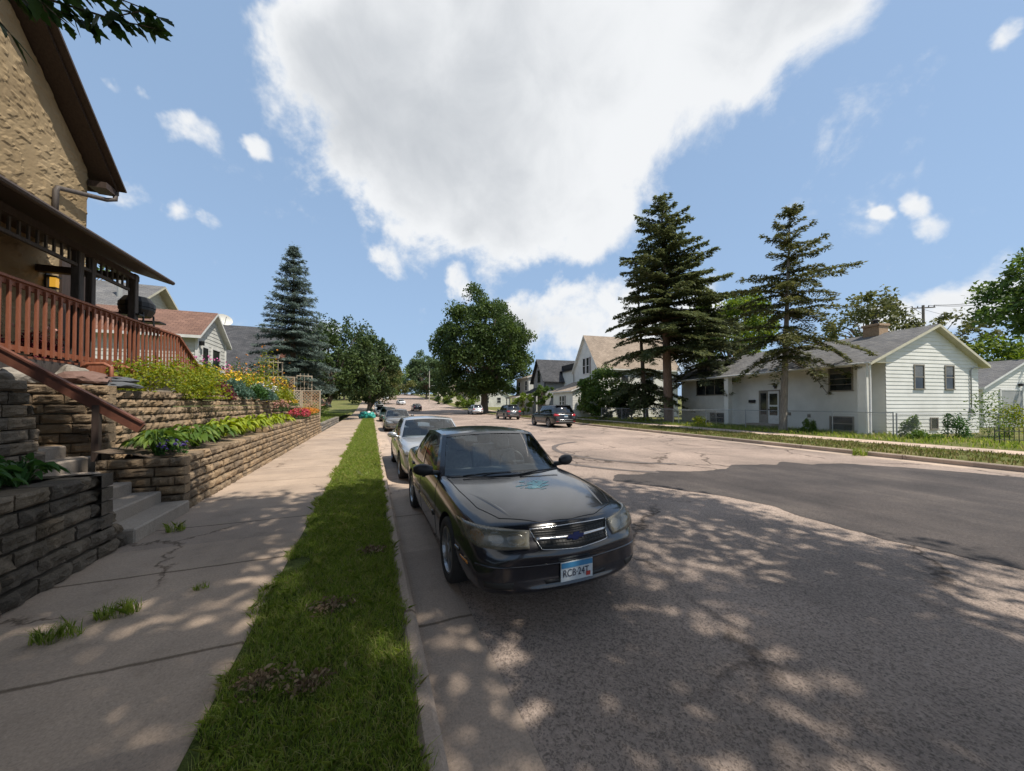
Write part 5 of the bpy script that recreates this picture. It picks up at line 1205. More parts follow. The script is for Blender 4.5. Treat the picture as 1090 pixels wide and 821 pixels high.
# ================================================================== other buildings
def neighbour_left():
    fr = Frame((0, 0), 0)
    h = thing('house', 'small white house with red-brown porch roof beyond the garden', 'house', (-9, 24, 2.2))
    gable_shell(fr, h, -11.4, -8.0, 0, 1, 2.2, 2.3, 2.4, 'x', M_WHITE2, M_SH_RED) if False else None
    # frame x runs into the lot: on this side of the street that is -X, so mirror it
    fm = Frame((0, 0), 0); fm.n = Vector((-1, 0, 0)); fm.M = Matrix(((-1, 0, 0, 0), (0, 1, 0, 0), (0, 0, 1, 0), (0, 0, 0, 1)))
    gable_shell(fm, h, 8.0, 13.0, 21.9, 25.5, 2.2, 5.3, 6.65, 'x', M_WHITE2, M_SH_RED, .3, .25)
    P = (-8.0, 21.9, 0); U = (0, 1, 0); N = (1, 0, 0)
    window(h, P, U, N, 1.75, 2.75, 3.75, 4.75, M_TRIM, 'none')
    d = MB(); d.box((-7.985, 22.35, 2.4), (-7.95, 23.15, 4.85)); dr = d.build('door', M_TRIM, h); MB().box((-7.955, 22.45, 3.2), (-7.942, 23.05, 4.7)).build('door_glass', M_PANE, dr)
    l = MB(); l.box((-7.98, 22.05, 4.75), (-7.8, 22.2, 4.95)); l.build('porch_light', MT['plastic'], h)
    gable_shell(fm, h, 12.5, 22, 23.8, 33.4, 2.2, 6.0, 9.1, 'x', M_CREAM, M_SH_GREY, .4, .45, trim=M_CREAM)
    MB().tube([(-13.2, 26.6, 7.0), (-13.2, 26.6, 9.2)], .12, 8).build('chimney_pipe', M_GREYSIDING, h)
    # satellite dish on the rake
    s = thing('satellite_dish', 'pale satellite dish on the porch gable of the white house', 'dish', (-8.15, 25.1, 5.8))
    rows = []
    ax = Vector((.55, -.7, .45)).normalized(); a = ax.cross(Vector((0, 0, 1))).normalized(); b = ax.cross(a); c = Vector((-8.0, 25.2, 6.65))
    for r in (0.01, .15, .28, .38): rows.append([c+a*r*1.1*math.cos(t*math.pi/10)+b*r*math.sin(t*math.pi/10)+ax*(r*r*.9) for t in range(20)])
    MB().grid(rows, True).build('reflector', M_WHITE2, s, smooth=True)
    MB().tube([(-8.15, 25.1, 5.75), (-8.1, 25.15, 6.4), c-ax*.02], .025, 6).build('mast', M_GREYSIDING, s); MB().tube([c-b*-.3, c+ax*.42], .015, 5).build('feed_arm', M_GREYSIDING, s)
    # dark roofed house behind
    M_BRICK = mat('red_brick_wall', (.22, .09, .065), .9, (.30, .14, .10), 18)
    h2 = thing('house', 'low house with big charcoal roof and brick wall left of the blue spruce', 'house', (-12, 38, 2.2))
    gable_shell(fm, h2, 7.6, 19.5, 34.2, 42.2, 2.2, 4.75, 8.7, 'x', M_BRICK, M_SH_DARK, .45, .3, trim=M_CREAM)
    window(h2, (-19.5, 34.2, 0), (1, 0, 0), (0, -1, 0), 7.2, 8.6, 3.2, 4.3, M_TRIM, 'h')
    m = MB(); m.lathe([(.09, 8.0), (.09, 8.75), (.14, 8.75), (.14, 8.8), (.01, 8.85)], (-14.6, 37.2, 0), 'z', 10); m.build('roof_vent', MT['plastic'], h2)
neighbour_left()
def yellow_house():
    O = onx(637, 430, 24.6); fr = Frame((O.x, O.y), 6); zg = .25
    h = thing('house', 'tall white gabled house with tan shingle roof behind the first black suv', 'house', fr.P(4, 4, zg)); n, u = fr.n, fr.u
    W = 6.2
    gable_shell(fr, h, 0, 11, 0, W, zg, 6.3, 10.3, 'x', M_WHITE, M_SH_TAN, .35, .35, trim=M_WHITE)
    F = fr.P(0, 0, 0); S = fr.P(0, 0, 0)
    window(h, F, u, -n, 2.2, 2.85, 5.6, 7.5, M_TRIM, 'h', .1, shutters=M_SHUTTER); window(h, F, u, -n, 3.15, 3.8, 5.6, 7.5, M_TRIM, 'h', .1)
    window(h, S, n, -u, 3, 4, 3.6, 5.2, M_TRIM, 'h', .1); window(h, S, n, -u, 6.5, 7.5, 3.6, 5.2, M_TRIM, 'h', .1)
    # enclosed front porch with its own low roof
    x0 = -3.0; fl = lambda a, b: (lambda z: (a, b)); mb = MB(); ya, yb = .6, W+.2
    lap(mb, fr.P(x0, ya, 0), u, -n, zg, 3.35, fl(0, yb-ya)); lap(mb, fr.P(x0, ya, 0), n, -u, zg, 3.4, fl(0, 3.0)); lap(mb, fr.P(x0, yb, 0), n, u, zg, 3.4, fl(0, 3.0)); mb.build('porch_wall', M_WHITE, h, fixn=False)
    roof_slab('porch_roof', fr.P(x0-.3, yb+.3, 3.35), fr.P(x0-.3, ya-.3, 3.35), fr.P(.05, ya-.3, 4.75), fr.P(.05, yb+.3, 4.75), .14, M_SH_TAN, h)
    window(h, fr.P(x0, ya, 0), u, -n, 2.3, 2.85, 1.5, 2.75, M_TRIM, 'h', .1, shutters=M_SHUTTER); window(h, fr.P(x0, ya, 0), u, -n, 3.1, 3.65, 1.5, 2.75, M_TRIM, 'h', .1)
    window(h, fr.P(x0, ya, 0), n, -u, 1.0, 2.0, 1.5, 2.75, M_TRIM, 'h', .1)
yellow_house()
def grey_house():
    O = onx(580, 430, 23.6); fr = Frame((O.x, O.y), 5); zg = .25; n, u = fr.n, fr.u
    h = thing('house', 'grey gabled house with black eaves trim and white side wing', 'house', fr.P(4, 3, zg))
    gable_shell(fr, h, 0, 7, 0, 4.6, zg, 5.6, 8.5, 'x', M_GREYSIDING, M_SH_DARK, .5, .5, trim=M_BLACKTRIM)
    gable_shell(fr, h, 3.0, 12, -3.4, .4, zg, 6.6, 6.9, 'y', M_WHITE, M_SH_DARK, .3, .3, trim=M_BLACKTRIM)
    MB(fr.M).box((3.4, -2.6, 6.9), (8, 1.5, 7.6)).build('flat_dormer', M_SH_DARK if False else M_BLACKTRIM, h)
    window(h, fr.P(0, 0, 0), u, -n, 1.85, 2.75, 5.2, 6.8, M_BLACKTRIM, 'h', .12); window(h, fr.P(0, 0, 0), u, -n, 1.2, 3.4, 1.6, 3.2, M_BLACKTRIM, 'vv', .12)
    roof_slab('porch_roof', fr.P(-1.6, 4.6, 3.5), fr.P(-1.6, -.6, 3.5), fr.P(.0, -.6, 4.3), fr.P(.0, 4.6, 4.3), .14, M_SH_DARK, h, M_BLACKTRIM)
    for y in (-.4, 2.0, 4.4): MB(fr.M).box((-1.5, y-.07, zg), (-1.36, y+.07, 3.46)).build('porch_post', M_TRIM, h)
    window(h, fr.P(3.0, -3.4, 0), n, -u, 1.0, 2.2, 3.9, 5.2, M_TRIM, 'v', .1)
    roof_slab('side_roof', fr.P(.2, -4.6, 3.2), fr.P(9.5, -4.6, 3.2), fr.P(9.5, -3.42, 3.9), fr.P(.2, -3.42, 3.9), .12, M_SH_DARK, h, M_BLACKTRIM)
    m = MB(fr.M); m.tube([(5.5, -.8, 7.5), (5.5, -.8, 8.7)], .12, 8); m.build('vent_pipe', MT['plastic'], h)
grey_house()
def far_white_house():
    O = onx(563, 430, 24); fr = Frame((O.x, O.y), 5); zg = gz(O.y)+.2; n, u = fr.n, fr.u
    h = thing('house', 'pale two storey house with tan roof right of the big maple', 'house', fr.P(4, 4, zg))
    gable_shell(fr, h, 0, 10, 0, 6.5, zg, zg+6.0, zg+7.6, 'y', M_WHITE2, M_SH_TAN, .35, .3)
    for a, b in ((.9, 1.8), (4.5, 5.4)):
        window(h, fr.P(0, 0, 0), u, -n, a, b, zg+3.9, zg+5.4, M_TRIM, 'h', .1)
    window(h, fr.P(0, 0, 0), n, -u, 3, 4, zg+3.8, zg+5.3, M_TRIM, 'h', .1); window(h, fr.P(0, 0, 0), n, -u, 6, 7, zg+.9, zg+2.5, M_TRIM, 'h', .1)
    roof_slab('porch_roof', fr.P(-2.2, 6.4, zg+2.7), fr.P(-2.2, .1, zg+2.7), fr.P(0, .1, zg+3.3), fr.P(0, 6.4, zg+3.3), .14, M_SH_TAN, h)
    for y in (.3, 2.3, 4.3, 6.2): MB(fr.M).box((-2.1, y-.08, zg), (-1.94, y+.08, zg+2.66)).build('porch_post', M_TRIM, h)
    d = MB(fr.M); d.box((-.05, 2.6, zg+.2), (-.02, 3.6, zg+2.3)); d.build('door', M_TAUPE, h)
far_white_house()
def cottage(label, px, X, wy, dx, eh, ph, ridge, mw, mr, front=True, ang=4, py=430):
    O = onx(px, py, X); fr = Frame((O.x, O.y), ang); zg = gz(O.y)+.15; h = thing('house', label, 'house', fr.P(dx/2, wy/2, zg)); n, u = fr.n, fr.u
    gable_shell(fr, h, 0, dx, 0, wy, zg, zg+eh, zg+ph, ridge, mw, mr, .4, .35, course=.3)
    window(h, fr.P(0, 0, 0), u, -n, wy*.2, wy*.2+1, zg+1, zg+2.4, M_TRIM, 'h', .1); window(h, fr.P(0, 0, 0), u, -n, wy*.65, wy*.65+1, zg+1, zg+2.4, M_TRIM, 'h', .1)
    window(h, fr.P(0, 0, 0), n, -u, dx*.3, dx*.3+1, zg+1, zg+2.4, M_TRIM, 'h', .1); window(h, fr.P(0, 0, 0), n, -u, dx*.65, dx*.65+1, zg+1, zg+2.4, M_TRIM, 'h', .1)
    d = MB(fr.M); d.box((-.05, wy*.45, zg+.1), (-.02, wy*.45+.95, zg+2.2)); d.build('door', M_TAUPE, h)
    return h
cottage('small pale cottage with low roof seen left of the maple trunk', 505, 24, 8, 9, 3.0, 5.2, 'y', M_WHITE2, M_SH_GREY)
cottage('cream cottage with steep tan roof far up the right side', 481, 23.5, 7, 10, 3.4, 7.2, 'x', M_CREAM, M_SH_TAN)
cottage('far low house with tan roof beside the thin utility pole', 466, 22.5, 10, 9, 2.8, 5.0, 'y', M_CREAM, M_SH_TAN)
def garage():
    O = onx(1046, 430, 40); O = ony(1046, 430, 10.5); fr = Frame((O.x, O.y), 12); n, u = fr.n, fr.u; zg = .2
    h = thing('garage', 'white sided garage with grey door at the far right edge', 'garage', fr.P(3, 3, zg))
    gable_shell(fr, h, 0, 8.0, 0, 7, zg, 3.0, 4.9, 'y', M_WHITE, M_SH_GREY, .3, .25)
    d = MB(fr.M); d.box((1.6, -.06, zg), (3.6, -.02, 2.75)); d.build('garage_door', M_GREYSIDING, h)
    d = MB(fr.M); d.box((1.5, -.08, zg), (1.6, -.0, 2.85)); d.box((3.6, -.08, zg), (3.7, -.0, 2.85)); d.box((1.5, -.08, 2.75), (3.7, -.0, 2.85)); d.build('door_frame', M_TRIM, h)
    d = MB(fr.M); d.box((3.3, -.2, 3.05), (3.45, -.02, 3.25)); d.build('security_light', MT['plastic'], h)
garage()
# ================================================================== fences, poles
M_GALV = mat('galvanised_steel', (.38, .39, .40), .5, (.30, .31, .32), 8, metal=.5)
def chain_fence(label, pts, h=1.2, step=2.6, cell=.11, gate=None, zg=.18):
    f = thing('chain_link_fence', label, 'fence', (pts[0][0], pts[0][1], zg)); mesh = MB(); k = 0
    for (a, b) in zip(pts, pts[1:]):
        A = Vector((a[0], a[1], zg)); B = Vector((b[0], b[1], zg)); L = (B-A).length; U = (B-A)/L; N = Vector((-U.y, U.x, 0)); Z = Vector((0, 0, 1))
        MB().tube([A+Z*h, B+Z*h], .022, 6).build('top_rail', M_GALV, f)
        n = max(1, round(L/step))
        for i in range(n+1):
            if i == n and b is not pts[-1]: continue
            p = A+U*(L*i/n); MB().tube([p, p+Z*(h+.04)], .032 if i in (0,) else .026, 6).build('post', M_GALV, f)
        u = -h
        while u < L:
            for s in (0, 1):
                t0, t1 = max(0, -u), min(h, L-u)
                if t1 > t0:
                    z0, z1 = (t0, t1) if s == 0 else (h-t0, h-t1); p = A+U*(u+t0)+Z*z0; q = A+U*(u+t1)+Z*z1
                    d = (q-p).normalized().cross(N)*.003; mesh.quad(p-d, q-d, q+d, p+d)
            u += cell
    mesh.build('wire_mesh', M_GALV, f, fixn=False); return f
chain_fence('chain-link fence running in front of the white split-level house', [(22.2, 30.5), (23.85, 16.5), (23.75, 9.1)])
chain_fence('short chain-link return running back along the white gable end', [(23.8, 9.0), (28.6, 7.2)], 1.15)
chain_fence('far chain-link fence crossing the lawn before the garage', [(30.5, 6.2), (46, 4.4)], 1.1)
gt = thing('chain_link_gate', 'open pale chain-link gate leaf beside the leaning conifer trunk', 'gate', (23.2, 20.8, .18))
MB().tube([(23.25, 21.6, .2), (23.25, 21.6, 1.3), (23.7, 18.6, 1.3), (23.7, 18.6, .2), (23.25, 21.6, .24)], .028, 6).build('gate_frame', M_GALV, gt)
m = MB()
for k in range(20):
    t = k/20; m.bar((lerp(23.25, 23.7, t), lerp(21.6, 18.6, t), .24), (lerp(23.25, 23.7, min(1, t+.3)), lerp(21.6, 18.6, min(1, t+.3)), 1.3), .005, .005)
m.build('wire_mesh', M_GALV, gt)
ir = thing('iron_fence', 'low black iron picket fence at the right edge of the lawn', 'fence', (25.5, 5.5, .18))
A = Vector((24.2, 6.2, .18)); B = Vector((29.5, 2.6, .18)); L = (B-A).length; U = (B-A)/L
for z in (.14, .50): MB().tube([A+Vector((0, 0, z)), B+Vector((0, 0, z))], .016, 6).build('rail', MT['plastic'], ir)
for k in range(int(L/.16)):
    p = A+U*(.16*k); MB().tube([p, p+Vector((0, 0, .62)), p+Vector((0, 0, .68))], [.013, .013, .002], 5).build('picket', MT['plastic'], ir)
M_POLE = mat('weathered_pole', (.16, .13, .10), .9, (.24, .2, .16), 4, stretch=(5, 5, .5))
p = onx(457, 420, 17.6); g = gz(p.y)
up = thing('utility_pole', 'thin pale utility pole beside the far cottages', 'pole', (p.x, p.y, g)); MB().tube([(p.x, p.y, g), (p.x, p.y, g+10.2)], [.17, .12], 8).build('shaft', mat('pale_pole', (.40, .37, .32), .8), up)
MB().tube([(p.x, p.y, g+5.2), (p.x+.8, p.y-.3, g+5.5), (p.x+2.2, p.y-.6, g+5.5)], .05, 6).build('lamp_arm', M_GALV, up); MB().box((p.x+2.0, p.y-.75, g+5.36), (p.x+2.8, p.y-.45, g+5.5), .04).build('lamp_head', M_GALV, up)
p = ony(983, 350, 24); g = .3; zt = p.z+3.25
up = thing('utility_pole', 'dark utility pole with crossarm rising behind the white house roof', 'pole', (p.x, p.y, g)); MB().tube([(p.x, p.y, g), (p.x, p.y, zt)], [.2, .15], 8).build('shaft', M_POLE, up)
ax = Vector((.8, -.6, 0)); c = Vector((p.x, p.y, zt-.35)); MB().bar(c-ax*1.3, c+ax*1.3, .1, .13).build('crossarm', M_POLE, up)
m = MB(); m.bar(c-ax*1.1, c-Vector((0, 0, .9)), .04, .04); m.build('brace', M_POLE, up)
for s in (-1.2, -.6, .6, 1.2): MB().lathe([(.05, .06), (.07, .12), (.04, .2), (.06, .26), (.01, .3)], c+ax*s, 'z', 8).build('insulator', MT['plastic'], up)
def wire(label, a, b, sag, r=.012):
    a = Vector(a); b = Vector(b); m = MB(); m.tube([a.lerp(b, t/20)-Vector((0, 0, sag*4*(t/20)*(1-t/20))) for t in range(21)], r, 5)
    o = m.build('power_line', MT['plastic'], origin=a); tag(o, label, 'wire')
wire('upper overhead power line running right from the crossarm', c+ax*1.2+Vector((0, 0, .3)), ony(1100, 312, 13.5), .35, .03)
wire('lower overhead power line running right from the crossarm', c+ax*.6+Vector((0, 0, .3)), ony(1100, 317, 13.8), .4, .03)
wire('overhead line running left from the crossarm behind the tree', c-ax*1.2+Vector((0, 0, .3)), ony(900, 344, 34), .3, .03)
wire('service line sloping down behind the gable to the right', c-Vector((0, 0, .2)), ony(1100, 346, 14.5), .5, .018)
# ================================================================== trees
def unit(v): return v/np.maximum(1e-9, np.linalg.norm(v, axis=1, keepdims=True))
def cards(rg, C, size, aspect=.62, up=.35, fold=.0, axis=None):
    """rhombic leaves at points C (n,3)"""
    n = len(C); s = np.broadcast_to(np.asarray(size, float), (n,))[:, None]
    t = unit(rg.normal(size=(n, 3))) if axis is None else unit(axis+rg.normal(size=(n, 3))*.35)
    nm = unit(rg.normal(size=(n, 3))+np.array([0, 0, up*3])); b = unit(np.cross(nm, t))
    V = np.stack([C-t*s*.5, C+b*s*aspect*.5-t*s*.08, C+t*s*.5, C-b*s*aspect*.5-t*s*.08], axis=1).reshape(-1, 3)
    return V, np.arange(n*4).reshape(n, 4)
class Leaves:
    def __init__(self): self.V = []; self.F = []; self.n = 0
    def add(self, V, F): self.V.append(V); self.F.append(F+self.n); self.n += len(V)
    def build(self, name, m, parent=None, origin=None):
        return npmesh(name, np.concatenate(self.V), np.concatenate(self.F), m, parent, origin=origin)
LM = {}
LM['maple'] = leafmat('maple_leaves', [(0.027, 0.050, 0.015), (0.050, 0.085, 0.022), (0.075, 0.119, 0.033)], .25)
LM['dark'] = leafmat('dark_green_leaves', [(0.027, 0.049, 0.019), (0.049, 0.081, 0.027), (0.074, 0.115, 0.038)], .25)
LM['mid'] = leafmat('mid_green_leaves', [(0.049, 0.091, 0.022), (0.084, 0.147, 0.034), (0.119, 0.189, 0.045)], .35)
LM['yellow'] = leafmat('yellow_green_leaves', [(0.069, 0.119, 0.020), (0.119, 0.188, 0.027), (0.175, 0.237, 0.037)], .4)
LM['olive'] = leafmat('olive_leaves', [(0.068, 0.084, 0.027), (0.108, 0.121, 0.041), (0.142, 0.149, 0.054)], .3)
LM['blue'] = leafmat('blue_spruce_needles', [(.075, .11, .095), (.13, .175, .155), (.20, .25, .225)], .3)
LM['fir'] = leafmat('dark_conifer_needles', [(.06, .08, .035), (.11, .135, .055), (.17, .19, .085)], .35)
LM['fir2'] = leafmat('bronze_conifer_needles', [(.06, .075, .028), (.10, .115, .042), (.17, .165, .055)], .35)
LM['firgrey'] = leafmat('grey_green_conifer_needles', [(.06, .075, .04), (.10, .12, .06), (.14, .16, .085)], .3)
LM['deadfir'] = leafmat('dry_twigs', [(0.050, 0.040, 0.030), (0.090, 0.075, 0.050)], .1)
LM['far'] = leafmat('far_tree_leaves', [(0.060, 0.102, 0.042), (0.090, 0.138, 0.060), (0.120, 0.168, 0.078)], .3)
LM['shade'] = leafmat('street_tree_leaves', [(0.030, 0.060, 0.014), (0.050, 0.090, 0.020), (0.070, 0.120, 0.025)], .35)
LIGHT = {}
for k_, st_ in (('maple', [(.05, .085, .022), (.075, .12, .03), (.11, .16, .04)]), ('dark', [(.045, .075, .025), (.07, .11, .034), (.10, .145, .045)]), ('mid', [(.08, .13, .03), (.11, .17, .04), (.15, .21, .05)]), ('olive', [(.10, .12, .035), (.14, .155, .05), (.18, .18, .06)]), ('yellow', [(.11, .17, .025), (.16, .22, .035), (.22, .27, .05)])):
    LIGHT[LM[k_].name] = leafmat('light_'+LM[k_].name, st_, .35)
M_BARK = mat('grey_brown_bark', (.10, .08, .062), .95, (.20, .16, .125), 6, bmp=.8, bscale=18, stretch=(3, 3, .5), bdist=.05)
M_BARK2 = mat('reddish_bark', (.13, .085, .06), .95, (.24, .165, .12), 7, bmp=.8, bscale=20, stretch=(3, 3, .5), bdist=.04)
M_BARKGREY = mat('pale_grey_bark', (.16, .14, .12), .95, (.28, .25, .21), 7, bmp=.8, bscale=20, stretch=(3, 3, .5), bdist=.04)
def trunk_mesh(parent, pts, radii, m, limbs=(), name='trunk'):
    mb = MB()
    # flared foot
    p = [Vector(q) for q in pts]; rr = list(radii)
    p = [p[0]-Vector((0, 0, .15)), p[0]+Vector((0, 0, .25))]+p[1:]; rr = [rr[0]*1.5, rr[0]*1.05]+rr[1:]
    mb.tube(p, rr, 10)
    for a, r in limbs: mb.tube(a, r, 6)
    return mb.build(name, m, parent, smooth=True)
def broadleaf(name, label, base, crown, nclump, per, leaf, lm, bark=None, r=.3, group=None, rc=None, seed=1, cat='tree', shell=.55, trunkless=False, flat=.75, lumpy=.22, fork=None, wis=0):
    """crown = (cx, cy, cz, rx, ry, rz) in world metres"""
    rg = np.random.default_rng(seed); cx, cy_, cz, rx, ry, rz = crown; base = Vector(base)
    root = thing(name, label, cat, base, 0, group)
    d = unit(rg.normal(size=(nclump, 3))); rad = (shell+(1-shell)*rg.random(nclump))**.6
    lump = np.array([1+lumpy*mnoise.noise(Vector(tuple(q*1.7))+Vector((seed*5.3, 0, 0)))*2 for q in d]); rad = rad*lump
    cl = d*rad[:, None]*np.array([rx, ry, rz]); cl = cl[cl[:, 2] > -rz*.92]; cl += np.array([cx, cy_, cz])
    rc = rc or (rx+ry+rz)/3*.26
    L = Leaves()
    for c in cl:
        k = int(per*rg.uniform(.6, 1.3)); q = unit(rg.normal(size=(k, 3)))*(rg.random(k)[:, None]**.45)*rc*rg.uniform(.65, 1.25)*np.array([1, 1, flat])
        q[:, 2] -= .25*(q[:, 0]**2+q[:, 1]**2)/rc
        V, F = cards(rg, c+q, leaf*rg.uniform(.7, 1.3, k)); L.add(V, F)
    for _ in range(wis):     # wispy shoots sticking out of the top
        a = rg.normal(size=3)*np.array([.75, .75, .3]); a[2] = abs(a[2])+.6; a /= np.linalg.norm(a); s = np.array([cx, cy_, cz])+a*np.array([rx, ry, rz])*.92; ln = rg.uniform(.5, 1.5); k = 26
        t = rg.random(k)[:, None]; V, F = cards(rg, s+(a*.5+np.array([0, 0, .6]))*ln*t+rg.normal(size=(k, 3))*.12, leaf*rg.uniform(.6, 1.1, k)); L.add(V, F)
    ob = L.build('crown', lm, root)
    lt = LIGHT.get(lm.name)
    if lt:
        ob.data.materials.append(lt); ob.data.polygons.foreach_set('material_index', np.concatenate([np.full(len(f), int(rg.random() < .34), dtype=np.int32) for f in L.F])); ob.data.update()
    if not trunkless:
        top = Vector((cx, cy_, cz)); fk = fork or base.lerp(Vector((cx, cy_, cz-rz*.75)), 1.0); fk = Vector(fk)
        limbs = []
        for i in range(0, len(cl), max(1, len(cl)//22)):
            c = Vector(tuple(cl[i])); m_ = fk.lerp(c, .5)+Vector((0, 0, .12*(c-fk).length)); limbs.append(([fk-Vector((0, 0, .1)), fk.lerp(m_, .5), m_, c], [r*.45, r*.3, r*.2, r*.06]))
        trunk_mesh(root, [base, base.lerp(fk, .5), fk, fk.lerp(top, .6)], [r, r*.85, r*.75, r*.3], bark or M_BARK, limbs)
    return root
def conifer(name, label, base, h, rmax, z0, lm, bark, r, seed, whorls=16, per=6, lean=(0, 0), droop=.35, asym=None, profile=None, dens=1.0, needle=.20, width=.28, gaps=0.0, group=None, lift=0.25, extra=None, tw=(.18, .42)):
    rg = np.random.default_rng(seed); base = Vector(base); root = thing(name, label, 'tree', base, 0, group); L = Leaves(); L2 = Leaves(); limbs = []
    ax = lambda z: np.array([base.x+lean[0]*z/h, base.y+lean[1]*z/h, base.z+z])
    prof = profile or (lambda t: (1-t)**.8)
    for w in range(whorls):
        t = (w+rg.uniform(-.5, .5))/(whorls-1); t = min(.985, max(0, t)); z = z0+(h-z0)*t
        n = max(3, int(round(per*(1 if t < .8 else .8)))); a0 = rg.random()*6.28
        for k in range(n):
            if rg.random() < gaps: continue
            a = a0+6.283*k/n+rg.uniform(-.35, .35); ln = rmax*prof(t)*rg.uniform(.72, 1.15)+.12
            dr = np.array([math.cos(a), math.sin(a), 0]); dj = rg.uniform(.45, 1.45); lj = rg.uniform(.5, 1.4)
            if asym is not None: ln *= max(.35, 1+asym[2]*(dr[0]*asym[0]+dr[1]*asym[1])*(1-t))
            dz = droop*dj*(1-t)*ln; li = lift*lj*ln*(.4+.6*t)
            m = max(5, int(ln/.16)); u = np.linspace(.08, 1, m); zz = z+li*u-dz*u**1.6*1.3
            P = ax(z)[None, :]*1.0+dr[None, :]*(ln*u)[:, None]; P[:, 2] = base.z+zz
            limbs.append(([tuple(ax(z)), tuple(P[m//2]), tuple(P[-1])], [r*.22*(1-t)+.012, r*.10*(1-t)+.01, .006]))
            side = np.array([-dr[1], dr[0], 0])
            for i in range(m):
                tl = (rg.uniform(*tw)*ln*(1-u[i]*.72)+.10)*min(1, .35+u[i]*1.6)
                for s in (-1, 1):
                    if rg.random() < .12: continue
                    k2 = max(3, int(dens*(tl/.055+2))); v = rg.random(k2)[:, None]
                    q = P[i]+(side*s*.85+dr*.55)*tl*v; q[:, 2] -= (droop*.5*tl*v[:, 0]**1.4)+rg.random(k2)*.05*tl
                    q += rg.normal(size=(k2, 3))*np.array([.035, .035, .045])
                    axd = np.tile(side*s*.85+dr*.6+np.array([0, 0, -.15]), (k2, 1))
                    V, F = cards(rg, q, needle*rg.uniform(.7, 1.25, k2), width, .9, axis=axd); L.add(V, F)
            k2 = int(10*dens); V, F = cards(rg, P[-1]+rg.normal(size=(k2, 3))*.09, needle, width, .6, axis=np.tile(dr, (k2, 1))); L.add(V, F)
    # leader
    k2 = int(60*dens); zz = h-rg.random(k2)*h*.07; q = np.stack([base.x+lean[0]+rg.normal(size=k2)*.05*(h-zz+.15), base.y+lean[1]+rg.normal(size=k2)*.05*(h-zz+.15), base.z+zz], axis=1)
    V, F = cards(rg, q, needle, width, .3); L.add(V, F)
    L.build('crown', lm, root)
    trunk_mesh(root, [tuple(ax(0)), tuple(ax(h*.3)), tuple(ax(h*.6)), tuple(ax(h*.98))], [r, r*.8, r*.5, .02], bark, limbs)
    return root
# -- left side
conifer('spruce_tree', 'blue-green spruce standing behind the trellises', (-4.85, 27.2, 1.55), 10.8, 2.75, .9, LM['blue'], M_BARK, .2, 3, whorls=30, per=10, droop=.22, needle=.19, dens=1.7, profile=lambda t: (1-t)**.85, lift=.2)
broadleaf('street_tree', 'dense dark tree with wispy shoots just right of the spruce', (-4.2, 41, 1.6), (-3.7, 41, 6.2, 4.4, 4.4, 4.0), 110, 190, .30, LM['dark'], r=.3, seed=5, group='trees along the left sidewalk', wis=34)
broadleaf('street_tree', 'olive tinged tree leaning over the left parked cars', (-.3, 54, .15), (-.2, 54, 6.6, 4.4, 4.6, 4.6), 100, 170, .32, LM['dark'], r=.28, seed=6, group='trees along the left sidewalk', wis=24)
broadleaf('street_tree', 'yellowish olive tree overhanging the far left kerb', (-.4, 74, gz(74)+.15), (1.2, 74, 7.0, 5.6, 5.5, 5.0), 90, 150, .40, LM['olive'], r=.3, seed=7, group='trees along the left sidewalk')
broadleaf('street_tree', 'farthest left roadside tree on the hill', (-.5, 104, gz(104)+.15), (2.0, 104, 9, 6.6, 6.5, 6), 80, 130, .5, LM['mid'], r=.35, seed=8, group='trees along the left sidewalk')
broadleaf('yard_tree', 'dark backyard tree filling the gap behind the left street trees', (-12, 66, 2), (-11, 66, 7.5, 6, 6, 5.2), 80, 140, .45, LM['dark'], r=.3, seed=9)
broadleaf('yard_tree', 'small tree whose top shows beside the stucco house corner', (-17, 29.5, 2.2), (-16.6, 29.5, 9.6, 1.9, 1.9, 2.6), 26, 70, .26, LM['mid'], r=.16, seed=10)
# -- right side
broadleaf('maple_tree', 'big round dark maple on the right verge beyond the suvs', (18.8, 60.3, gz(60)+.15), (18.6, 60.3, 12.0, 8.4, 8.2, 8.5), 250, 260, .42, LM['maple'], r=.72, seed=12, rc=1.7, lumpy=.24, shell=.62, fork=(18.8, 60.3, 4.2), flat=.8)
conifer('conifer_tree', 'tallest dark conifer with bare reddish lower trunk left of the white house', (25.1, 24.4, .18), 20.6, 5.9, 6.4, LM['fir'], M_BARK2, .42, 21, whorls=27, per=8, lean=(-.5, .3), droop=.30, asym=(.93, -.37, .22), needle=.33, width=.36, dens=1.0, gaps=.28, lift=.42, profile=lambda t: min(1, .7+t*1.2)*(1-t)**.62*(.8+.35*math.sin(t*47)**2))
conifer('conifer_tree', 'shorter shaggy conifer hanging over the left end of the white house', (28.0, 22.6, .18), 11.5, 3.4, 4.5, LM['firgrey'], M_BARK, .22, 22, whorls=15, per=8, droop=.42, needle=.30, width=.36, dens=.9, gaps=.3, profile=lambda t: (1-t)**.6)
conifer('conifer_tree', 'dark twin conifer leaning behind the tallest conifer trunk', (25.4, 27.6, .18), 15.5, 4.4, 1.6, LM['fir'], M_BARK, .25, 23, whorls=19, per=7, lean=(-.6, .6), droop=.45, needle=.30, width=.36, dens=.8, gaps=.25)
conifer('conifer_tree', 'sparse bronze-green conifer in front of the white house door', (23.2, 13.75, .18), 13.6, 2.75, 4.5, LM['fir2'], M_BARKGREY, .2, 24, whorls=20, per=7, lean=(.55, -.2), droop=.62, asym=(.93, -.37, .15), needle=.22, width=.36, dens=1.35, gaps=.30, lift=.60, profile=lambda t: (.8+.45*math.sin(t*31+1)**2)*min(1, (1-t)*1.7)**.75, tw=(.16, .34))
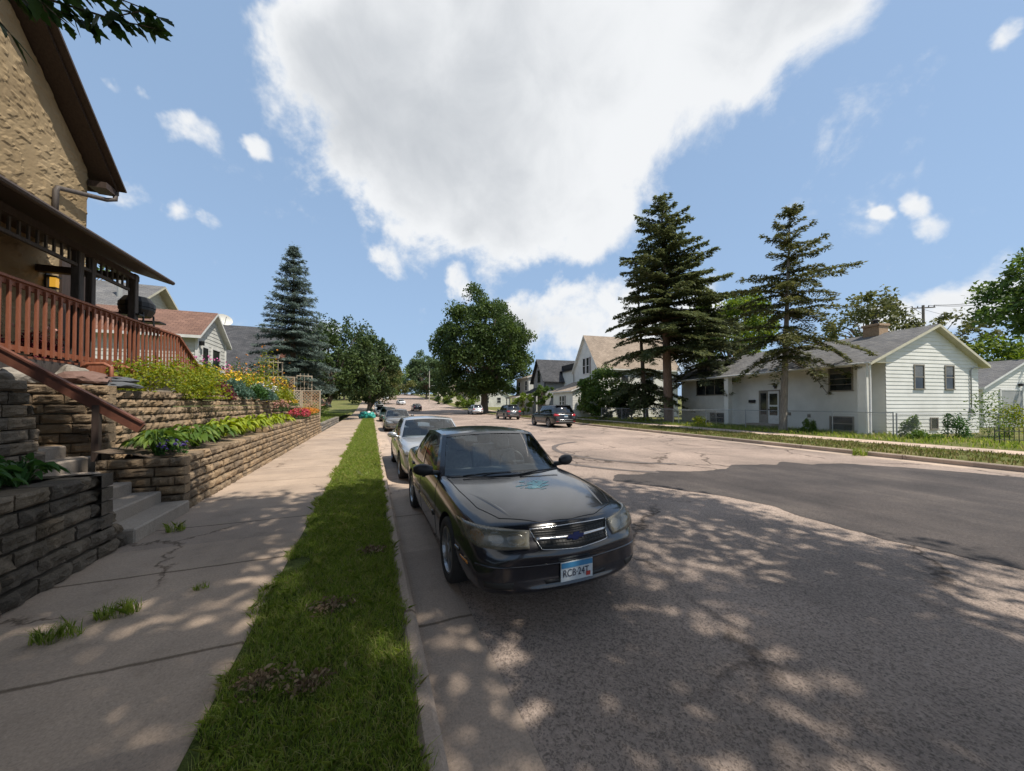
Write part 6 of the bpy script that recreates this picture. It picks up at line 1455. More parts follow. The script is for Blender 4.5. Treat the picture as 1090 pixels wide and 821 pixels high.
broadleaf('yard_tree', 'bright yellow-green tree behind the white house between the conifers', (42, 30.5, .2), (42, 30.5, 10.2, 5.0, 4.6, 6.4), 90, 150, .42, LM['yellow'], r=.3, seed=31)
broadleaf('yard_tree', 'thin olive tree rising above the grey roof by the chimney', (57, 24.5, .2), (57.5, 24.5, 11.8, 5.6, 4.6, 3.6), 46, 90, .42, LM['olive'], r=.3, seed=32, lumpy=.35)
broadleaf('yard_tree', 'low tree top peeking over the ridge right of the utility pole', (62, 20.5, .2), (62, 20.5, 9.0, 5, 4, 3.2), 40, 80, .4, LM['olive'], r=.25, seed=33, lumpy=.35)
broadleaf('yard_tree', 'large dark tree leaning in at the right edge above the garage', (52.5, 9.6, .2), (52.0, 9.0, 10.6, 5.4, 4.4, 4.4), 90, 170, .36, LM['mid'], r=.35, seed=34, lumpy=.3)
for i, (x, y, h, s, lm, lb) in enumerate([(62, 19.5, 7.5, 41, 'mid', 'bushy green tree behind the garage roof on its left'), (60, 15.4, 8.2, 42, 'yellow', 'light green bushy tree directly behind the garage roof'), (70, 15.0, 8.5, 43, 'mid', 'broad green tree behind the garage at the far right edge')]):
    broadleaf('yard_tree', lb, (x, y, .2), (x, y, h*.55, 4.6, 4.4, h*.48), 60, 130, .42, LM[lm], r=.2, seed=s, group='trees behind the garage')
broadleaf('large_shrub', 'light green large shrub left of the tall conifer behind the fence', (23.6, 32.0, .2), (23.6, 32, 3.0, 2.7, 2.6, 2.9), 70, 150, .26, LM['mid'], r=.1, seed=51, cat='shrub')
broadleaf('large_shrub', 'dark green large shrub at the foot of the tall conifer', (25.3, 29.6, .2), (25.3, 29.6, 2.2, 2.2, 2.2, 2.1), 50, 140, .26, LM['dark'], r=.1, seed=52, cat='shrub')
broadleaf('large_shrub', 'low pale hedge bush by the fence post behind the large black suv', (22.9, 35.5, .2), (22.9, 35.5, 1.0, 1.6, 1.6, .9), 26, 120, .2, LM['mid'], r=.06, seed=53, cat='shrub')
broadleaf('large_shrub', 'small rounded green tree before the grey gabled house', (22.2, 43.6, .2), (22.2, 43.6, 3.0, 1.3, 1.3, 1.5), 26, 110, .24, LM['mid'], r=.08, seed=54, cat='shrub')
broadleaf('large_shrub', 'yellowish garden shrub between the two black suvs', (20.6, 47.0, .2), (20.6, 47.0, 1.9, 1.5, 1.5, 1.7), 26, 100, .26, LM['yellow'], r=.06, seed=55, cat='shrub')
broadleaf('large_shrub', 'bright green rounded shrub left of the silver white crossover', (20.6, 83, gz(83)), (20.6, 83, gz(83)+2.9, 3.8, 3.6, 3.0), 40, 120, .4, LM['yellow'], r=.1, seed=56, cat='shrub')
broadleaf('large_shrub', 'dark green small shrub before the far low house', (20.2, 104, gz(104)), (20.2, 104, gz(104)+2.4, 2.9, 2.8, 2.6), 30, 110, .4, LM['mid'], r=.1, seed=57, cat='shrub')
broadleaf('street_tree', 'tall far tree at the top of the hill right of centre', (21.5, 150, gz(150)), (21.5, 150, gz(150)+10.5, 8.5, 8, 8.5), 110, 110, .8, LM['far'], r=.5, seed=61, group='trees at the end of the street')
for i, (x, y, rr, h, lb) in enumerate([(33, 165, 8, 15, 'far tree behind the cream cottage roof'), (9, 232, 9, 16, 'hazy tree closing the end of the street on its left'), (20, 236, 9, 15, 'hazy tree closing the end of the street in its middle'), (32, 215, 10, 20, 'hazy tree closing the end of the street on its right'), (-9, 140, 9, 14, 'far tree behind the left roadside trees up the hill'), (40, 118, 7, 13, 'green tree top between the maple and the grey house'), (-2, 238, 10, 15, 'leftmost hazy tree at the crest of the street')]):
    broadleaf('street_tree', lb, (x, y, gz(y)), (x, y, gz(y)+h*.52, rr, rr, h*.5), 70, 90, .9, LM['far'], r=.4, seed=70+i, group='trees at the end of the street')
# -- the big street tree behind the viewpoint: its crown shades the near street, one low bough hangs into view
def near_tree():
    rg = np.random.default_rng(99); base = Vector((-.35, -4.6, .13))
    root = thing('street_tree', 'big street tree whose leafy bough hangs in at the top left corner', 'tree', base)
    L = Leaves(); cl = []
    ex, ey = math.cos(SUN_EL)/math.sin(SUN_EL)*math.sin(SUN_AZ), math.cos(SUN_EL)/math.sin(SUN_EL)*math.cos(SUN_AZ)
    n = 0
    while n < 1000:
        z = rg.uniform(6.5, 17.5); x = rg.uniform(-9, 17); y = rg.uniform(-16, 6)
        # outline of an old wide crown
        t = (z-6.5)/11; rr = 8.6*math.sqrt(max(.02, 1-((z-10.8)/6.9)**2)); cx, cyy = 3.0, -2.6
        q = math.hypot((x-cx)/1.12, y-cyy)
        if q > rr: continue
        d = .371*x+.928*y; u = (z-CAM_H)
        if d > .05 and u/d < 1.55 : continue          # keep the sky in front of the viewpoint open, as it is in the place
        gx, gy = x-ex*z, y-ey*z
        ymax = np.interp(gx, [-12, -1, 1, 4, 5.2, 6.3, 6.9], [8.5, 7.4, 8.4, 9.3, 6.5, 2.5, -3])
        if gy > ymax+.5*mnoise.noise(Vector((gx*.9, gy*.9, 1))) or gx > 6.9: continue
        if mnoise.noise(Vector((gx*.85, gy*.85, 3.3)))+.8*mnoise.noise(Vector((gx*2.1, gy*2.1, 8.1))) > (-.10 if gx > .4 else (.12 if gx > -.9 else .30)): continue
        cl.append((x, y, z)); n += 1
    for c in cl:
        k = int(rg.uniform(60, 115)); rc = rg.uniform(.55, 1.15); q = unit(rg.normal(size=(k, 3)))*(rg.random(k)[:, None]**.5)*rc*np.array([1, 1, .6]); V, F = cards(rg, np.array(c)+q, .24*rg.uniform(.7, 1.25, k), .6); L.add(V, F)
    L.build('crown', LM['shade'], root)
    fk = Vector((-.1, -4.3, 4.6)); limbs = []
    for i in range(0, len(cl), 26):
        c = Vector(cl[i]); m_ = fk.lerp(c, .5)+Vector((0, 0, .1*(c-fk).length)); limbs.append(([fk, fk.lerp(m_, .5), m_, c], [.12, .07, .04, .012]))
    trunk_mesh(root, [base, (-.25, -4.5, 2.2), fk, (.8, -3.6, 8), (1.8, -3, 12)], [.36, .31, .29, .16, .06], M_BARK, limbs)
    # low bough: pointed toothed leaflets on thin twigs, about 2.5 m from the viewpoint
    m_near = leafmat('near_leaves', [(.018, .042, .010), (.03, .065, .014), (.045, .09, .02)], .3)
    mb = MB(); tw = MB()
    def leaf(p, d, ln, nrm):
        d = Vector(d).normalized(); nn = (Vector(nrm)-d*Vector(nrm).dot(d)).normalized(); s = d.cross(nn); prof = [(0, .02), (.12, .30), (.3, .52), (.45, .46), (.55, .50), (.7, .34), (.8, .27), (.9, .12), (1, 0)]
        rows = [[], [], []]
        for i, (t, w) in enumerate(prof):
            sag = -.10*ln*t*t; jag = (1.12 if i % 2 == 0 else .9); c = Vector(p)+d*ln*t+Vector((0, 0, sag))
            for j, q in enumerate((-1, 0, 1)): rows[j].append(c+s*(q*w*ln*.42*jag)+nn*(abs(q)*w*ln*.08))
        mb.grid(rows)
    rnd = random.Random(8)
    def P(px, py, dep): return ondep(px, py, dep)
    main = [P(-330, -330, 2.0), P(-160, -130, 2.2), P(-40, -30, 2.35), P(60, 2, 2.45), P(125, 22, 2.5), P(165, 30, 2.55)]
    tw.tube(main, [.03, .02, .013, .008, .005, .002], 6)
    subs = [([P(-90, -80, 2.3), P(-20, 0, 2.3), P(10, 35, 2.35)], 12), ([P(-40, -30, 2.35), P(25, -15, 2.3), P(70, 25, 2.3)], 13), ([P(0, -10, 2.4), P(60, 10, 2.5), P(100, 28, 2.5)], 12), (main[3:], 12), ([P(60, -10, 2.6), P(110, -8, 2.6), P(150, 8, 2.6)], 9), ([P(-120, -60, 2.1), P(-50, 20, 2.1), P(-12, 60, 2.15)], 12), ([P(-60, -60, 2.2), P(20, -40, 2.2), P(90, -25, 2.3)], 12), ([P(120, 18, 2.5), P(150, 12, 2.52), P(168, 18, 2.55)], 6)]
    for pts, k in subs:
        tw.tube(pts, .004, 5); Q = resample(pts, k)
        for i, q in enumerate(Q):
            for _ in range(2):
                ax = (Q[min(i+1, k-1)]-Q[max(i-1, 0)]).normalized(); d = ax*rnd.uniform(.2, .9)+Vector((rnd.uniform(-.6, .6), rnd.uniform(-.6, .6), rnd.uniform(-1.1, .1)))
                leaf(q, d, rnd.uniform(.10, .165), (rnd.uniform(-.7, .7), rnd.uniform(-.7, .7), 1))
    tw.build('bough', M_BARK, root, smooth=True); mb.build('bough_leaves', m_near, root, fixn=False)
near_tree()
build_black_sedan()
simple_sedan('silver sedan parked nose first just behind the dusty black sedan', P_SILVER, (1.53, 8.05+2.41, 0), R_(.5))
simple_sedan('pewter grey sedan parked third from the camera behind the silver sedan', P_GREY, (1.70, 26.2, gz(26)), 0, 4.7, 1.80, glass=MT['glass'])
simple_sedan('dark green sedan parked fourth in the left row beyond the pewter one', P_DKGREEN, (1.72, 40.0, gz(40)), 0, 4.6, 1.78, glass=MT['glass_dark'])
simple_sedan('pale silver sedan parked fifth in the left row far up the street', P_PALE, (1.5, 54.5, gz(54)), 0, 4.7, 1.80, glass=MT['glass_dark'])
simple_sedan('white sedan parked sixth in the left row under the far trees', P_WHITE, (1.5, 70.0, gz(70)), 0, 4.7, 1.80, glass=MT['glass_dark'])
simple_sedan('grey sedan parked last in the left row at the top of the hill', P_GREY, (1.6, 90.0, gz(90)), 0, 4.7, 1.80, glass=MT['glass_dark'])
simple_sedan('small dark sedan driving away in the middle of the far street', P_CHAR, (8.6, 74.0, gz(74)+.02), math.pi, 4.6, 1.78, group='cars driving on the far street', glass=MT['glass_dark'])
simple_sedan('small white sedan coming down the hill far up the street', P_WHITE, (7.6, 101.0, gz(101)+.02), R_(8), 4.7, 1.80, group='cars driving on the far street', glass=MT['glass_dark'])
simple_sedan('tiny white sedan near the crest of the hill beyond all others', P_WHITE, (5.2, 138.0, gz(138)+.02), 0, 4.7, 1.80, group='cars driving on the far street', glass=MT['glass_dark'])
suv('black three row suv with red tail lights nearest on the right kerb', P_SUVBLK, (13.75, 25.6, 0), math.pi-R_(2), 5.0, 1.98)
suv('smaller black crossover suv parked ahead of the large black one', P_CHAR, (15.2, 39.3, 0), math.pi-R_(2), 4.7, 1.86, .98)
suv('silver white compact crossover parked beside the big maple trunk', P_PALE, (16.3, 57.5, gz(57)), math.pi-R_(2), 4.5, 1.82, .95)
# ================================================================== grass and garden
GM = {}
GM['grass'] = leafmat('grass_blades', [(.13, .205, .036), (.20, .29, .05), (.28, .36, .07), (.42, .38, .17)], .5)
GM['dry'] = leafmat('dry_grass_blades', [(.09, .13, .028), (.14, .165, .04), (.22, .195, .08), (.30, .23, .12)], .45)
GM['dead'] = leafmat('dead_leaves', [(.10, .065, .04), (.22, .155, .09), (.36, .27, .17)], .2, .8)
def blades(name, x, y, z, h, w, m, seed, bend=.5):
    rg = np.random.default_rng(seed); n = len(x); a = rg.random(n)*6.283; b = rg.random(n)*6.283; h = h*rg.uniform(.55, 1.25, n); w = w*rg.uniform(.7, 1.2, n)
    B = np.stack([x, y, z], 1); s = np.stack([np.cos(a), np.sin(a), 0*a], 1)*w[:, None]*.5; l = np.stack([np.cos(b), np.sin(b), 0*b], 1)*(h*bend*rg.random(n))[:, None]
    up = np.array([0, 0, 1.0]); mid = B+l*.35+up*(h*.6)[:, None]; tip = B+l*1.2+up*(h*.95)[:, None]
    V = np.stack([B-s, B+s, mid+s*.7, tip, mid-s*.7], 1).reshape(-1, 3); F = np.arange(n*5).reshape(n, 5)
    return npmesh(name, V, F, m)
rg = np.random.default_rng(5)
def scatter(n, xa, xb, y0, y1, thin=None):
    y = rg.uniform(y0, y1, n); lo = xa(y) if callable(xa) else xa; hi = xb(y) if callable(xb) else xb; x = lo+(hi-lo)*rg.random(n)
    k = np.array([mnoise.noise(Vector((a*2.2, b*1.3, 4.0))) for a, b in zip(x, y)])
    keep = k > (-.55 if thin is None else thin); return x[keep], y[keep]
bare = [(-.30, 3.25, .20, .12), (-.62, 2.55, .17, .11), (-.35, 2.45, .12, .08), (.02, 4.3, .12, .14)]
def not_bare(x, y):
    k = np.ones(len(x), bool)
    for bx, by, rx, ry in bare: k &= (((x-bx)/rx)**2+((y-by)/ry)**2) > .5
    return x[k], y[k]
gv = np.vectorize(gz); kv = lambda y: 15.9+.04*np.clip(y, -10, 260)
X_, Y_ = [], []
for n, a, b in ((30000, 1.0, 4.5), (26000, 4.5, 9), (20000, 9, 18), (16000, 18, 34), (9000, 34, 60)):
    edge = lambda y: -.83-.05*np.sin(y*2.1)-.04*np.sin(y*5.7)-.02*np.sin(y*17); x, y = scatter(n, edge, lambda y: .255+.02*np.sin(y*9)+.015*np.sin(y*23), a, b); x, y = not_bare(x, y); X_.append((x, y))
for i, (x, y) in enumerate(X_):
    h = (.062, .066, .072, .085, .10)[i]; w = (.0055, .007, .011, .018, .03)[i]
    o = blades('grass', x, y, gv(y)+.13, h, w, GM['grass'], i, 1.3); tag(o, kind='stuff')
xs, ys = [], []
x, y = scatter(26000, lambda y: kv(y)+.12, lambda y: kv(y)+3.5, -2, 45, -.15); o = blades('grass', x, y, gv(y)+.14, .11, .03, GM['dry'], 11); tag(o, kind='stuff')
x, y = scatter(14000, lambda y: kv(y)+4.95, lambda y: kv(y)+9.5, -2, 45, -.2); o = blades('grass', x, y, gv(y)+.16, .20, .035, GM['grass'], 12, .7); tag(o, kind='stuff')
x, y = scatter(9000, -9.5, -2.95, 24.3, 50, -.3); t = (x+2.95)/(-37.05); o = blades('grass', x, y, .5+t*1.8, .16, .03, GM['grass'], 13); tag(o, kind='stuff')
x, y = scatter(3500, -5.2, -2.95, 1.3, 5.3, .1); k = (x < -4.0); x, y = x[k], y[k]; o = blades('grass', x, y, 0*x+2.05, .12, .008, GM['grass'], 14); tag(o, kind='stuff')
def clump(name, label, cat, c, r, n, h, w, m, seed, group=None):
    q = np.random.default_rng(seed); a = q.random(n)*6.28; d = r*np.sqrt(q.random(n)); x = c[0]+d*np.cos(a); y = c[1]+d*np.sin(a)*.6
    o = blades(name, x-c[0], y-c[1], 0*x, h, w, m, seed, .9); o.location = c; return tag(o, label, cat, group)
clump('grass_tuft', 'left of the two big grass tufts growing from the near sidewalk joint', 'grass tuft', (-2.07, 3.55, .15), .13, 160, .11, .007, GM['grass'], 1)
clump('grass_tuft', 'right and longer of the two big grass tufts in the near sidewalk joint', 'grass tuft', (-1.86, 3.78, .15), .14, 190, .10, .007, GM['grass'], 2)
clump('grass_tuft', 'tiny grass tuft in the sidewalk joint nearest the verge', 'grass tuft', (-1.42, 4.02, .15), .06, 50, .06, .006, GM['grass'], 3)
clump('grass_tuft', 'small weed tuft at the foot of the garden steps', 'grass tuft', (-2.38, 5.95, .15), .10, 90, .12, .007, GM['grass'], 4)
clump('grass_tuft', 'weed tuft growing in the right-hand gutter across the street', 'grass tuft', (kerb_x(7)-.2, 7.0, .0), .3, 90, .30, .02, GM['grass'], 5)
for i, (x, y, r) in enumerate([(-.30, 3.25, .16), (-.60, 2.52, .15), (-.33, 2.40, .12), (.02, 4.3, .14)]):
    q = np.random.default_rng(30+i); n = 200; c = np.stack([x+q.normal(size=n)*r*.5, y+q.normal(size=n)*r*.36, .165+np.abs(q.normal(size=n))*.018], 1); V, F = cards(q, c, .034*q.uniform(.5, 1.6, n), .45, .3)
    lb = ['pile of dry tan leaves in the middle of the near grass strip', 'dark dead weed clump at the sidewalk edge of the grass strip', 'brown dead weed clump right beside the dark one near the camera', 'brown dry leaf heap near the kerb beside the black car'][i]
    tag(npmesh('dead_leaf_pile', V, F, GM['dead'], origin=(x, y, .14)), lb, 'leaf pile', 'dead leaf piles on the verge')
# ---- garden plants
FM = {}
FM['hosta'] = leafmat('hosta_leaves', [(0.135, 0.203, 0.016), (0.230, 0.297, 0.024), (0.324, 0.378, 0.041)], .35)
FM['hosta_dark'] = leafmat('dark_hosta_leaves', [(0.047, 0.101, 0.019), (0.081, 0.149, 0.027), (0.162, 0.230, 0.034)], .35)
FM['salvia'] = leafmat('broad_green_leaves', [(0.027, 0.074, 0.019), (0.047, 0.115, 0.027), (0.074, 0.162, 0.038)], .3)
FM['gold'] = leafmat('golden_shrub_leaves', [(.10, .16, .02), (.20, .25, .025), (.34, .34, .035)], .4)
FM['bluegreen'] = leafmat('blue_green_leaves', [(0.041, 0.095, 0.068), (0.081, 0.149, 0.108), (0.135, 0.203, 0.149)], .3)
def flower(name, c): return mat(name, c, .6, tuple(x*.6 for x in c), 30, island=.3)
FM['pink'] = flower('pink_petals', (.55, .10, .32)); FM['red'] = flower('coral_red_petals', (.55, .05, .09)); FM['orange'] = flower('orange_petals', (.70, .26, .01)); FM['yellow'] = flower('yellow_petals', (.70, .46, .02)); FM['palepink'] = flower('pale_pink_petals', (.60, .32, .26)); FM['white'] = flower('white_petals', (.7, .7, .65)); FM['maroon'] = leafmat('maroon_leaves', [(.06, .008, .015), (.13, .015, .03), (.22, .05, .06)], .2)
def rosette(name, label, cat, c, r, h, n, leaf, m, seed, group=None, wd=.42):
    """broad arching leaves from one crown (hosta and the like)"""
    rd = random.Random(seed); mb = MB(); c = Vector(c)
    for i in range(n):
        a = rd.random()*6.283; e = rd.random()**.7; d = Vector((math.cos(a), math.sin(a), 0)); s = Vector((-d.y, d.x, 0)); reach = r*(.25+.75*e)*rd.uniform(.8, 1.1); zt = h*(1.05-.55*e)*rd.uniform(.8, 1.15); ln = leaf*rd.uniform(.75, 1.2); p0 = c+d*reach*.15; p1 = c+d*reach*.75+Vector((0, 0, zt))
        tw = rd.uniform(-.5, .5); sd = (s+Vector((0, 0, tw))).normalized(); rows = []
        mb.quad(p0-s*.006, p0+s*.006, p1+s*.006, p1-s*.006)
        for t, w in ((0, .12), (.2, .8), (.45, 1.0), (.7, .75), (.88, .35), (1, .02)):
            q = p1+d*ln*t*.9+Vector((0, 0, ln*(.25*t-.75*t*t))); rows.append([q-sd*ln*wd*w*.5+Vector((0, 0, .03*w)), q, q+sd*ln*wd*w*.5+Vector((0, 0, .03*w))])
        mb.grid(rows)
    o = mb.build(name, m, smooth=False, origin=c, fixn=False); return tag(o, label, cat, group)
def plant(name, label, cat, c, r, h, n, leaf, m, seed, fl=None, nf=0, fs=.05, group=None, top=.6, fmat2=None):
    rgq = np.random.default_rng(seed); root = thing(name, label, cat, c, 0, group); L = Leaves(); r = (r, r) if not isinstance(r, tuple) else r
    ncl = 12; q = unit(rgq.normal(size=(ncl, 3))); q[:, 2] = np.abs(q[:, 2]); cl = q*np.array([r[0]*.75, r[1]*.75, h*.7])
    for k in cl:
        m_ = n//ncl; p = unit(rgq.normal(size=(m_, 3)))*(rgq.random(m_)[:, None]**.4)*np.array([r[0]*.42, r[1]*.42, h*.32]); p = p+k; p[:, 2] = np.maximum(.02, p[:, 2]); V, F = cards(rgq, p+np.array(c), leaf*rgq.uniform(.6, 1.3, m_), .5, .3); L.add(V, F)
    L.build('foliage', m, root)
    st_ = MB()
    for k in cl[:8]: st_.tube([c, (c[0]+k[0]*.5, c[1]+k[1]*.5, c[2]+k[2]*.6), (c[0]+k[0], c[1]+k[1], c[2]+k[2])], .008, 4)
    st_.build('stem', M_BARK, root)
    if fl:
        P = Leaves(); a = rgq.random(nf)*6.28; d = np.sqrt(rgq.random(nf)); z = h*(top+(1.12-top)*rgq.random(nf))*(1-.25*d**2); b = np.stack([c[0]+r[0]*1.05*d*np.cos(a), c[1]+r[1]*1.05*d*np.sin(a), c[2]+z], 1)
        for _ in range(5): V, F = cards(rgq, b+rgq.normal(size=(nf, 3))*fs*.28, fs, .75, .5); P.add(V, F)
        P.build('blossom', fl, root)
    return root
# near leafy bed behind the first wall
for i, (x, y, r) in enumerate([(-3.35, 4.25, .42), (-3.40, 4.75, .40), (-3.30, 5.15, .32), (-3.5, 3.7, .45)]):
    rosette('leafy_plant', 'dark green leafy plant in the bed behind the nearest wall', 'plant', (x, y, .98), r, .26, 70, .14, FM['salvia'], 200+i, 'leafy plants behind the nearest wall', .55)
# hosta rows on the lower right bed
hp = [(-3.25, 7.5, .36, 0), (-3.45, 8.1, .42, 0), (-3.15, 8.6, .40, 0), (-3.5, 9.2, .42, 0), (-3.2, 9.7, .36, 0), (-3.35, 10.6, .46, 1), (-3.2, 11.4, .46, 1), (-3.5, 11.9, .46, 1), (-3.2, 12.5, .48, 1), (-3.45, 13.4, .46, 1), (-3.2, 14.2, .48, 1), (-3.45, 15.1, .46, 1), (-3.2, 15.9, .42, 1)]
for i, (x, y, r, k) in enumerate(hp):
    rosette('hosta_plant', ['green edged hosta in the lower bed near the handrail foot', 'bright chartreuse hosta in the lower bed along the sunlit wall'][k], 'plant', (x, y, 1.0), r, .34+.06*k, 64, .21, FM['hosta' if k else 'hosta_dark'], 220+i, ['green hostas near the handrail', 'chartreuse hostas along the wall'][k])
plant('flower_clump', 'small purple flowered plant under the handrail end', 'plant', (-2.98, 7.35, 1.0), .2, .22, 300, .06, FM['salvia'], 250, flower('purple_petals', (.10, .06, .30)), 40, .035)
# upper bed shrubs by the deck
plant('garden_shrub', 'golden green shrub spilling over the upper wall below the deck rail', 'shrub', (-4.4, 10.0, 1.95), (.75, .8), .95, 3400, .08, FM['gold'], 251)
plant('garden_shrub', 'yellow-green shrub with a tall tip in front of the deck stair', 'shrub', (-4.35, 11.6, 1.95), (.8, 1.0), 1.15, 3400, .075, FM['gold'], 252)
plant('garden_shrub', 'dark reddish shrub at the end of the deck stair', 'shrub', (-4.3, 12.9, 1.95), (.5, .55), .7, 1500, .07, FM['maroon'], 253)
plant('garden_shrub', 'green shrub beside the dark reddish shrub on the upper bed', 'shrub', (-4.6, 13.3, 1.95), (.6, .7), .8, 1700, .08, FM['hosta_dark'], 254)
plant('flower_clump', 'pink-red plant growing through the deck railing', 'plant', (-5.45, 8.9, 2.6), (.22, .38), .62, 700, .075, FM['maroon'], 255, FM['palepink'], 26, .06)
plant('flower_clump', 'low dark red potted plant further left behind the railing', 'plant', (-5.5, 8.0, 2.6), (.2, .3), .4, 350, .08, FM['maroon'], 256)
ub = [(-4.3, 14.4, .55, .62, 'bluegreen', None, 'blue-green rounded plant on the upper bed edge'), (-4.25, 15.6, .6, .62, 'salvia', None, 'dark green rounded plant on the upper bed edge'), (-4.25, 16.9, .62, .6, 'bluegreen', 'white', 'silvery plant with white flowers at the end of the upper bed'),
      (-5.2, 15.2, .8, 1.0, 'gold', 'yellow', 'golden daylily mass beside the deck stair'), (-4.95, 16.6, .9, 1.0, 'gold', 'yellow', 'golden daylily mass in the middle of the upper bed'), (-4.7, 18.1, .95, 1.05, 'gold', 'orange', 'yellow leaved daylilies with orange blooms on the upper bed'), (-4.3, 19.4, .8, .9, 'gold', 'yellow', 'last golden daylily mass at the upper wall corner'),
      (-6.4, 18.6, .9, 1.5, 'salvia', 'pink', 'tall mauve pink phlox in front of the dark roofed house'), (-7.3, 17.6, .8, 1.2, 'salvia', 'palepink', 'pale pink tall flowers beside the white house'), (-5.9, 20.8, .8, 1.4, 'salvia', 'palepink', 'peach coloured flower clump behind the golden daylilies'),
      (-5.4, 22.6, 1.05, 2.5, 'gold', 'orange', 'tall green bush with orange blooms left of the trellises'), (-6.5, 22.9, .9, 2.0, 'salvia', 'orange', 'tall dark bush behind the orange bloomed one')]
for i, (x, y, r, h, m, f, lb) in enumerate(ub):
    plant('flower_clump' if f else 'garden_shrub', lb, 'plant', (x, y, 1.98), r*1.12, h*1.12, 2000, .10, FM[m], 260+i, FM[f] if f else None, (26 if f == 'orange' else 80) if f else 0, .075)
plant('flower_clump', 'coral pink flowers cascading over the stepped wall top', 'flowers', (-3.05, 18.7, 1.15), (.42, .75), .42, 900, .06, FM['salvia'], 280, FM['red'], 260, .06, top=.3)
plant('flower_clump', 'small pale coral flower clump where the upper wall ends', 'flowers', (-3.75, 18.3, 1.5), (.4, .45), .5, 600, .06, FM['salvia'], 281, FM['palepink'], 120, .06, top=.3)
for i, (x, y) in enumerate([(-3.15, 20.0), (-3.2, 21.2), (-3.2, 22.4), (-3.4, 23.2)]):
    plant('flower_clump', 'orange marigold clump in the low bed before the lattice panel', 'flowers', (x, y, 1.2), .5, .36, 700, .06, FM['hosta_dark'], 285+i, FM['orange'], 150, .06, 'marigolds before the lattice', top=.5)
for i, (x, y) in enumerate([(-4.0, 21.3), (-4.5, 21.6), (-4.9, 22.0)]):
    plant('flower_clump', 'yellow marigold clump behind the short curved wall', 'flowers', (x, y, 1.72), .48, .36, 600, .06, FM['hosta_dark'], 290+i, FM['yellow'], 150, .06, 'marigolds behind the curved wall', top=.5)
# trellises
M_LATT = mat('bare_cedar_lattice', (.42, .24, .13), .7, (.52, .34, .2), 6); M_LATTW = mat('pale_lattice_frame', (.36, .29, .21), .7, (.44, .37, .28), 6)
def trellis(label, a, b, z0, z1, mf, ms, diag=True):
    a = Vector((*a, 0)); b = Vector((*b, 0)); t = thing('trellis', label, 'trellis', (a.x, a.y, z0)); U = (b-a).normalized(); L = (b-a).length; Z = Vector((0, 0, 1)); m = MB()
    for u in (0, L): m.bar(a+U*u+Z*(z0-.3), a+U*u+Z*z1, .06, .06, up=(1, 0, 0))
    for z in (z0+.05, z1-.03): m.bar(a+Z*z, b+Z*z, .055, .055)
    m.build('frame', mf, t); m = MB(); H = z1-z0; N = Vector((-U.y, U.x, 0))
    if diag:
        u = -H
        while u < L:
            for s in (0, 1):
                t0, t1 = max(0, -u), min(H, L-u)
                if t1-t0 > .05: za, zb = (t0, t1) if s == 0 else (H-t0, H-t1); m.bar(a+U*(u+t0)+Z*(z0+za)+N*(.006*(2*s-1)), a+U*(u+t1)+Z*(z0+zb)+N*(.006*(2*s-1)), .026, .010, up=U.cross(Z))
            u += .17
    else:
        for k in range(1, 4): m.bar(a+U*(L*k/4)+Z*z0, a+U*(L*k/4)+Z*(z1+.12), .03, .03, up=(1, 0, 0))
        for k in range(1, 4): z = z0+H*k/4; m.bar(a+Z*z, b+Z*z, .03, .03)
    m.build('lattice', ms, t)
trellis('nearest cedar lattice panel with pale frame at the wall end', (-3.75, 23.75), (-2.82, 23.7), 1.2, 2.62, M_LATTW, M_LATT)
trellis('second lattice panel left of the nearest one', (-4.35, 23.2), (-3.82, 23.7), 1.3, 2.62, M_LATTW, M_LATTW)
trellis('orange cedar lattice panel on the upper level behind the others', (-5.6, 24.5), (-4.3, 24.6), 2.0, 3.45, M_LATTW, M_LATT)
trellis('tall open gridded trellis rising behind the lattice panels', (-5.9, 24.9), (-5.0, 25.0), 2.0, 4.35, M_LATTW, M_LATTW, False)
trellis('open gridded trellis at the right of the upper lattice', (-4.3, 25.3), (-3.5, 25.5), 2.0, 3.6, M_LATTW, M_LATTW, False)
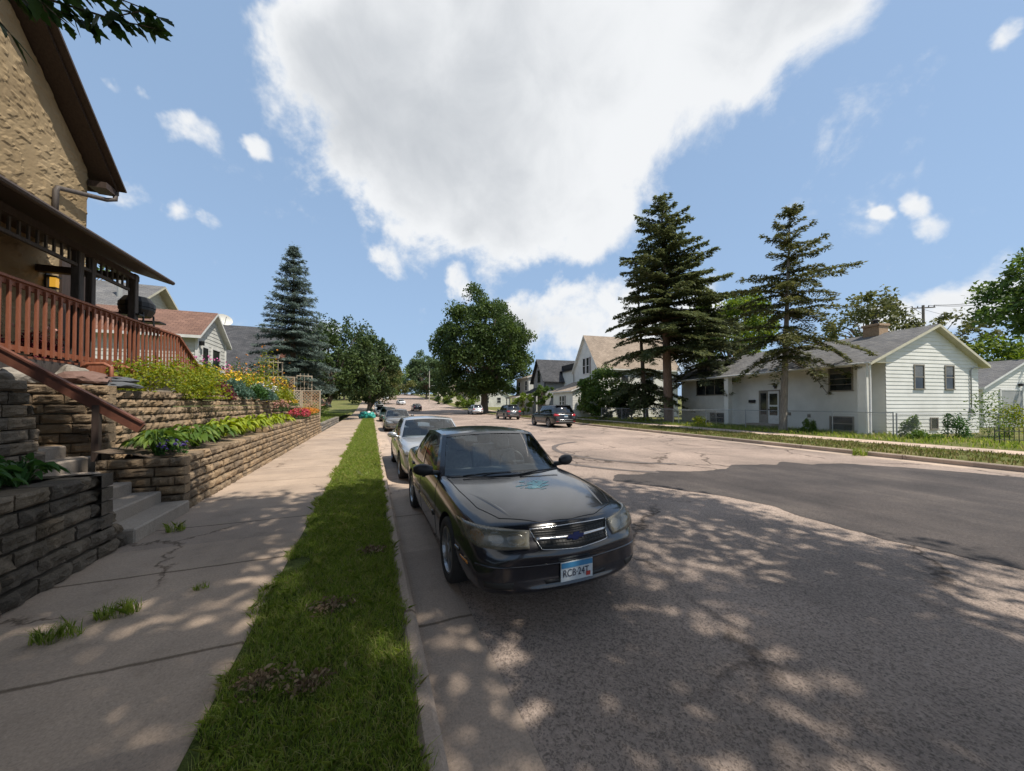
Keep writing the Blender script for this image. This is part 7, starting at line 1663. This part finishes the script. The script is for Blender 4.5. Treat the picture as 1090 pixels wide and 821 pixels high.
# shrubs and weeds along the right-hand fence
wd = [(23.0, 19.6, .9, .8, 'gold', 'low bright green weed bush at the fence by the open gate'), (23.6, 12.6, .35, .9, 'hosta_dark', 'small seedling tree by the conifer trunk at the fence'), (25.0, 8.9, .45, 1.15, 'hosta_dark', 'dark upright weed beside the fence corner'), (26.3, 7.9, .5, 1.35, 'salvia', 'dark green small bush against the white gable end'),
      (28.2, 7.4, .95, 2.5, 'hosta_dark', 'tall leggy vine bush climbing the white gable end'), (29.6, 7.2, .7, 1.9, 'gold', 'light green shrub at the far corner of the gable end'), (24.0, 8.1, .6, .5, 'hosta_dark', 'low weeds at the fence corner post'), (22.9, 25.0, .8, .6, 'gold', 'low weeds under the tall conifer')]
for i, (x, y, r, h, m, lb) in enumerate(wd):
    plant('weed_bush', lb, 'bush', (x, y, .17), r, h, 900, .12, FM[m], 300+i)
plant('garden_shrub', 'pale blossoming shrub under the dark left tree', 'shrub', (-4.6, 37.2, .9), 1.0, 1.3, 900, .14, FM['hosta_dark'], 320, FM['palepink'], 90, .12)
# rubbish bags left on the verge
M_TEAL = mat('teal_plastic_bag', (.02, .22, .19), .35, (.04, .32, .27), 8, bmp=.3, bscale=9, bdist=.05); M_WBAG = mat('white_plastic_bag', (.62, .62, .6), .4, (.5, .5, .5), 8, bmp=.3, bscale=9, bdist=.05); M_CARD = mat('brown_cardboard', (.32, .22, .15), .9, (.40, .29, .2), 5)
for i, (x, y, s, m, lb) in enumerate([(-.75, 43.6, (.55, .5, .5), M_TEAL, 'left of the two teal rubbish bags on the verge'), (.0, 43.8, (.5, .45, .45), M_TEAL, 'right of the two teal rubbish bags on the verge'), (-.35, 44.4, (.4, .4, .55), M_WBAG, 'white rubbish bag behind the teal bags')]):
    o = boulder(lb, (x, y, .40), s, m, 20+i, 'rubbish put out on the verge', 'rubbish_bag'); o['category'] = 'bag'
def box_thing(label, c, s, rz):
    t = thing('cardboard_box', label, 'box', c, rz); m = MB(); w, d, h = s; th = .012
    for lo, hi in (((-w/2, -d/2, 0), (w/2, d/2, th)), ((-w/2, -d/2, th), (w/2, -d/2+th, h)), ((-w/2, d/2-th, th), (w/2, d/2, h)), ((-w/2, -d/2+th, th), (-w/2+th, d/2-th, h)), ((w/2-th, -d/2+th, th), (w/2, d/2-th, h))): m.box(lo, hi)
    m.build('carton', M_CARD, t, local=True)
    for s_ in (-1, 1):
        f = MB(); f.bar((0, s_*d/2, h+.004), (0, s_*(d/2+.28), h-.12), w, .01); f.build('flap', M_CARD, t, local=True)
box_thing('open pinkish cardboard box put out behind the rubbish bags', (-.6, 52.5, .16), (1.5, .9, .6), .2)
